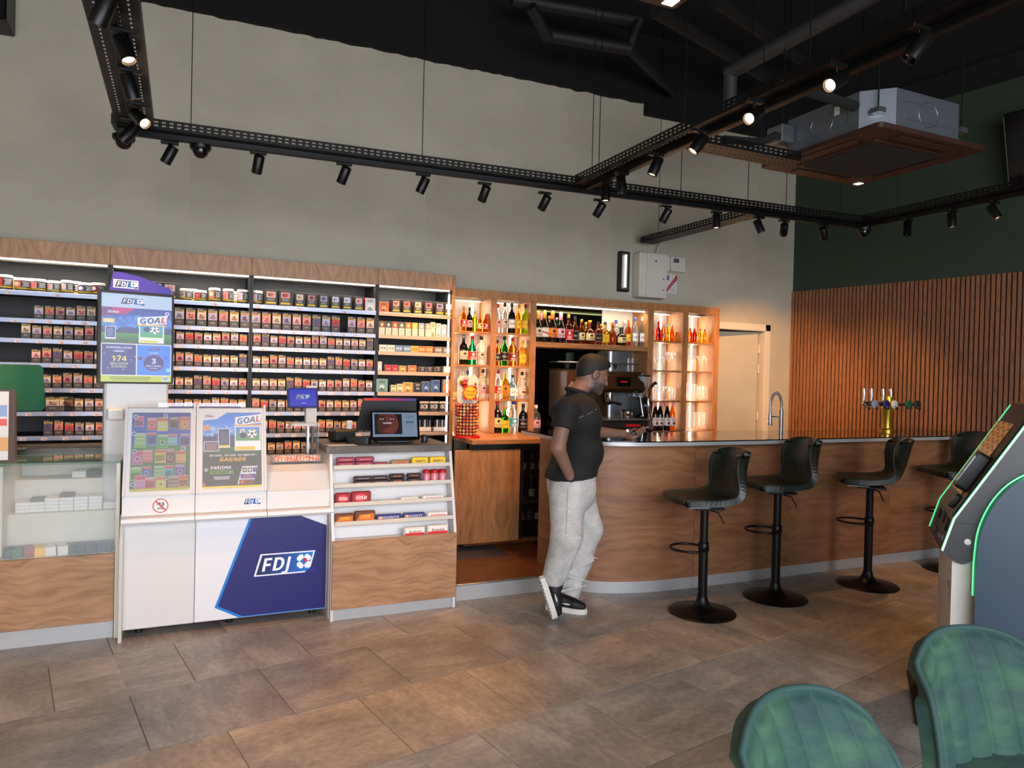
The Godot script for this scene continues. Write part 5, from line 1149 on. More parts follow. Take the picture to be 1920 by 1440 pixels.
	gr.call([[1008, "champ", 0.3, 0.046, "g_wine", "cap_gold", 8, "champagne bottle with grey label"], [1020.5, "champ", 0.31, 0.046, "g_wine", "cap_gold", 0, "champagne bottle with white label and red sash"], [1035.5, "champ", 0.31, 0.046, "g_wine", "cap_orange", 2, "champagne bottle with orange label"], [1051, "champ", 0.305, 0.046, "g_wine", "cap_pink", 3, "champagne bottle with pink foil and label"], [1065.5, "square", 0.29, 0.045, "g_whisky", "cap_gold", 6, "square whisky bottle with slanted red label"], [1077.5, "square", 0.275, 0.04, "g_whisky", "cap_dark", 4, "square whisky bottle with slanted black label"], [1090, "soda", 0.245, 0.036, "g_amber", "cap_gold", 5, "small amber cognac bottle"], [1105.5, "squat", 0.24, 0.05, "g_whisky", "cap_gold", 5, "round-shouldered cognac bottle with cream label"], [1121, "square", 0.235, 0.042, "g_whisky", "cap_dark", 4, "square whiskey bottle with black numbered label"], [1134.5, "square", 0.235, 0.042, "g_gold", "cap_dark", 1, "square honey whiskey bottle with yellow label"], [1148.5, "squat", 0.235, 0.042, "g_whisky", "cap_orange", -1, "amber bottle with orange stopper"], [1165, "squat", 0.19, 0.055, "g_black", "cap_dark", 5, "bulbous black bottle with cream banner"], [1178, "slim", 0.27, 0.03, "g_orange", "cap_orange", 1, "slim orange liqueur bottle"], [1190.5, "slim", 0.3, 0.036, "g_clear", "cap_blue", 9, "tall clear vodka bottle with dark blue neck"], [1204, "slim", 0.305, 0.036, "g_clear", "white", 9, "tall frosted vodka bottle"]], 1.898, 620, -6.25, "on the long centre shelf", "bottles on the long shelf")
	gr.call([[1014, "champ", 0.3, 0.042, "g_wine", "cap_pink", -1, "champagne bottle in the second row"], [1029, "slim", 0.27, 0.04, "g_amber", "cap_gold", -1, "amber bottle in the second row"], [1043, "wine", 0.26, 0.038, "g_green", "steel", -1, "green bottle in the second row"], [1098, "slim", 0.23, 0.038, "g_gold", "cap_gold", -1, "golden bottle in the second row"], [1127, "slim", 0.22, 0.038, "g_amber", "cap_gold", -1, "light amber bottle in the second row"], [1155, "slim", 0.27, 0.04, "g_clear", "cap_blue", -1, "blue-capped clear bottle in the second row"], [1171, "slim", 0.275, 0.036, "g_clear", "white", -1, "clear bottle in the second row"]], 1.898, 620, -6.36, "on the long centre shelf", "bottles on the long shelf")
	gr.call([[1234, "waist", 0.2, 0.032, "g_red", "g_red", -1, "dark red soda bottle"], [1243, "soda", 0.18, 0.028, "g_orange", "white", 6, "orange soda bottle"], [1252, "soda", 0.18, 0.026, "g_yellow", "white", -1, "small yellow soda bottle"], [1260, "soda", 0.18, 0.026, "g_orange", "white", -1, "small clear orange soda bottle"], [1271, "squat", 0.16, 0.042, "g_yellow", "white", -1, "round yellow lemonade bottle"]], 1.97, 620, -6.26, "top shelf of the third niche", "soft drinks in the third niche")
	gr.call([[1294, "syrup", 0.15, 0.03, "g_orange", "red", -1, "orange juice bottle"], [1302, "syrup", 0.15, 0.028, "g_red", "red", -1, "tomato red juice bottle"], [1312.5, "syrup", 0.15, 0.028, "g_yellow", "red", -1, "yellow juice bottle with red cap"], [1321.5, "syrup", 0.15, 0.028, "g_gold", "red", -1, "golden juice bottle with red cap"], [1332.5, "soda", 0.18, 0.032, "g_green", "g_green", 9, "green sparkling water bottle"]], 1.97, 620, -6.26, "top shelf of the fourth niche", "soft drinks in the fourth niche")
	gr.call([[1228, "syrup", 0.29, 0.036, "syrup", "cap_pink", 11, "dark syrup bottle with fruit label"], [1237, "syrup", 0.29, 0.036, "syrup", "cap_pink", 11, "dark syrup bottle with fruit label"], [1250, "syrup", 0.29, 0.036, "syrup", "cap_pink", 11, "dark syrup bottle with fruit label"], [1260, "syrup", 0.29, 0.036, "g_amber", "cap_pink", 11, "brown syrup bottle with fruit label"], [1274, "syrup", 0.29, 0.038, "g_red", "cap_pink", 11, "red syrup bottle with fruit label"]], 1.03, 790, -6.22, "on the counter under the third niche", "syrup bottles")
	for q in [[1231, 1.661, "stem", 0.14, 0.03, "third"], [1240, 1.661, "stem", 0.15, 0.03, "third"], [1252, 1.661, "stem", 0.2, 0.034, "third"], [1264, 1.661, "stem", 0.2, 0.034, "third"], [1296, 1.661, "cocktail", 0.17, 0.04, "fourth"], [1312, 1.661, "cocktail", 0.17, 0.046, "fourth"], [1325, 1.661, "cocktail", 0.165, 0.036, "fourth"],
		[1230, 1.345, "tumbler", 0.18, 0.028, "third"], [1238, 1.345, "tumbler", 0.17, 0.026, "third"], [1249, 1.345, "stem", 0.15, 0.032, "third"], [1261, 1.345, "tumbler", 0.13, 0.034, "third"], [1292, 1.345, "tumbler", 0.2, 0.028, "fourth"], [1302, 1.345, "tumbler", 0.18, 0.03, "fourth"], [1313, 1.345, "tumbler", 0.16, 0.032, "fourth"], [1324, 1.345, "tumbler", 0.15, 0.03, "fourth"],
		[1291, 1.03, "tumbler", 0.19, 0.026, "fourth"], [1299, 1.03, "tumbler", 0.19, 0.026, "fourth"], [1308, 1.03, "tumbler", 0.19, 0.026, "fourth"], [1317, 1.03, "tumbler", 0.19, 0.026, "fourth"], [1326, 1.03, "tumbler", 0.19, 0.026, "fourth"]]:
		var z := -6.25
		var lv: String = "lowest" if q[1] < 1.1 else ("middle" if q[1] < 1.5 else "second")
		drinkglass(q[2], Vector3(pz(q[0], 720, z).x, q[1] + 0.001, z), q[3], q[4], "clear %s glass on the %s level of the %s niche" % [{"stem": "stemmed", "cocktail": "wide cone-shaped", "tumbler": "straight tall"}[q[2]], lv, q[5]], "glasses, %s level, %s niche" % [lv, q[5]])
	# lollipop display
	var ch := thing("lollipop_stand", "round red lollipop stand with a yellow daisy-shaped sign on the back counter", "candy stand", Vector3(pz(875, 800, -5.78).x, 1.03, -5.78))
	part(ch, "base", lathem([Vector2(0, 0), Vector2(0.12, 0), Vector2(0.12, 0.012), Vector2(0.1, 0.02), Vector2(0, 0.02)], 20), M.red)
	part(ch, "drum", lathem([Vector2(0, 0.02), Vector2(0.088, 0.02), Vector2(0.088, 0.29), Vector2(0, 0.29)], 20), mk("drum", Color(0.25, 0.05, 0.04), 0.5))
	var mm := MultiMesh.new(); mm.transform_format = MultiMesh.TRANSFORM_3D; mm.use_colors = true
	var sp := SphereMesh.new(); sp.radius = 0.0125; sp.height = 0.025; sp.radial_segments = 8; sp.rings = 5
	var lm := mk("lolly", Color(1, 1, 1), 0.35); lm.vertex_color_use_as_albedo = true; sp.material = lm
	mm.mesh = sp; mm.instance_count = 200
	for i in 200:
		var a := TAU * (i % 20) / 20.0; mm.set_instance_transform(i, Transform3D(Basis(), Vector3(sin(a) * 0.096, 0.035 + (i / 20) * 0.027, cos(a) * 0.096)))
		mm.set_instance_color(i, [Color(0.55, 0.09, 0.05), Color(0.6, 0.28, 0.08), Color(0.5, 0.05, 0.06), Color(0.55, 0.4, 0.25)][rng.randi() % 4])
	var mi := MultiMeshInstance3D.new(); mi.name = "lollipops"; mi.multimesh = mm; ch.add_child(mi); mi.set_meta("kind", "stuff")
	part(ch, "sign_board", prismm(rrect(0.19, 0.24, 0.04), 0.006, Transform3D(Basis(), Vector3(0, 0.41, 0.0)), true), M.offwhite)
	var badge := MB.new(); var bp := PackedVector2Array()
	for i in 60:
		var a := TAU * i / 60.0; var rr := 0.064 + 0.006 * cos(a * 10.0); bp.append(Vector2(cos(a), sin(a)) * rr)
	badge.prism(bp, 0.008, Transform3D(Basis(), Vector3(0.01, 0.385, 0.03)), true)
	part(ch, "badge", badge, M.g_yellow if false else M.cap_orange)
	part(ch, "badge_print", facem(0.116, 0.116, R.chups, Transform3D(Basis(), Vector3(0.01, 0.385, 0.0386))), M.poster)
	for q in [[-0.06, 0.47, 0.022, "g_lime"], [0.07, 0.46, 0.012, "red"], [0.078, 0.42, 0.01, "red"], [-0.035, 0.46, 0.03, "red"], [0.08, 0.33, 0.01, "red"], [-0.02, 0.5, 0.026, "cap_pink"]]: part(ch, "fruit", lathem([Vector2(0, -q[2]), Vector2(q[2] * 0.7, -q[2] * 0.7), Vector2(q[2], 0), Vector2(q[2] * 0.7, q[2] * 0.7), Vector2(0, q[2])], 12, Transform3D(Basis(), Vector3(q[0], q[1], 0.008))), M[q[3]] if q[3] != "g_lime" else M.g_yellow)
	coffee()
	# fly killer, alarm box, licence notice on the wall above
	var ik := thing("insect_lamp", "black-framed wall insect lamp with a pale tube beside the white cabinet", "lamp", Vector3(4.165, 2.69, ZW + 0.001))
	part(ik, "frame", bxm(-0.06, 0.07, -0.21, 0.21, 0, 0.05, 0.006), M.black)
	part(ik, "reflector", bxm(-0.035, 0.045, -0.19, 0.19, 0.05, 0.056), M.steel)
	part(ik, "tube", cylm(Vector3(0, -0.17, 0.075), Vector3(0, 0.17, 0.075), 0.013, 10), M.lampwhite)
	var wc := thing("wall_cabinet", "white metal equipment cabinet on the wall above the back bar", "cabinet", Vector3(4.47, 2.66, ZW + 0.001))
	part(wc, "box", bxm(-0.17, 0.17, -0.235, 0.24, 0, 0.14, 0.012), M.offwhite)
	part(wc, "front", prismm(rrect(0.26, 0.46, 0.02), 0.012, Transform3D(Basis(), Vector3(0.035, 0.0, 0.1405)), true), M.offwhite)
	for q in [[0.02, 0.15, 0.009], [0.12, -0.03, 0.006], [0.12, -0.15, 0.006]]: part(wc, "lock", cylm(Vector3(q[0], q[1], 0.152), Vector3(q[0], q[1], 0.158), q[2], 10), M.black)
	part(wc, "cable", tubem([Vector3(0.1, 0.24, 0.05), Vector3(0.105, 0.3, 0.06), Vector3(0.13, 0.38, 0.12)], 0.008, 6), M.offwhite)
	var ab := thing("alarm_box", "small white wall box to the right of the white cabinet", "box", Vector3(4.835, 2.82, ZW + 0.001))
	part(ab, "body", bxm(-0.115, 0.115, -0.085, 0.085, 0, 0.04, 0.008), M.offwhite)
	part(ab, "cover", prismm(pl([0, -0.08, 0.03, -0.08, 0.015, 0.0, 0.02, 0.075, 0, 0.08]), 0.19, Transform3D(Basis(Vector3(0, 0, 1), Vector3.UP, Vector3(-1, 0, 0)), Vector3(0.105, 0, 0.0405)), true), M.offwhite)
	part(ab, "grille", bxm(-0.05, 0.02, 0.015, 0.06, 0.063, 0.066), M.grey)
	var ln := one("licence_notice", facem(0.15, 0.205, R.licence, Transform3D(Basis(), Vector3(0, 0, 0.003))).add(bxm(-0.075, 0.075, -0.1025, 0.1025, 0, 0.0022).mesh(M.paper), M.poster), null, "white licence notice with a diagonal red band under the alarm box", "notice", Vector3(4.805, 2.612, ZW + 0.001))

func coffee():
	var z := -5.95
	var t := thing("espresso_machine", "bronze and chrome espresso machine on the back counter behind the man", "coffee machine", Vector3(3.62, 1.03, z))
	var bronze: StandardMaterial3D = mk("bronze", Color(0.36, 0.26, 0.18), 0.3, 0.8)
	part(t, "base", bxm(-0.42, 0.42, 0.06, 0.14, -0.26, 0.24, 0.01), M.black)
	for x in [-0.36, 0.36]:
		for zz in [-0.2, 0.18]: part(t, "foot", cylm(Vector3(x, 0, zz), Vector3(x, 0.06, zz), 0.025, 10), M.steel)
	part(t, "drip_tray", bxm(-0.4, 0.4, 0.141, 0.16, -0.05, 0.25, 0.004), M.steel)
	part(t, "back_plate", bxm(-0.4, 0.4, 0.14, 0.4, -0.24, -0.06, 0.01), bronze)
	part(t, "upper_body", prismm(pl([-0.24, 0.4, 0.12, 0.4, 0.16, 0.44, 0.1, 0.6, -0.24, 0.62]), 0.84, Transform3D(Basis(Vector3(0, 0, 1), Vector3.UP, Vector3(-1, 0, 0)), Vector3(0.42, 0, 0))), bronze)
	part(t, "cup_rail", tubem([Vector3(-0.42, 0.68, 0.06), Vector3(0.42, 0.68, 0.06), Vector3(0.42, 0.68, -0.22), Vector3(-0.42, 0.68, -0.22)], 0.008, 6, true), M.steel)
	for s in [-1, 1]: part(t, "side_frame", tubem(bez([Vector3(s * 0.44, 0.06, 0.26), Vector3(s * 0.445, 0.3, 0.18), Vector3(s * 0.44, 0.45, 0.22), Vector3(s * 0.44, 0.5, 0.3)], 6), 0.018, 8), M.chrome)
	for s in [-1, 1]: part(t, "side_cover", bxm(s * 0.42 - 0.012, s * 0.42 + 0.012, 0.16, 0.6, -0.22, 0.12, 0.01), M.steel)
	for x in [-0.2, 0.08]:
		var g := part(t, "brew_group", lathem([Vector2(0, 0.31), Vector2(0.035, 0.31), Vector2(0.04, 0.34), Vector2(0.045, 0.4), Vector2(0, 0.4)], 16, Transform3D(Basis(), Vector3(x, 0, 0.06))), M.chrome)
		part(g, "portafilter", tubem([Vector3(x, 0.31, 0.06), Vector3(x, 0.31, 0.12), Vector3(x, 0.295, 0.26)], [0.03, 0.014, 0.014], 8), M.black)
	for x in [-0.32, 0.3]: part(t, "steam_wand", tubem([Vector3(x, 0.42, 0.17), Vector3(x + 0.02, 0.38, 0.22), Vector3(x + 0.05, 0.18, 0.24)], 0.007, 6), M.chrome)
	var kp := part(t, "keypad", bxm(-0.3, -0.08, 0.49, 0.53, 0.13, 0.15, 0.004), M.black)
	for k in 5: part(kp, "key", cylm(Vector3(-0.27 + k * 0.04, 0.51, 0.15), Vector3(-0.27 + k * 0.04, 0.51, 0.154), 0.008, 8), M.white)
	part(t, "display", bxm(0.1, 0.26, 0.46, 0.55, 0.135, 0.158, 0.004), M.gloss)
	part(t, "name_plate", bxm(0.14, 0.22, 0.5, 0.512, 0.158, 0.16), M.red)
	part(t, "base_plate_sign", bxm(0.16, 0.32, 0.085, 0.105, 0.24, 0.243), M.red)
	var i := 0
	for q in [[-0.3, -0.1], [-0.2, -0.05], [-0.1, -0.12], [0.0, -0.04], [0.1, -0.1], [0.2, -0.06]]:
		one("coffee_cup", lathem([Vector2(0, 0), Vector2(0.022, 0), Vector2(0.036, 0.05), Vector2(0.033, 0.05), Vector2(0.02, 0.006), Vector2(0, 0.006)], 12), M.darkgrey, "dark coffee cup stored on top of the espresso machine", "cup", Vector3(3.62 + q[0], 1.652, z + q[1]), 0.0, "cups on the espresso machine")
	# grinders
	var g := thing("coffee_grinder", "black coffee grinder with a clear hopper of beans on the back counter", "grinder", Vector3(pz(1193, 790, z).x, 1.03, z + 0.05))
	part(g, "base", bxm(-0.09, 0.09, 0, 0.05, -0.12, 0.12, 0.012), M.black)
	part(g, "body", prismm(pl([-0.11, 0.05, 0.02, 0.05, 0.03, 0.16, 0.1, 0.2, 0.11, 0.3, 0.06, 0.36, -0.09, 0.36]), 0.15, Transform3D(Basis(Vector3(0, 0, 1), Vector3.UP, Vector3(-1, 0, 0)), Vector3(0.075, 0, 0)), true), M.black)
	part(g, "display", bxm(-0.02, 0.05, 0.27, 0.29, 0.107, 0.112), M.lip_cool)
	part(g, "beans", lathem([Vector2(0, 0.365), Vector2(0.035, 0.365), Vector2(0.078, 0.46), Vector2(0, 0.47)], 16), M.beans)
	part(g, "hopper", lathem([Vector2(0.04, 0.362), Vector2(0.085, 0.46), Vector2(0.1, 0.56), Vector2(0.098, 0.56), Vector2(0.083, 0.46), Vector2(0.038, 0.362)], 18), M.glass)
	part(g, "hopper_lid", lathem([Vector2(0, 0.56), Vector2(0.104, 0.56), Vector2(0.1, 0.575), Vector2(0, 0.58)], 18), M.black)
	var h := thing("milk_boiler", "tall stainless water boiler with sight tubes beside the grinder", "boiler", Vector3(pz(1168, 760, z).x, 1.03, z - 0.16))
	part(h, "body", prismm(rrect(0.3, 0.24, 0.04), 0.8, Transform3D(Basis(Vector3.RIGHT, Vector3(0, 0, 1), Vector3(0, -1, 0)), Vector3(0, 0.8, 0)), true), M.steel)
	for x in [0.07, 0.12]: part(h, "sight_tube", cylm(Vector3(x, 0.45, 0.13), Vector3(x, 0.74, 0.13), 0.011, 8), M.glass)
	var mp := thing("milk_pitcher", "ribbed stainless steel canister next to the grinder", "canister", Vector3(pz(1176, 775, -5.8).x, 1.03, -5.8))
	part(mp, "body", lathem([Vector2(0, 0), Vector2(0.055, 0), Vector2(0.055, 0.1), Vector2(0.052, 0.105), Vector2(0.055, 0.11), Vector2(0.055, 0.16), Vector2(0.052, 0.165), Vector2(0.055, 0.17), Vector2(0.055, 0.22), Vector2(0, 0.22)], 18), M.chrome)
	part(mp, "lid", lathem([Vector2(0, 0.22), Vector2(0.058, 0.22), Vector2(0.058, 0.235), Vector2(0, 0.24)], 18), M.black)

# ---------------------------------------------------------------- bar counter, stools, chairs
func grid_mesh(fn: Callable, nu: int, nv: int, th: float, m: Material, us := 1.0, vs := 1.0) -> ArrayMesh:    # closed shell of thickness th about a surface fn(u, v)
	var P := []; var N := []
	for j in nv + 1:
		var row := []; var nr := []
		for i in nu + 1:
			var u := -1.0 + 2.0 * i / nu; var v := float(j) / nv
			row.append(fn.call(u, v))
			var e := 0.004
			nr.append(((fn.call(u + e, v) - fn.call(u - e, v)).cross(fn.call(u, v + e) - fn.call(u, v - e))).normalized())
		P.append(row); N.append(nr)
	var b := MB.new()
	for j in nv:
		for i in nu:
			var q := [[j, i], [j, i + 1], [j + 1, i + 1], [j + 1, i]]
			for tr in [[0, 2, 1], [0, 3, 2]]:
				for k in tr:
					var a: Array = q[k]; b.put(P[a[0]][a[1]], N[a[0]][a[1]], Vector2(us * a[1] / nu, vs * a[0] / nv))
			for tr in [[0, 1, 2], [0, 2, 3]]:
				for k in tr:
					var a: Array = q[k]; b.put(P[a[0]][a[1]] - N[a[0]][a[1]] * th, -N[a[0]][a[1]], Vector2(us * a[1] / nu, vs * a[0] / nv))
	var rim := []
	for i in nu: rim.append([0, i])
	for j in nv: rim.append([j, nu])
	for i in nu: rim.append([nv, nu - i])
	for j in nv: rim.append([nv - j, 0])
	for k in rim.size():
		var a: Array = rim[k]; var c: Array = rim[(k + 1) % rim.size()]
		var A: Vector3 = P[a[0]][a[1]]; var B: Vector3 = P[c[0]][c[1]]
		b.quad(A - N[a[0]][a[1]] * th, B - N[c[0]][c[1]] * th, B, A)
	return b.mesh(m)
func rim_path(fn: Callable, k := 14) -> Array:
	var o := []
	for i in k: o.append(fn.call(-1.0 + 2.0 * i / k, 0.0))
	for i in k: o.append(fn.call(1.0, float(i) / k))
	for i in k: o.append(fn.call(1.0 - 2.0 * i / k, 1.0))
	for i in k: o.append(fn.call(-1.0, 1.0 - float(i) / k))
	return o
func seat_fn(u: float, v: float) -> Vector3:     # bucket seat, front +z, from front edge (v 0) to top of back (v 1)
	var pr := [Vector2(0.235, -0.02), Vector2(0.225, 0.012), Vector2(0.12, 0.016), Vector2(0.0, 0.004), Vector2(-0.11, 0.012), Vector2(-0.175, 0.07), Vector2(-0.21, 0.17), Vector2(-0.235, 0.27), Vector2(-0.255, 0.335)]
	var f := clampf(v, 0.0, 1.0) * (pr.size() - 1); var i := mini(int(f), pr.size() - 2)
	var p: Vector2 = pr[i].cubic_interpolate(pr[i + 1], pr[maxi(i - 1, 0)], pr[mini(i + 2, pr.size() - 1)], f - i)
	var bk := smoothstep(0.45, 0.85, v)
	var w := lerpf(lerpf(0.17, 0.225, smoothstep(0.0, 0.3, v)), 0.2, smoothstep(0.75, 1.0, v))
	var cu := absf(u) * absf(u)
	return Vector3(u * w * (1.0 - 0.08 * cu * bk), p.y + (1.0 - bk) * 0.028 * cu * smoothstep(0.2, 0.5, v) - (0.035 * cu * cu if v > 0.9 else 0.0) * (v - 0.9) * 10.0, p.x + bk * 0.1 * cu - (0.03 * cu if v < 0.15 else 0.0) * (0.15 - v) * 6.0)
func stool(at: Vector3, face: Vector3, hs: float, label: String):
	var t := thing("bar_stool", label, "stool", at, atan2(face.x, face.z), "bar stools")
	part(t, "base", lathem([Vector2(0, 0), Vector2(0.222, 0), Vector2(0.226, 0.006), Vector2(0.215, 0.014), Vector2(0.13, 0.026), Vector2(0.065, 0.045), Vector2(0.043, 0.075), Vector2(0.034, 0.11), Vector2(0, 0.11)], 40), M.blackmetal)
	part(t, "column", cylm(Vector3(0, 0.1, 0), Vector3(0, hs * 0.62, 0), 0.031, 20), M.blackmetal)
	part(t, "gas_lift", cylm(Vector3(0, hs * 0.6, 0), Vector3(0, hs - 0.06, 0), 0.027, 16), M.blackmetal)
	var rp := []
	for i in 24:
		var a := TAU * i / 24.0; rp.append(Vector3(sin(a) * 0.125, 0.0, 0.105 + cos(a) * 0.125))
	part(t, "footrest", tubem(rp, 0.0085, 8, true), M.blackmetal, Vector3(0, hs - 0.335, 0))
	part(t, "collar", cylm(Vector3(0, hs - 0.36, 0), Vector3(0, hs - 0.3, 0), 0.035, 16, -1, 0.003), M.blackmetal)
	part(t, "seat_plate", bxm(-0.1, 0.1, hs - 0.066, hs - 0.05, -0.1, 0.1, 0.004), M.black)
	part(t, "plate_edge", bxm(-0.12, 0.12, hs - 0.049, hs - 0.043, 0.02, 0.17), M.steel)
	part(t, "lever", tubem([Vector3(0.03, hs - 0.07, 0.0), Vector3(0.1, hs - 0.08, -0.05), Vector3(0.13, hs - 0.15, -0.08)], 0.005, 6), M.black)
	var sh := part(t, "seat_shell", grid_mesh(seat_fn, 18, 30, 0.042, M.leather), null, Vector3(0, hs, 0))
	part(sh, "piping", tubem(rim_path(seat_fn), 0.0045, 6, true), M.stitch if false else M.leather)
	var st := MB.new()
	for s in [-1.0, 1.0]:
		for i in 60:
			var v := 0.06 + 0.86 * i / 60.0
			var a := seat_fn(0.93 * s, v); var b := seat_fn(0.93 * s, v + 0.007)
			st.cyl(a + Vector3(0, 0.001, 0.001), b + Vector3(0, 0.001, 0.001), 0.0016, 4)
	var sm := part(sh, "stitching", st, M.stitch); sm.set_meta("kind", "stuff")
func bar():
	var t := thing("bar_counter", "long curved oak-fronted bar with black glossy top", "bar", Vector3(0, 0, 0))
	var fr := [Vector2(2.53, -5.02), Vector2(2.53, -4.86), Vector2(2.555, -4.74), Vector2(2.61, -4.62), Vector2(2.70, -4.52), Vector2(2.83, -4.44), Vector2(3.0, -4.385), Vector2(3.2, -4.355), Vector2(3.5, -4.34)]
	var flat := Transform3D(Basis(Vector3.RIGHT, Vector3(0, 0, 1), Vector3(0, -1, 0)), Vector3.ZERO)
	var cv := []; for q in bez(fr, 4): cv.append(q)
	var band := func(y0, y1, off):      # curved panel as a thin prism
		var p := PackedVector2Array(); var back := []
		for i in cv.size():
			var d: Vector2 = (cv[mini(i + 1, cv.size() - 1)] - cv[maxi(i - 1, 0)]).normalized(); var n := Vector2(-d.y, d.x)
			p.append(cv[i] + n * off); back.append(cv[i] + n * (off - 0.018))
		back.reverse(); for q in back: p.append(q)
		var m := MB.new(); m.prism(p, y1 - y0, Transform3D(flat.basis, Vector3(0, y1, 0)), true); return m
	var core := PackedVector2Array(); for q in cv: core.append(q + Vector2(0.03, -0.03))
	for q in [Vector2(6.93, -4.37), Vector2(6.83, -4.93), Vector2(2.9, -4.93), Vector2(2.62, -5.02)]: core.append(q)
	part(t, "core", prismm(core, 1.07, Transform3D(flat.basis, Vector3(0, 1.09, 0))), M.oak_bar)
	part(t, "curved_panel", band.call(0.085, 1.09, 0.0), M.oak_bar)
	part(t, "curved_kick", band.call(0.0, 0.084, -0.004), M.kick)
	var xs := [3.502, 4.46, 5.62, 6.93]
	for i in 3:
		var b := MB.new(); b.uvo = Vector2(i * 0.7, i * 0.43); b.bx(xs[i], xs[i + 1] - 0.0015, 0.085, 1.09, -4.356, -4.336, 0.001)
		part(t, "front_panel", b, M.oak_bar)
		part(t, "kick", bxm(xs[i], xs[i + 1] - 0.001, 0, 0.084, -4.36, -4.342), M.kick)
	var tp := [Vector2(2.523, -5.36), Vector2(2.523, -4.98), Vector2(2.535, -4.79), Vector2(2.58, -4.58), Vector2(2.66, -4.40), Vector2(2.78, -4.30), Vector2(2.95, -4.245), Vector2(3.37, -4.21), Vector2(4.0, -4.205)]
	var poly := PackedVector2Array(); for q in bez(tp, 4): poly.append(q)
	for q in [Vector2(6.99, -4.205), Vector2(6.84, -4.95), Vector2(3.05, -4.95), Vector2(3.05, -5.36)]: poly.append(q)
	part(t, "edge_band", prismm(poly, 0.026, Transform3D(flat.basis, Vector3(0, 1.117, 0)), true), M.kick)
	var ins := Geometry2D.offset_polygon(poly, -0.002)
	part(t, "top", prismm(ins[0], 0.008, Transform3D(flat.basis, Vector3(0, 1.1255, 0)), true), M.bartop)
	# stools
	stool(Vector3(3.2, 0, -3.86), Vector3(-0.97, 0, -0.24), 0.775, "dark green leather bar stool turned sideways, lowest seat, nearest the curved bar end")
	stool(Vector3(3.925, 0, -3.935), Vector3(-0.95, 0, -0.3), 0.832, "dark green leather bar stool turned sideways, second from the curved bar end")
	stool(Vector3(4.87, 0, -3.93), Vector3(-0.72, 0, -0.69), 0.83, "dark green leather bar stool showing its rounded back, third from the curved bar end")
	stool(Vector3(5.98, 0, -4.0), Vector3(-0.95, 0, -0.3), 0.845, "dark green leather bar stool half hidden behind the betting kiosk")
	# beer taps
	var c := Vector3(6.05, 1.126, -4.72)
	var tw := thing("beer_tower", "brass beer column with a chrome cross bar of six tap badges on the bar", "beer tap", c)
	part(tw, "column", lathem([Vector2(0, 0), Vector2(0.07, 0), Vector2(0.07, 0.015), Vector2(0.045, 0.03), Vector2(0.042, 0.12), Vector2(0.055, 0.2), Vector2(0.062, 0.26), Vector2(0.062, 0.33), Vector2(0, 0.335)], 24), M.brass)
	part(tw, "cross_bar", cylm(Vector3(-0.36, 0.26, 0.03), Vector3(0.33, 0.26, 0.03), 0.02, 14, -1, 0.004), M.chrome)
	var cols := [M.chrome, M.lip_cool, M.navy, M.cream, M.g_mint, M.darkgrey]
	for k in 6:
		var x: float = [-0.36, -0.26, -0.105, 0.0, 0.2, 0.32][k]
		var tap := part(tw, "tap", cylm(Vector3(x, 0.26, 0.03), Vector3(x, 0.22, 0.1), 0.012, 10), M.chrome)
		if k > 0: part(tap, "badge", cylm(Vector3(x, 0.255, 0.066), Vector3(x, 0.255, 0.082), 0.042, 22, -1, 0.004), cols[k] if k != 4 else M.termgreen)
		if k in [0, 1, 2, 3]: part(tap, "handle", tubem([Vector3(x, 0.28, 0.03), Vector3(x, 0.34, 0.035), Vector3(x, 0.4, 0.03)], [0.011, 0.013, 0.017], 8), M.chrome)
	# kitchen mixer tap
	var fp := py(1467, 810, 1.126)
	var fa := thing("spring_faucet", "tall chrome spring-hose mixer tap at the bar sink", "faucet", Vector3(fp.x, 1.126, fp.z - 0.02))
	part(fa, "riser", cylm(Vector3(0, 0, 0), Vector3(0, 0.2, 0), 0.018, 14), M.steel)
	var arc := []
	for i in 25:
		var a := PI * i / 24.0; arc.append(Vector3(-0.065 + cos(a) * 0.065, 0.23 + sin(a) * 0.115, 0))
	part(fa, "hose", tubem([Vector3(0, 0.2, 0)] + arc + [Vector3(-0.13, 0.17, 0)], 0.0095, 8), M.steel)
	var sp := []
	for i in 260:
		var f := i / 260.0; var k := f * 24.0; var i0 := mini(int(k), 23)
		var ce: Vector3 = arc[i0].lerp(arc[i0 + 1], k - i0)
		var d: Vector3 = (arc[i0 + 1] - arc[i0]).normalized(); var n := d.cross(Vector3.BACK)
		var a := f * TAU * 32.0; sp.append(ce + (n * cos(a) + Vector3.BACK * sin(a)) * 0.0125)
	part(fa, "spring", tubem(sp, 0.0022, 4), M.chrome)
	part(fa, "spray_head", lathem([Vector2(0, 0.06), Vector2(0.024, 0.06), Vector2(0.018, 0.08), Vector2(0.016, 0.15), Vector2(0.01, 0.19), Vector2(0, 0.19)], 14, Transform3D(Basis(), Vector3(-0.13, 0, 0))), M.steel)
	part(fa, "holder", tubem([Vector3(0, 0.13, 0), Vector3(-0.13, 0.14, 0)], 0.005, 6), M.chrome)
	# menu holder
	var mp := py(1823, 806, 1.126)
	var mn := thing("menu_stand", "folded two-tone menu in a clear stand on the far end of the bar", "menu", Vector3(mp.x - 0.02, 1.126, mp.z), 0.12)
	part(mn, "foot", bxm(-0.12, 0.12, 0, 0.012, -0.04, 0.04, 0.003), M.brass)
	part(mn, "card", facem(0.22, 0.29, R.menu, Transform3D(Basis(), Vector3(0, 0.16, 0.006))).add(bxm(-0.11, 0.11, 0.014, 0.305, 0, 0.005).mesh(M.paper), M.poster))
	part(mn, "sleeve", bxm(-0.114, 0.114, 0.012, 0.31, 0.008, 0.011), M.glass)

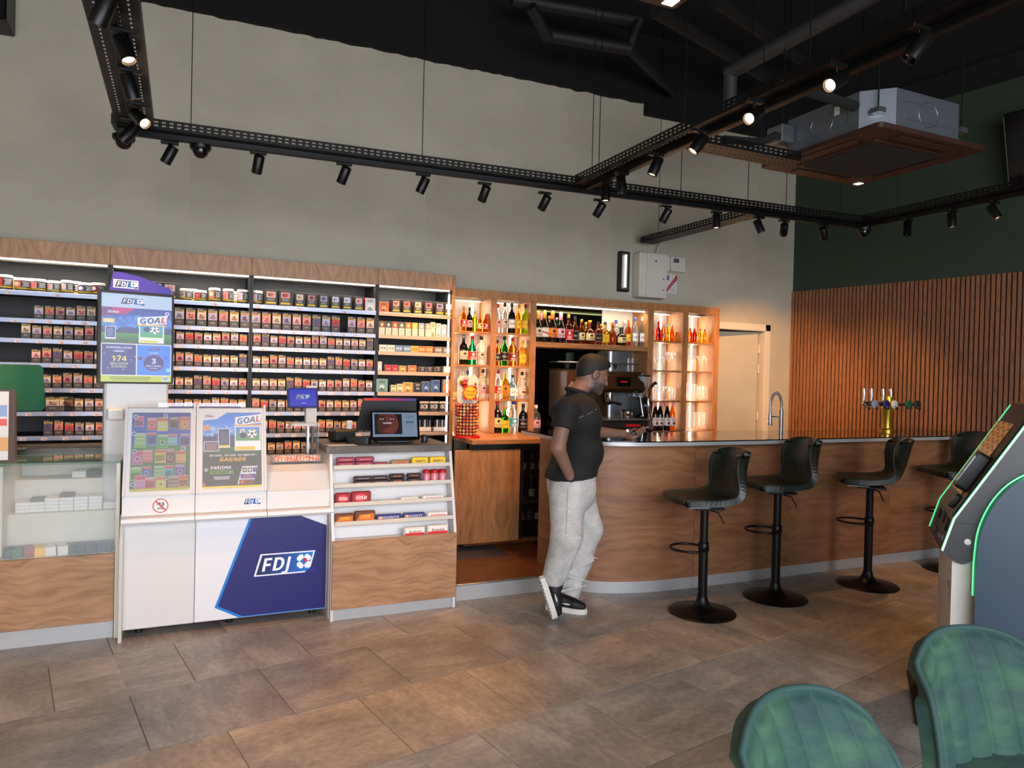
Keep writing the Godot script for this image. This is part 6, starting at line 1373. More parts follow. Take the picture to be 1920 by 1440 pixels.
func chair_back(u: float, v: float) -> Vector3:     # padded back with vertical channels; front +z
	var w := 0.235 * (1.0 - 0.1 * v) * (1.0 - 0.0 * v)
	var top := 0.36 * v - (0.05 * pow(absf(u), 4.0) * smoothstep(0.6, 1.0, v)) + 0.025 * (1 - u * u) * v
	var ch := absf(sin((u * 0.5 + 0.5) * PI * 6.0))
	return Vector3(u * w, top, -0.1 * v * v - 0.04 * v + 0.075 * u * u + 0.02 * pow(ch, 0.35) * smoothstep(0.0, 0.08, 1.0 - v) * smoothstep(0.0, 0.06, 1.0 - absf(u)))
func chair(at: Vector3, turn: float, label: String):
	var t := thing("velvet_chair", label, "chair", at, turn, "green velvet chairs")
	for q in [[-1, -1], [1, -1], [-1, 1], [1, 1]]: part(t, "leg", cylm(Vector3(q[0] * 0.21, 0, q[1] * 0.2), Vector3(q[0] * 0.17, 0.42, q[1] * 0.16), 0.011, 10, 0.017), M.blackmetal)
	part(t, "seat", prismm(rrect(0.47, 0.45, 0.09, 6), 0.08, Transform3D(Basis(Vector3.RIGHT, Vector3(0, 0, 1), Vector3(0, -1, 0)), Vector3(0, 0.495, 0.0)), true), M.velvet)
	var bk := part(t, "backrest", grid_mesh(chair_back, 72, 24, 0.05, M.velvet, 0.5, 0.45), null, Vector3(0, 0.435, -0.19))
	part(bk, "piping", tubem(rim_path(chair_back, 20), 0.009, 8, true), M.velvet_dark)

# ---------------------------------------------------------------- everything overhead
const TY := 2.985
func tray(label: String, a: Vector2, b: Vector2, w: float, rail: bool):
	var A := Vector3(a.x, TY, a.y); var d := Vector3(b.x - a.x, 0, b.y - a.y); var L := d.length(); d /= L
	var t := thing("cable_tray", label, "cable tray", A, atan2(-d.z, d.x), "suspended cable trays")
	var h := 0.06; var th := 0.0016; var p := 0.0412; var s := 0.019
	var n := int(L / p)
	for sd in [-1.0, 1.0]:
		var m := MB.new(); var z: float = sd * w / 2
		for q in [[0.0, 0.017], [0.0255, 0.0375], [0.046, 0.06]]: m.bx(0, L, q[0], q[1], z - th / 2, z + th / 2)
		for i in n + 1:
			for y in [[0.017, 0.0255], [0.0375, 0.046]]: m.bx(i * p, minf(i * p + s, L), y[0], y[1], z - th / 2, z + th / 2)
		part(t, "side", m, M.tray)
	var f := MB.new()
	var rows := 4; var gap := 0.008; var rw := (w - th - rows * gap) / (rows + 1)
	for r in rows + 1:
		var z0 := -w / 2 + th / 2 + r * (rw + gap); f.bx(0, L, 0, th, z0, z0 + rw)
		if r < rows:
			for i in n + 1: f.bx(i * p, minf(i * p + s, L), 0, th, z0 + rw, z0 + rw + gap)
	part(t, "bottom", f, M.tray)
	for x in [0.0, L - 0.002]: part(t, "end", bxm(x, x + 0.002, 0, h, -w / 2, w / 2), M.tray)
	if rail:
		part(t, "track", bxm(0.02, L - 0.02, -0.036, -0.001, -0.018, 0.018, 0.002), M.blackmetal)
		part(t, "track_slot", bxm(0.03, L - 0.03, -0.0375, -0.0362, -0.009, 0.009), M.black)
		part(t, "bracket", bxm(0.1, L - 0.1, 0.002, 0.02, -0.02, 0.02), M.tray)
	return t
func wire(x: float, z: float, y0: float, y1 := 5.2, r := 0.003):
	one("suspension_wire", cylm(Vector3.ZERO, Vector3(0, y1 - y0, 0), r, 6), M.blackmetal, "thin black steel wire hanging from the ceiling to the tray or unit below", "wire", Vector3(x, y0, z), 0.0, "suspension wires")
func spot(at: Vector3, dir: Vector3, e: float, label: String, ang := 26.0, warm := Color(1.0, 0.72, 0.42)):    # at: centre of the head
	dir = dir.normalized()
	var t := thing("track_spotlight", label, "spotlight", Vector3(at.x, TY - 0.037, at.z), 0.0, "track spotlights")
	var hc := Vector3(0, at.y - TY + 0.037, 0)
	part(t, "adapter", bxm(-0.05, 0.05, -0.018, -0.001, -0.017, 0.017, 0.003), M.blackmetal)
	part(t, "arm", cylm(Vector3(0, -0.018, 0), hc + Vector3(0, 0.012, 0), 0.007, 8), M.blackmetal)
	var a := hc - dir * 0.055; var b := hc + dir * 0.055
	var x := dir.cross(Vector3.UP if absf(dir.y) < 0.9 else Vector3.RIGHT).normalized()
	var T := Transform3D(Basis(x, dir, x.cross(dir)), a)
	part(t, "head", lathem([Vector2(0, 0), Vector2(0.029, 0), Vector2(0.032, 0.003), Vector2(0.032, 0.112), Vector2(0.028, 0.112), Vector2(0.026, 0.1), Vector2(0, 0.098)], 20, T), M.blackmetal)
	var ln := part(t, "lens", lathem([Vector2(0, 0.1005), Vector2(0.024, 0.1005), Vector2(0.02, 0.104), Vector2(0, 0.106)], 16, T), M.bulb if e > 0.0 else M.gloss)
	if e > 0.0:
		var l := SpotLight3D.new(); l.name = "beam"; t.add_child(l, true)
		l.position = a + dir * 0.12; l.basis = Basis.looking_at(dir, Vector3.UP if absf(dir.y) < 0.95 else Vector3.BACK)
		l.light_color = warm; l.light_energy = e; l.spot_angle = ang; l.spot_angle_attenuation = 0.7; l.spot_range = 14.0; l.light_size = 0.024; l.shadow_enabled = true; l.spot_attenuation = 2.0
func dome(at: Vector3, label: String):
	var t := thing("dome_camera", label, "camera", at, 0.0, "dome cameras")
	part(t, "housing", lathem([Vector2(0, -0.03), Vector2(0.055, -0.03), Vector2(0.062, -0.02), Vector2(0.062, 0), Vector2(0, 0)], 20), M.blackmetal)
	part(t, "bubble", lathem([Vector2(0, -0.08), Vector2(0.02, -0.077), Vector2(0.036, -0.064), Vector2(0.045, -0.045), Vector2(0.046, -0.03)], 18), M.gloss)
func cassette(ce: Vector3, label: String, front := true):
	var t := thing("ceiling_cassette", label, "air conditioner", ce)
	var brown := mk("acbrown", Color(0.2, 0.115, 0.085), 0.5)
	var b := MB.new()
	var o := 0.475; var i := 0.28
	part(t, "panel", prismm(rrect(2 * o, 2 * o, 0.03), 0.03, Transform3D(Basis(Vector3.RIGHT, Vector3(0, 0, 1), Vector3(0, -1, 0)), Vector3(0, 0.045, 0)), true), brown)
	part(t, "inner_frame", prismm(rrect(2 * i + 0.06, 2 * i + 0.06, 0.01), 0.008, Transform3D(Basis(Vector3.RIGHT, Vector3(0, 0, 1), Vector3(0, -1, 0)), Vector3(0, 0.0145, 0)), true), brown)
	part(t, "grille", prismm(rrect(2 * i, 2 * i, 0.01), 0.004, Transform3D(Basis(Vector3.RIGHT, Vector3(0, 0, 1), Vector3(0, -1, 0)), Vector3(0, 0.006, 0)), true), M.flock)
	for k in 4:
		var T := roty(k * PI / 2)
		var lv := MB.new(); lv.bx(-0.24, 0.24, 0.008, 0.0148, 0.36, 0.425, 0.003, T); part(t, "louvre", lv, brown)
		var sl := MB.new(); sl.bx(-0.25, 0.25, 0.0105, 0.0149, 0.345, 0.355, 0.0, T); part(t, "slot", sl, M.black)
	part(t, "lamp", bxm(-0.46, -0.42, 0.012, 0.0149, -0.46, -0.42), M.lampwhite) if false else part(t, "sensor", bxm(0.4, 0.45, 0.011, 0.0149, -0.45, -0.4), M.lampwhite)
	var c := 0.42; var k2 := 0.14
	var oct := pl([c - k2, -c, c, -c + k2, c, c - k2, c - k2, c, -c + k2, c, -c, c - k2, -c, -c + k2, -c + k2, -c])
	var body := part(t, "casing", prismm(oct, 0.24, Transform3D(Basis(Vector3.RIGHT, Vector3(0, 0, 1), Vector3(0, -1, 0)), Vector3(0, 0.29, 0))), M.galva)
	part(t, "flange", prismm(Geometry2D.offset_polygon(oct, 0.006)[0], 0.03, Transform3D(Basis(Vector3.RIGHT, Vector3(0, 0, 1), Vector3(0, -1, 0)), Vector3(0, 0.076, 0))), M.galva)
	if front:
		for q in [[roty(PI), 0], [roty(0), 0], [roty(PI / 2), 0], [roty(-PI / 2), 0]]:
			var T: Transform3D = q[0] * Transform3D(Basis(), Vector3(0, 0.175, c + 0.001))
			var ring := []
			for j in 20: ring.append(T * Vector3(cos(TAU * j / 20) * 0.085, sin(TAU * j / 20) * 0.075, 0))
			part(body, "knockout", tubem(ring, 0.0025, 4, true), M.steel)
			part(body, "knockout", tubem([T * Vector3(-0.2, -0.05, 0), T * Vector3(0.2, -0.05, 0), T * Vector3(0.2, 0.05, 0), T * Vector3(-0.2, 0.05, 0)], 0.002, 4, true), M.steel)
		part(t, "label", bxm(-0.423, -0.4215, 0.2, 0.25, 0.1, 0.14), M.paper)
		part(t, "valve_box", bxm(-0.53, -0.421, 0.12, 0.24, -0.36, -0.22, 0.006), M.steel)
	for s in [[-1, -1], [1, -1], [-1, 1], [1, 1]]:
		part(t, "hanger", bxm(s[0] * 0.37 - 0.03, s[0] * 0.37 + 0.03, 0.14, 0.17, s[1] * 0.37 - 0.03, s[1] * 0.37 + 0.03), M.steel)
	for s in [[-1, -1], [1, -1], [-1, 1], [1, 1]]: wire(ce.x + s[0] * 0.375, ce.z + s[1] * 0.375, ce.y + 0.17, 5.2, 0.005)
func line_obj(called: String, label: String, cat: String, pts: Array, r: float, m: Material, group := "", seg := 14):
	return one(called, tubem(pts, r, seg), m, label, cat, Vector3.ZERO, 0.0, group)
func steel(label: String, a: Vector3, b: Vector3, r: float):
	line_obj("steel_member", label, "beam", [a, b], r, M.steelwork, "roof steelwork", 8)
func overhead():
	tray("long perforated black cable tray with light track above the counters", Vector2(-0.42, -4.87), Vector2(5.52, -4.56), 0.15, true)
	tray("perforated black tray running from above the lottery stand towards the street", Vector2(-0.3, -4.76), Vector2(-0.28, -0.9), 0.2, true)
	tray("perforated black tray with track running over the room centre", Vector2(2.66, -4.62), Vector2(2.66, -0.9), 0.2, true)
	tray("perforated black tray with track running beside the green wall", Vector2(5.43, -4.48), Vector2(5.43, -0.9), 0.15, true)
	tray("short black tray reaching to the back wall above the white cabinet", Vector2(4.4, -4.7), Vector2(4.37, -6.3), 0.16, false)
	tray("short black tray leading to the ceiling cassette", Vector2(2.78, -3.53), Vector2(3.56, -3.53), 0.16, false)
	for q in [[0.0, -4.86], [1.45, -4.78], [2.63, -4.4], [2.75, -4.7], [3.55, -4.67], [4.2, -4.63], [4.6, -4.61], [5.2, -4.58], [5.43, -4.2], [2.6, -3.4], [2.72, -2.6], [2.6, -2.0], [-0.36, -3.6], [-0.22, -2.6], [5.43, -3.2], [5.43, -2.2], [4.37, -6.1], [3.3, -3.53]]: wire(q[0], q[1], TY + 0.06)
	var back := "black track spotlight on the long tray, "
	var hy := 2.868
	for q in [[318, 290, -0.45, -0.9, -0.35, 2.6, "over the end of the lottery stand"], [484, 308, -0.12, -0.9, -0.5, 2.2, "over the lottery stand"], [645, 328, -0.25, -0.85, -0.55, 2.6, "over the till counter"], [793, 347, -0.3, -0.88, -0.4, 2.2, "over the right end of the tobacco shelves"], [908, 363, -0.1, -0.8, -0.6, 3.0, "in front of the left bottle niche"], [1021, 380, -0.15, -0.75, -0.65, 2.6, "in front of the long bottle shelf"], [1124, 393, -0.2, -0.75, -0.6, 2.6, "just right of the crossing tray"], [1248, 404, -0.15, -0.8, -0.55, 2.6, "in front of the third bottle niche"], [1343, 415, 0.0, -1.0, 0.05, 0.6, "hanging straight down where the short tray branches off"], [1423, 424, 0.3, -0.85, 0.2, 0.9, "pointing away to the right"], [1470, 430, 0.52, -0.58, -0.62, 8.0, "aimed at the doorway corner"], [1544, 437, 0.62, -0.7, -0.36, 3.5, "near the corner of the green wall"]]:
		spot(py(q[0], q[1], hy), Vector3(q[2], q[3], q[4]), q[5], back + q[6], 30.0)
	var mid := "black track spotlight on the centre tray, "
	spot(Vector3(2.66, hy, -4.35), Vector3(0, -1, 0.02), 1.2, mid + "hanging straight down at its far end")
	spot(py(1165, 345, hy), Vector3(0.1, -1, 0.1), 0.0, mid + "unlit, second from the far end")
	spot(py(1229, 312, hy), Vector3(-0.3, -0.9, -0.2), 1.6, mid + "third from the far end")
	spot(py(1310, 270, hy), Vector3(-0.55, -0.75, -0.2), 2.6, mid + "aimed at the man at the bar")
	spot(py(1414, 217, hy), Vector3(-0.85, -0.5, 0.25), 2.6, mid + "glowing towards the entrance")
	spot(py(1568, 152, hy), Vector3(-0.85, -0.55, 0.1), 2.2, mid + "glowing, bronze lit side")
	spot(py(1722, 88, hy), Vector3(-0.5, -0.8, -0.3), 0.0, mid + "unlit and nearest the street")
	var rt := "black track spotlight beside the green wall, "
	spot(Vector3(5.43, hy, -4.1), Vector3(-0.25, -0.9, 0.2), 0.0, rt + "unlit, nearest the corner")
	spot(Vector3(5.43, hy, -3.72), Vector3(0.05, -1, 0.05), 2.4, rt + "hanging straight down")
	spot(Vector3(5.43, hy, -3.4), Vector3(0.2, -0.8, 0.35), 3.0, rt + "tilted towards the kiosk")
	spot(Vector3(5.43, hy, -2.75), Vector3(-0.5, -0.8, 0.1), 3.5, rt + "nearest the street")
	var lt := "black track spotlight on the tray over the lottery stand, "
	spot(py(194, 20, hy), Vector3(-0.35, -0.85, -0.25), 2.0, lt + "nearest the street")
	spot(py(234, 92, hy), Vector3(0.3, -0.9, 0.25), 2.6, lt + "with a lit bronze rim")
	spot(py(243, 162, hy), Vector3(0.3, -0.92, -0.2), 2.2, lt + "plain black")
	spot(py(262, 222, hy), Vector3(0.45, -0.55, 0.55), 1.6, lt + "glowing brightly")
	spot(py(243, 250, hy), Vector3(-0.6, -0.75, -0.1), 4.5, lt + "turned to the glass counter")
	dome(Vector3(-0.36, 2.935, -4.84), "black dome camera under the left corner of the cable trays")
	dome(Vector3(py(376, 278, 2.93).x, 2.948, py(376, 278, 2.93).z), "black dome camera on the long tray between two spotlights")
	dome(Vector3(5.44, 2.948, -4.53), "black dome camera under the corner beside the green wall")
	cassette(Vector3(4.06, 3.03, -3.37), "suspended ceiling cassette with galvanised casing and brown louvred panel")
	cassette(Vector3(1.27, 3.03, -1.9), "brown panelled ceiling cassette above the room centre, mostly out of sight", false)
	line_obj("drain_pipe", "black insulated pipe running into the suspended cassette", "pipe", [Vector3(2.9, 3.2, -3.0), Vector3(3.45, 3.24, -3.1), Vector3(3.68, 3.24, -3.12)], 0.03, M.flock)
	line_obj("refrigerant_hose", "black lagged hoses bunched on the tray beside the cassette", "hose", bez([Vector3(3.0, 3.06, -3.53), Vector3(3.3, 3.1, -3.55), Vector3(3.52, 3.2, -3.64)], 6), 0.025, M.flock)
	line_obj("vent_pipe", "dark grey pipe under the ceiling running towards the street", "pipe", [Vector3(3.7, 3.9, -4.32), Vector3(3.7, 3.9, -0.5)], 0.055, M.greypipe)
	line_obj("vent_elbow", "grey elbow dropping from the dark ceiling pipe", "pipe", [Vector3(3.7, 3.9, -4.3), Vector3(3.7, 3.6, -4.3)], 0.05, M.greypipe)
	line_obj("cross_pipe", "thin dark pipe crossing to the grey elbow", "pipe", [Vector3(3.7, 3.75, -4.3), Vector3(4.6, 3.75, -4.9)], 0.035, M.flock)
	# steelwork
	var dark := mk("steelwork", Color(0.075, 0.072, 0.075), 0.6)
	steel("black steel roof member sloping beside the insulated wall", py(995, 12, 4.7), py(1028, 72, 4.55), 0.05)
	steel("black horizontal roof member under the ceiling", py(1028, 66, 4.6), py(1180, 92, 4.6), 0.06)
	steel("black diagonal roof member running down to the trays", py(1180, 90, 4.6), py(1262, 172, 4.6), 0.05)
	steel("black upper chord of the roof frame", py(960, -2, 4.9), py(1200, 40, 4.9), 0.06)
	steel("short black strut between the roof chords", py(1200, 40, 4.85), py(1180, 88, 4.62), 0.05)
	steel("long black diagonal pipe high above the bar", py(1230, 20, 4.6), py(1480, 170, 4.6), 0.06)
	steel("second black diagonal pipe high above the bar", py(1340, 0, 4.7), py(1560, 150, 4.7), 0.06)
	var rb := one("wall_girder", prismm(pl([-0.5, 4.42, 6.0, 4.5, 6.0, 4.66, -0.5, 4.58]), 0.2, RW * Transform3D(Basis(), Vector3(0, 0, 0.05))), M.flock, "black girder along the top of the green wall", "beam")
	one("wall_speaker", bxm(-0.2, 0.2, -0.15, 0.25, 0, 0.3, 0.01), M.blackmetal, "black loudspeaker high on the back wall above the tobacco shelves", "speaker", Vector3(pz(-32, 35, ZW).x, 4.15, ZW + 0.001))
	# wall television seen edge-on at the right
	var tv := thing("wall_television", "slim black television tilted out from the green wall", "television", RW * Vector3(2.85, 3.75, 0.16), 0.0)
	tv.basis = RW.basis * Basis(Vector3.RIGHT, 0.28)
	part(tv, "panel", bxm(-0.55, 0.55, -0.33, 0.33, 0.1, 0.13, 0.006), M.gloss)
	part(tv, "bracket", bxm(-0.06, 0.06, -0.1, 0.1, -0.12, 0.1, 0.004), M.blackmetal)
	part(tv, "rim", bxm(-0.55, -0.545, -0.3, 0.3, 0.131, 0.134), M.steel)
	part(tv, "cable", tubem(bez([Vector3(-0.2, -0.3, 0.09), Vector3(-0.3, -0.5, 0.05), Vector3(-0.15, -0.75, 0.0)], 6), 0.006, 6), M.black)

# ---------------------------------------------------------------- the man at the bar
func sd(p: Vector3, q: Array) -> float:
	if q[0] is String:
		match q[0]:
			"e":      # ellipsoid: inverse frame, radii
				var l: Vector3 = q[1] * p; var r: Vector3 = q[2]
				var k0 := (l / r).length(); var k1 := (l / (r * r)).length()
				return k0 * (k0 - 1.0) / maxf(k1, 1e-5)
			"c":      # tapered cylinder with a flat far end
				var ab: Vector3 = q[2] - q[1]; var L := ab.length(); var t: float = (p - q[1]).dot(ab) / (L * L)
				var ra := lerpf(q[3], q[4], clampf(t, 0.0, 1.0))
				return maxf((p - q[1] - ab * maxf(t, 0.0)).length() - ra, (t - 1.0) * L)
	var a: Vector3 = q[0]; var d: Vector3 = q[1] - a
	var t := clampf((p - a).dot(d) / maxf(d.length_squared(), 1e-9), 0.0, 1.0)
	return (p - a - d * t).length() - lerpf(q[2], q[3], t)
func blob(b: MB, prims: Array, cell: float, cuts := [], colour = null):
	# each prim: [shape, smoothing, add(1) or carve(-1)]
	var lo := Vector3(1e9, 1e9, 1e9); var hi := -lo
	var boxes := []
	for q in prims:
		var s: Array = q[0]; var l: Vector3; var h: Vector3
		if s[0] is String and s[0] == "e":
			var ce: Vector3 = s[1].affine_inverse().origin; var m := maxf(s[2].x, maxf(s[2].y, s[2].z)); l = ce - Vector3.ONE * m; h = ce + Vector3.ONE * m
		else:
			var o := 1 if s[0] is String else 0
			var A: Vector3 = s[o]; var B: Vector3 = s[o + 1]; var m := maxf(s[o + 2], s[o + 3]); l = A.min(B) - Vector3.ONE * m; h = A.max(B) + Vector3.ONE * m
		if q[2] > 0: lo = lo.min(l); hi = hi.max(h)
		boxes.append([l, h])
	lo -= Vector3.ONE * cell * 3; hi += Vector3.ONE * cell * 3
	var n := Vector3i(((hi - lo) / cell).ceil()) + Vector3i.ONE
	var f := PackedFloat32Array(); f.resize(n.x * n.y * n.z); f.fill(10.0)
	var sy := n.x; var sz := n.x * n.y
	for w in prims.size():
		var q: Array = prims[w]; var k: float = q[1]; var pad := Vector3.ONE * (k + cell * 2.5)
		var i0 := Vector3i(((boxes[w][0] - pad - lo) / cell).floor()).clamp(Vector3i.ZERO, n - Vector3i.ONE)
		var i1 := Vector3i(((boxes[w][1] + pad - lo) / cell).ceil()).clamp(Vector3i.ZERO, n - Vector3i.ONE)
		for z in range(i0.z, i1.z + 1):
			for y in range(i0.y, i1.y + 1):
				for x in range(i0.x, i1.x + 1):
					var id := x + y * sy + z * sz
					var d := sd(lo + Vector3(x, y, z) * cell, q[0]); var g := f[id]
					if q[2] > 0:
						var h := clampf(0.5 + 0.5 * (g - d) / k, 0.0, 1.0); f[id] = lerpf(g, d, h) - k * h * (1.0 - h)
					else:
						var h := clampf(0.5 - 0.5 * (g + d) / k, 0.0, 1.0); f[id] = lerpf(g, -d, h) + k * h * (1.0 - h)
	if cuts:
		for z in n.z:
			for y in n.y:
				for x in n.x:
					var id := x + y * sy + z * sz
					if f[id] < 5.0:
						var p := lo + Vector3(x, y, z) * cell
						for c in cuts: f[id] = maxf(f[id], c[0].dot(p - c[1]))
	var vid := {}; var vp := []; var vn := []
	for z in n.z - 1:
		for y in n.y - 1:
			for x in n.x - 1:
				var id := x + y * sy + z * sz
				var c := [f[id], f[id + 1], f[id + sy], f[id + sy + 1], f[id + sz], f[id + sz + 1], f[id + sz + sy], f[id + sz + sy + 1]]
				var ins := 0
				for v in c:
					if v < 0.0: ins += 1
				if ins == 0 or ins == 8: continue
				var s := Vector3.ZERO; var m := 0
				for e in [[0, 1], [2, 3], [4, 5], [6, 7], [0, 2], [1, 3], [4, 6], [5, 7], [0, 4], [1, 5], [2, 6], [3, 7]]:
					var a: float = c[e[0]]; var d: float = c[e[1]]
					if (a < 0.0) != (d < 0.0):
						var t := a / (a - d)
						var pa := Vector3(e[0] & 1, (e[0] >> 1) & 1, e[0] >> 2); var pb := Vector3(e[1] & 1, (e[1] >> 1) & 1, e[1] >> 2)
						s += pa.lerp(pb, t); m += 1
				vid[id] = vp.size(); vp.append(lo + (Vector3(x, y, z) + s / m) * cell)
				vn.append(Vector3(c[1] + c[3] + c[5] + c[7] - c[0] - c[2] - c[4] - c[6], c[2] + c[3] + c[6] + c[7] - c[0] - c[1] - c[4] - c[5], c[4] + c[5] + c[6] + c[7] - c[0] - c[1] - c[2] - c[3]).normalized())
	var emit := func(q: Array, flip: bool):
		for tr in ([[0, 2, 1], [0, 3, 2]] if flip else [[0, 1, 2], [0, 2, 3]]):
			for k in tr:
				var j: int = vid[q[k]]
				if colour != null: b.col = colour.call(vp[j])
				b.put(vp[j], vn[j], Vector2(vp[j].x + vp[j].z, -vp[j].y))
	for id in vid:
		var g := f[id]
		for ax in [[1, sy, sz], [sy, sz, 1], [sz, 1, sy]]:
			var o: float = f[id + ax[0]]
			if (g < 0.0) == (o < 0.0): continue
			var q := [id, id - ax[1], id - ax[1] - ax[2], id - ax[2]]
			if vid.has(q[1]) and vid.has(q[2]) and vid.has(q[3]): emit.call(q, g < 0.0)
func man():
	var t := thing("person", "man in black polo shirt and pale jeans leaning on the bar with a phone", "person", Vector3(2.3, 0, -4.15))
	var O := t.position
	var J := func(x, y, z) -> Vector3: return pz(x, y, z) - O
	var fw := Vector3(0.985, 0, 0.17).normalized(); var rt := Vector3(-0.17, 0, 0.985).normalized(); var up := Vector3.UP
	var cap := func(a, b, r0, r1, k := 0.03, s := 1): return [[a, b, r0, r1], k, s]
	var pelvis: Vector3 = J.call(1072, 905, -4.15); var chest: Vector3 = J.call(1078, 785, -4.15); var nb: Vector3 = J.call(1081, 738, -4.15)
	var rs: Vector3 = J.call(1062, 768, -3.985); var re: Vector3 = J.call(1046, 840, -3.95); var rw: Vector3 = J.call(1071, 898, -4.0)
	var ls: Vector3 = J.call(1086, 770, -4.31); var le: Vector3 = J.call(1116, 810, -4.42); var lw: Vector3 = J.call(1168, 814, -4.42)
	# head frame: tipped forward to look at the phone
	var tip := 0.3
	var hf := (fw * cos(tip) - up * sin(tip)).normalized(); var hu := (up * cos(tip) + fw * sin(tip)).normalized()
	var H := Transform3D(Basis(hf, hu, rt), J.call(1111, 702, -4.15))
	var ell := func(c: Vector3, r: Vector3, k: float, s := 1): return [["e", (H * Transform3D(Basis(), c)).affine_inverse(), r], k, s]
	var hc := func(a: Vector3, b2: Vector3, r0, r1, k, s := 1): return [[H * a, H * b2, r0, r1], k, s]
	var skin := Color(0.2, 0.105, 0.068); var stub := Color(0.07, 0.048, 0.042)
	var paint := func(p: Vector3) -> Color:
		var l := H.affine_inverse() * p
		if l.y < 0.13 and l.y > -0.16 and l.length() < 0.2:
			var beard := smoothstep(-0.03, -0.05, l.y - 0.15 * maxf(0.0, 0.03 - l.x)) * smoothstep(-0.02, 0.015, l.x)
			if l.x < 0.03 and l.x > -0.01 and l.y < 0.02: beard = maxf(beard, 0.8 * smoothstep(-0.015, 0.005, l.x))
			if l.x > 0.075 and absf(l.y - 0.026) < 0.008 and absf(l.z) > 0.012: beard = 1.0
			return skin.lerp(stub, clampf(beard, 0, 1))
		return skin
	var b := MB.new()
	var head := [ell.call(Vector3(-0.012, 0.038, 0), Vector3(0.1, 0.092, 0.076), 0.02), ell.call(Vector3(0.03, -0.03, 0), Vector3(0.068, 0.09, 0.06), 0.03),
		hc.call(Vector3(0.01, -0.075, 0.04), Vector3(0.075, -0.1, 0.012), 0.026, 0.02, 0.02), hc.call(Vector3(0.01, -0.075, -0.04), Vector3(0.075, -0.1, -0.012), 0.026, 0.02, 0.02), hc.call(Vector3(0.082, -0.1, -0.008), Vector3(0.082, -0.1, 0.008), 0.017, 0.017, 0.015),
		hc.call(Vector3(0.088, 0.022, -0.03), Vector3(0.088, 0.022, 0.03), 0.012, 0.012, 0.015), hc.call(Vector3(0.092, 0.01, 0), Vector3(0.116, -0.034, 0), 0.009, 0.012, 0.012), hc.call(Vector3(0.104, -0.036, -0.012), Vector3(0.104, -0.036, 0.012), 0.008, 0.008, 0.008),
		hc.call(Vector3(0.092, -0.062, -0.018), Vector3(0.092, -0.062, 0.018), 0.009, 0.009, 0.008), hc.call(Vector3(0.09, -0.076, -0.015), Vector3(0.09, -0.076, 0.015), 0.009, 0.009, 0.008),
		ell.call(Vector3(0.095, 0.0, 0.034), Vector3(0.016, 0.011, 0.016), 0.01, -1), ell.call(Vector3(0.095, 0.0, -0.034), Vector3(0.016, 0.011, 0.016), 0.01, -1), hc.call(Vector3(0.104, -0.0695, -0.018), Vector3(0.104, -0.0695, 0.018), 0.003, 0.003, 0.004, -1),
		ell.call(Vector3(-0.006, -0.004, 0.074), Vector3(0.022, 0.033, 0.012), 0.006), ell.call(Vector3(-0.006, -0.004, -0.074), Vector3(0.022, 0.033, 0.012), 0.006), ell.call(Vector3(0.002, -0.002, 0.086), Vector3(0.01, 0.018, 0.006), 0.005, -1),
		hc.call(Vector3(0.086, 0.0, 0.032), Vector3(0.0861, 0.0, 0.032), 0.012, 0.012, 0.003), hc.call(Vector3(0.086, 0.0, -0.032), Vector3(0.0861, 0.0, -0.032), 0.012, 0.012, 0.003),
		[[H * Vector3(-0.03, -0.05, 0), nb + up * 0.0, 0.056, 0.062], 0.03, 1]]
	blob(b, head, 0.0042, [], paint)
	var palm := Transform3D()
	# phone frame
	var C: Vector3 = J.call(1199, 806, -4.42)
	var cr := ground(Vector3(1, 0, 0)); var L := (cr * 0.92 + up * 0.4).normalized(); var W := (-ground(Vector3(0, 0, 1))); W = (W - L * W.dot(L)).normalized(); var N := W.cross(L).normalized()
	if N.y < 0: N = -N
	var pt := func(l, n2, w) -> Vector3: return C + L * l + N * n2 + W * w
	var arms := [cap.call(nb, chest - up * 0.1, 0.06, 0.09, 0.05), cap.call(chest, rs, 0.07, 0.055, 0.04), cap.call(chest, ls, 0.07, 0.055, 0.04), cap.call(rs, re, 0.052, 0.046, 0.02), cap.call(re, rw, 0.045, 0.031, 0.02), cap.call(rw, rw + (rw - re).normalized() * 0.1, 0.032, 0.04, 0.02), cap.call(ls, le, 0.05, 0.045, 0.02), cap.call(le, lw, 0.044, 0.029, 0.02), cap.call(lw, pt.call(-0.075, -0.03, 0.0), 0.027, 0.03, 0.02)]
	blob(b, arms, 0.009, [], paint)
	var hand := [cap.call(lw, pt.call(-0.075, -0.032, 0.0), 0.027, 0.028, 0.015), cap.call(pt.call(-0.075, -0.034, -0.02), pt.call(-0.01, -0.026, -0.018), 0.02, 0.015, 0.012), cap.call(pt.call(-0.075, -0.034, 0.018), pt.call(-0.012, -0.026, 0.016), 0.02, 0.015, 0.012)]
	for i in 4:
		var l: float = -0.03 + 0.019 * i; var q: float = [0.0, 0.004, 0.002, -0.006][i]
		hand.append(cap.call(pt.call(l - 0.01, -0.026, -0.01), pt.call(l, -0.02, 0.04 + q), 0.0095, 0.0088, 0.006)); hand.append(cap.call(pt.call(l, -0.02, 0.04 + q), pt.call(l + 0.002, 0.0, 0.05 + q), 0.0088, 0.008, 0.004)); hand.append(cap.call(pt.call(l + 0.002, 0.0, 0.05 + q), pt.call(l + 0.003, 0.014, 0.042 + q), 0.008, 0.007, 0.004))
	hand.append(cap.call(pt.call(-0.085, -0.02, -0.02), pt.call(-0.06, 0.012, -0.04), 0.014, 0.011, 0.01)); hand.append(cap.call(pt.call(-0.06, 0.012, -0.04), pt.call(-0.025, 0.018, -0.018), 0.011, 0.009, 0.004))
	blob(b, hand, 0.0036, [], paint)
	part(t, "body", b, M.skin)
	# hair: short on the sides, fuller on top
	var hb := MB.new()
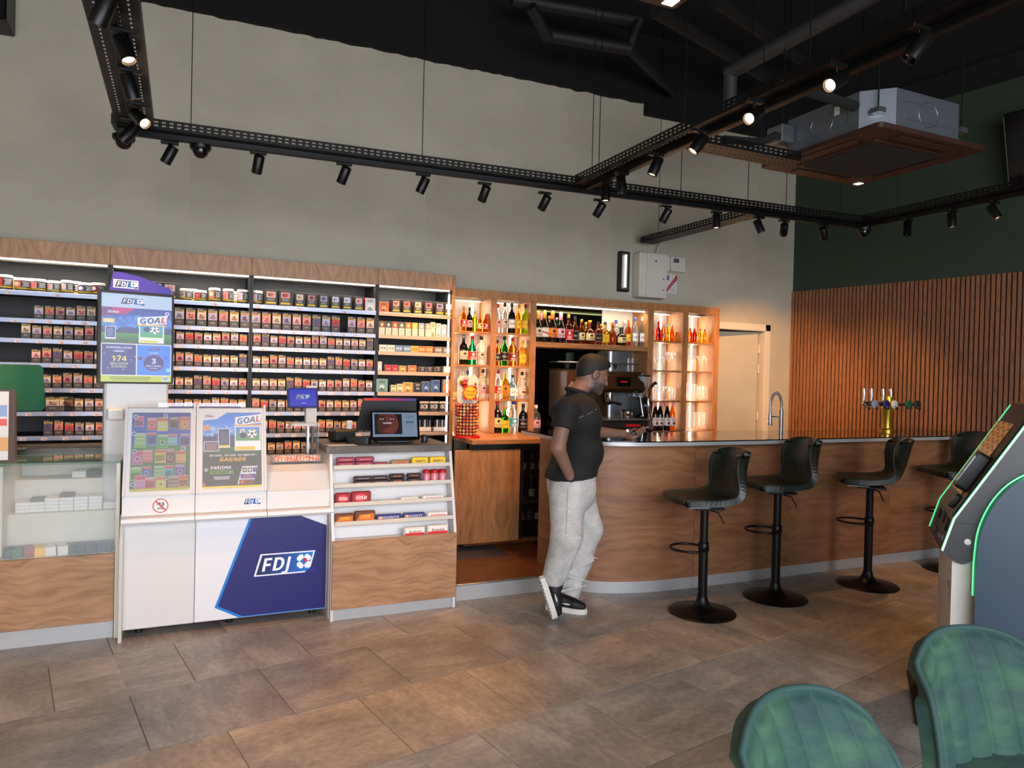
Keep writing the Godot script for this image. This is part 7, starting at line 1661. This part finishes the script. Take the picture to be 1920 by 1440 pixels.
	blob(hb, [ell.call(Vector3(-0.014, 0.048, 0), Vector3(0.106, 0.09, 0.079), 0.02), ell.call(Vector3(0.03, 0.085, 0), Vector3(0.075, 0.05, 0.06), 0.02), ell.call(Vector3(-0.045, 0.0, 0), Vector3(0.072, 0.075, 0.075), 0.03)], 0.006, [[H.basis * Vector3(0.55, -0.83, 0).normalized(), H * Vector3(0.0, 0.015, 0)]])
	part(t, "hair", hb, M.hair)
	# polo shirt
	var dn := (pelvis - chest).normalized()
	var belly: Vector3 = J.call(1078, 845, -4.15); var hemc: Vector3 = J.call(1070, 893, -4.15)
	var shirt := [cap.call(chest - rt * 0.09 + fw * 0.015, chest + rt * 0.09 + fw * 0.015, 0.135, 0.135, 0.06), cap.call(chest - rt * 0.1 + up * 0.075, chest + rt * 0.1 + up * 0.075, 0.088, 0.088, 0.06), cap.call(belly - rt * 0.05 + fw * 0.02, belly + rt * 0.05 + fw * 0.02, 0.155, 0.155, 0.08), cap.call(hemc - rt * 0.055, hemc + rt * 0.055, 0.148, 0.148, 0.06), cap.call(hemc - rt * 0.055 - up * 0.06, hemc + rt * 0.055 - up * 0.06, 0.15, 0.15, 0.05),
		cap.call(nb - up * 0.02, chest + up * 0.08, 0.07, 0.1, 0.04), cap.call(rs, rs - up * 0.01 - rt * 0.05, 0.07, 0.09, 0.05), cap.call(ls, ls - up * 0.01 + rt * 0.05, 0.07, 0.09, 0.05),
		[["c", rs, rs.lerp(re, 0.5), 0.074, 0.073], 0.03, 1], [["c", ls, ls.lerp(le, 0.75), 0.072, 0.066], 0.03, 1]]
	var sb := MB.new()
	var cutn := (-up + fw * 0.12).normalized()
	blob(sb, shirt, 0.0085, [[cutn, hemc], [(up - fw * 0.1).normalized(), nb + up * 0.02]])
	part(t, "polo_shirt", sb, M.shirt)
	var col := []
	for i in 20:
		var a := TAU * i / 20.0; col.append(nb + up * (0.012 - 0.02 * cos(a)) + fw * (cos(a) * 0.07 + 0.004) + rt * sin(a) * 0.068)
	part(t, "collar", tubem(col, 0.016, 8, true), M.shirt)
	# chest print: short grey strokes on the near side of the chest
	var cp := MB.new()
	for i in 9:
		if i in [3, 7]: continue
		var r := ray(1086 + i * 3.9, 783.0 - i * 1.4 - (i * i) * 0.06)
		var s := 4.2
		for k in 80:
			var p := EYE + r * s - O; var d := 10.0
			for q in shirt: d = minf(d, sd(p, q[0]))
			if d < 0.012: break
			s += d * 0.6
		var p0 := EYE + r * (s - 0.004) - O
		cp.box(p0, Vector3(0.012, 0.006 + 0.003 * (i % 2), 0.004), 0.0, Transform3D())
	part(t, "chest_print", cp, M.grey)
	# jeans
	var rh: Vector3 = J.call(1064, 925, -4.07); var rk: Vector3 = J.call(1062, 1005, -4.02); var ra: Vector3 = J.call(1038, 1082, -4.1)
	var lh: Vector3 = J.call(1082, 925, -4.2); var lk: Vector3 = J.call(1103, 992, -4.17); var la: Vector3 = J.call(1066, 1106, -4.12)
	var jeans := [cap.call(hemc - rt * 0.06 - up * 0.0, hemc + rt * 0.06 - up * 0.0, 0.138, 0.138, 0.05), cap.call(pelvis - rt * 0.06 - up * 0.05, pelvis + rt * 0.06 - up * 0.05, 0.14, 0.14, 0.05), cap.call(rh, rk, 0.122, 0.098, 0.03), cap.call(rk, ra, 0.098, 0.07, 0.03), cap.call(lh, lk, 0.12, 0.092, 0.03), cap.call(lk, lk.lerp(la, 0.55), 0.092, 0.09, 0.04),
		[["c", lk.lerp(la, 0.5), la + (la - lk).normalized() * 0.035, 0.092, 0.078], 0.02, 1], [["c", rk.lerp(ra, 0.6), ra + (ra - rk).normalized() * 0.03, 0.078, 0.066], 0.015, 1]]
	# folds
	for q in [[lk, 0.35, 0.03], [lk, 0.55, -0.04], [lk, 0.75, 0.02], [lk, 0.9, -0.02]]:
		var c0: Vector3 = lk.lerp(la, q[1]) + rt * 0.085
		jeans.append([[c0 - fw * 0.09 + up * q[2], c0 + fw * 0.08 - up * (q[2] + 0.01), 0.011, 0.006], 0.02, 1])
	jeans.append([[rk + rt * 0.09 + fw * 0.06, ra + rt * 0.05 + fw * 0.05, 0.012, 0.012], 0.03, 1])
	jeans.append([[hemc - up * 0.03 + rt * 0.15 + fw * 0.02, hemc - up * 0.09 + rt * 0.15 + fw * 0.035, 0.035, 0.03], 0.03, 1])
	var jb := MB.new()
	blob(jb, jeans, 0.0085, [[up, hemc + up * 0.02]])
	part(t, "jeans", jb, M.denim)
	var seam := []
	for i in 10:
		var f := i / 9.0; seam.append((rh + up * 0.06).lerp(rk, f) + rt * (0.124 - 0.024 * f) - fw * 0.035)
	part(t, "side_seam", tubem(seam, 0.0022, 5), M.offwhite)
	# trainers
	shoe(t, Transform3D(Basis(), Vector3.ZERO), py(1101, 1151, 0) - O, Vector3(0.72, 0, 0.69), Vector3.UP, la)
	var toe := py(1036, 1163, 0) - O
	var hl: Vector3 = pz(1012, 1086, -4.12) - O
	shoe(t, Transform3D(), toe + Vector3(0, 0.004, 0), (toe - hl).normalized(), Vector3(0.9, 0.22, 0.25), ra)
	# telephone
	var ph := thing("mobile_phone", "slim dark phone held in the man's hand above the bar", "phone", O + C)
	var PB := Basis(L, N, L.cross(N))
	var pm := MB.new(); pm.prism(rrect(0.155, 0.074, 0.012), 0.0085, Transform3D(Basis(PB.x, PB.z, -PB.y), PB.y * 0.004), true)
	part(ph, "casing", pm, M.darkgrey)
	var gl := MB.new(); gl.prism(rrect(0.148, 0.068, 0.01), 0.001, Transform3D(Basis(PB.x, PB.z, -PB.y), PB.y * 0.0053), true)
	part(ph, "screen", gl, M.gloss)
func shoe(t: Node3D, _u, toe: Vector3, x: Vector3, y: Vector3, ankle: Vector3):     # x towards the toe, y away from the sole
	x = x.normalized(); var z := x.cross(y).normalized(); y = z.cross(x).normalized()
	var S := Transform3D(Basis(x, y, z), toe - x * 0.29)
	var o := MB.new()
	var q := func(a: Vector3, b2: Vector3, r0, r1, k := 0.02): return [[S * a, S * b2, r0, r1], k, 1]
	blob(o, [q.call(Vector3(0.045, 0.07, 0), Vector3(0.12, 0.066, 0.0), 0.036, 0.036), q.call(Vector3(0.12, 0.066, 0), Vector3(0.2, 0.052, 0.004), 0.038, 0.034), q.call(Vector3(0.2, 0.052, 0.004), Vector3(0.25, 0.046, 0.004), 0.036, 0.03), q.call(Vector3(0.05, 0.09, 0), Vector3(0.06, 0.125, 0), 0.036, 0.034), q.call(Vector3(0.09, 0.1, 0), Vector3(0.16, 0.075, 0), 0.03, 0.026)], 0.006, [[-y, S * Vector3(0, 0.03, 0)]])
	var up := part(t, "trainer", o, M.shoe)
	var pl2 := PackedVector2Array()
	for p in [[0.0, 0.0], [0.012, 0.03], [0.05, 0.037], [0.12, 0.034], [0.19, 0.044], [0.245, 0.043], [0.278, 0.028], [0.29, 0.004], [0.28, -0.022], [0.245, -0.038], [0.19, -0.041], [0.12, -0.032], [0.05, -0.037], [0.012, -0.03]]: pl2.append(Vector2(p[0], p[1]))
	var sole := MB.new(); sole.prism(pl2, 0.034, S * Transform3D(Basis(Vector3.RIGHT, Vector3(0, 0, 1), Vector3(0, -1, 0)), Vector3(0, 0.034, 0)), true)
	part(up, "sole", sole, M.rubber)
	var tread := MB.new()
	for i in 11: tread.box(Vector3(0.02 + i * 0.025, -0.002, 0), Vector3(0.017, 0.006, 0.056), 0.0015, S)
	part(up, "tread", tread, M.cream)
	var sw := MB.new()      # curved tick on the outer side
	for s in [-1.0, 1.0]:
		var pts := []
		for i in 9:
			var f := i / 8.0; pts.append(S * Vector3(0.185 - 0.09 * f, 0.058 - 0.018 * sin(f * PI * 0.55) + 0.03 * f, s * (0.0385 - 0.002 * f)))
		sw.tube(pts, [0.003, 0.006, 0.007, 0.006, 0.005, 0.0045, 0.004, 0.003, 0.002], 6)
	part(up, "tick_mark", sw, M.white)
	var lc := MB.new()
	for i in 5: lc.tube([S * Vector3(0.105 + i * 0.02, 0.122 - i * 0.009, -0.022), S * Vector3(0.107 + i * 0.02, 0.129 - i * 0.0095, 0.0), S * Vector3(0.105 + i * 0.02, 0.122 - i * 0.009, 0.022)], 0.0035, 5)
	part(up, "laces", lc, M.black)

# ---------------------------------------------------------------- betting kiosk, chairs
func kiosk():
	var B := Basis(Vector3(0.641, 0, 0.767), Vector3.UP, Vector3(-0.767, 0, 0.641)).orthonormalized()
	var near := Vector3(3.224, 0, -2.154); var w := 0.62
	var K := Transform3D(B, near - B.z * w)
	var t := thing("betting_kiosk", "dark betting kiosk with slanted screen, green light edge and teal side", "kiosk", K.origin)
	t.basis = B
	part(t, "foot_plate", bxm(-0.13, 0.5, 0.0, 0.012, -0.02, w + 0.06, 0.003), M.black)
	part(t, "pedestal", prismm(pl([0.008, 0.012, 0.0, 0.3, 0.0, 0.78, 0.45, 0.78, 0.45, 0.012]), w - 0.05, Transform3D(Basis(), Vector3(0, 0, 0.025)), true), M.offwhite)
	var hd := bez([Vector2(-0.046, 0.803), Vector2(-0.01, 0.775), Vector2(0.03, 0.757), Vector2(0.06, 0.765), Vector2(0.095, 0.8)], 4)
	var pr := PackedVector2Array(); for q in hd: pr.append(q)
	for q in [Vector2(0.5, 0.82), Vector2(0.52, 1.4), Vector2(0.46, 1.485), Vector2(0.38, 1.505), Vector2(0.31, 1.49), Vector2(0.0, 0.961)]: pr.append(q)
	part(t, "head", prismm(pr, w, Transform3D(), true), M.darkgrey)
	var fr := pl([0.0, 0.965, 0.305, 1.482, 0.3, 1.488, -0.006, 0.967])
	part(t, "screen_bezel", prismm(fr, w - 0.1, Transform3D(Basis(), Vector3(0, 0, 0.05))), M.brownmat)
	var d := (Vector3(0.305, 1.485, 0) - Vector3(0, 0.965, 0)); var L := d.length(); d /= L
	var n := Vector3(-d.y, d.x, 0)
	var S := Transform3D(Basis(Vector3(0, 0, 1), d, n), Vector3(-0.006, 0.967, w / 2) + n * 0.003)
	part(t, "screen", facem(0.4, 0.4, R.racing, S * Transform3D(Basis(), Vector3(-0.05, 0.3, 0.002))), M.backlit)
	var rd := part(t, "reader", prismm(rrect(0.09, 0.2, 0.02), 0.05, S * Transform3D(Basis(), Vector3(0.15, 0.22, 0.0)), true), M.black)
	part(rd, "reader_glass", prismm(rrect(0.07, 0.15, 0.01), 0.004, S * Transform3D(Basis(), Vector3(0.15, 0.22, 0.051)), true), M.lip_cool)
	part(t, "bill_slot", bxm(0.02, 0.09, -0.015, 0.015, 0.0, 0.02, 0.004, false).mesh(M.black), null, Vector3(0.03, 1.02, 0.16)) if false else part(t, "ticket_mouth", prismm(rrect(0.12, 0.07, 0.01), 0.02, S * Transform3D(Basis(), Vector3(0.12, 0.06, 0.0)), true), M.black)
	# lower front with card slots
	var e := (Vector3(0, 0.961, 0) - Vector3(-0.046, 0.803, 0)).normalized(); var m := Vector3(-e.y, e.x, 0)
	var G := Transform3D(Basis(Vector3(0, 0, 1), e, m), Vector3(-0.023, 0.882, w / 2))
	for q in [[-0.16, 0.03, 0.09, 0.04, "black"], [0.02, 0.04, 0.1, 0.05, "black"], [0.17, 0.03, 0.08, 0.06, "black"], [-0.12, -0.045, 0.14, 0.03, "grey"], [0.12, -0.04, 0.06, 0.02, "lip_cool"], [0.22, -0.03, 0.03, 0.03, "lip_cool"]]:
		part(t, "slot_panel", prismm(rrect(q[2], q[3], 0.008), 0.006, G * Transform3D(Basis(), Vector3(q[0], q[1], 0.0005)), true), M[q[4]])
	# light edge on the near and far side
	for z in [w + 0.001, -0.005]:
		part(t, "led_and_glint_edge", tubem([Vector3(-0.044, 0.81, z), Vector3(0.0, 0.963, z), Vector3(0.303, 1.48, z)], 0.0055, 6), M.led_glint_green)
	area_light("kiosk_glow", K * Vector3(0.2, 1.2, w + 0.02), K.basis * Vector3(0.35, -0.3, 1), 0.5, 0.012, Color(0.05, 1, 0.62), 0.03)
	part(t, "seam", bxm(0.0, 0.2, 0.943, 0.946, w, w + 0.0015), M.black)
	part(t, "button", cylm(Vector3(0.055, 0.862, w), Vector3(0.055, 0.862, w + 0.008), 0.015, 14, -1, 0.003), M.white)
	# rear cabinet with rounded shoulder, standing proud of the near side
	var sd2 := PackedVector2Array([Vector2(0.85, 0.012), Vector2(0.083, 0.012)])
	for q in bez([Vector2(0.083, 0.5), Vector2(0.085, 0.8), Vector2(0.103, 0.943), Vector2(0.163, 1.082), Vector2(0.26, 1.179), Vector2(0.45, 1.27), Vector2(0.85, 1.33)], 6): sd2.append(q)
	part(t, "side_panel", prismm(sd2, 0.06, Transform3D(Basis(), Vector3(0, 0, w + 0.004)), true), M.teal)
	part(t, "side_panel", prismm(sd2, 0.06, Transform3D(Basis(), Vector3(0, 0, -0.066)), true), M.teal)
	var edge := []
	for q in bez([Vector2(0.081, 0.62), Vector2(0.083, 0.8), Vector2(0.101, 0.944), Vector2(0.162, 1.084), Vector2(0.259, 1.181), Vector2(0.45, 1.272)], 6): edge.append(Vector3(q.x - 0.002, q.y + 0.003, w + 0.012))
	part(t, "led_and_glint_edge", tubem(edge, 0.004, 5), M.led_glint_green)  # glowing tube stands for the LED strip reflected along the panel edge
	part(t, "emblem", facem(0.11, 0.14, R.race, Transform3D(Basis(Vector3(0, 0, 1), Vector3.UP, Vector3(-1, 0, 0)), Vector3(-0.0012, 0.6, w - 0.11))), M.poster)
	part(t, "marks", facem(0.06, 0.03, R.leaflet, S * Transform3D(Basis(), Vector3(0.2, 0.5, 0.003))), M.poster) if false else null
	for k in 3: part(t, "vent_mark", prismm(rrect(0.06, 0.005, 0.002), 0.001, S * Transform3D(Basis(), Vector3(0.24, 0.5 - k * 0.016, 0.0)), true), M.grey)

func _ready():
	rng.seed = 20
	stage()
	materials()
	room()
	tobacco()
	vitrine()
	lottery()
	sweets()
	backbar()
	bar()
	overhead()
	man()
	kiosk()
	chair(Vector3(1.36, 0, -0.98), 0.05, "green velvet chair with channelled back in the foreground, farther from the kiosk")
	chair(Vector3(2.13, 0, -1.13), -0.25, "green velvet chair with channelled back standing beside the betting kiosk")
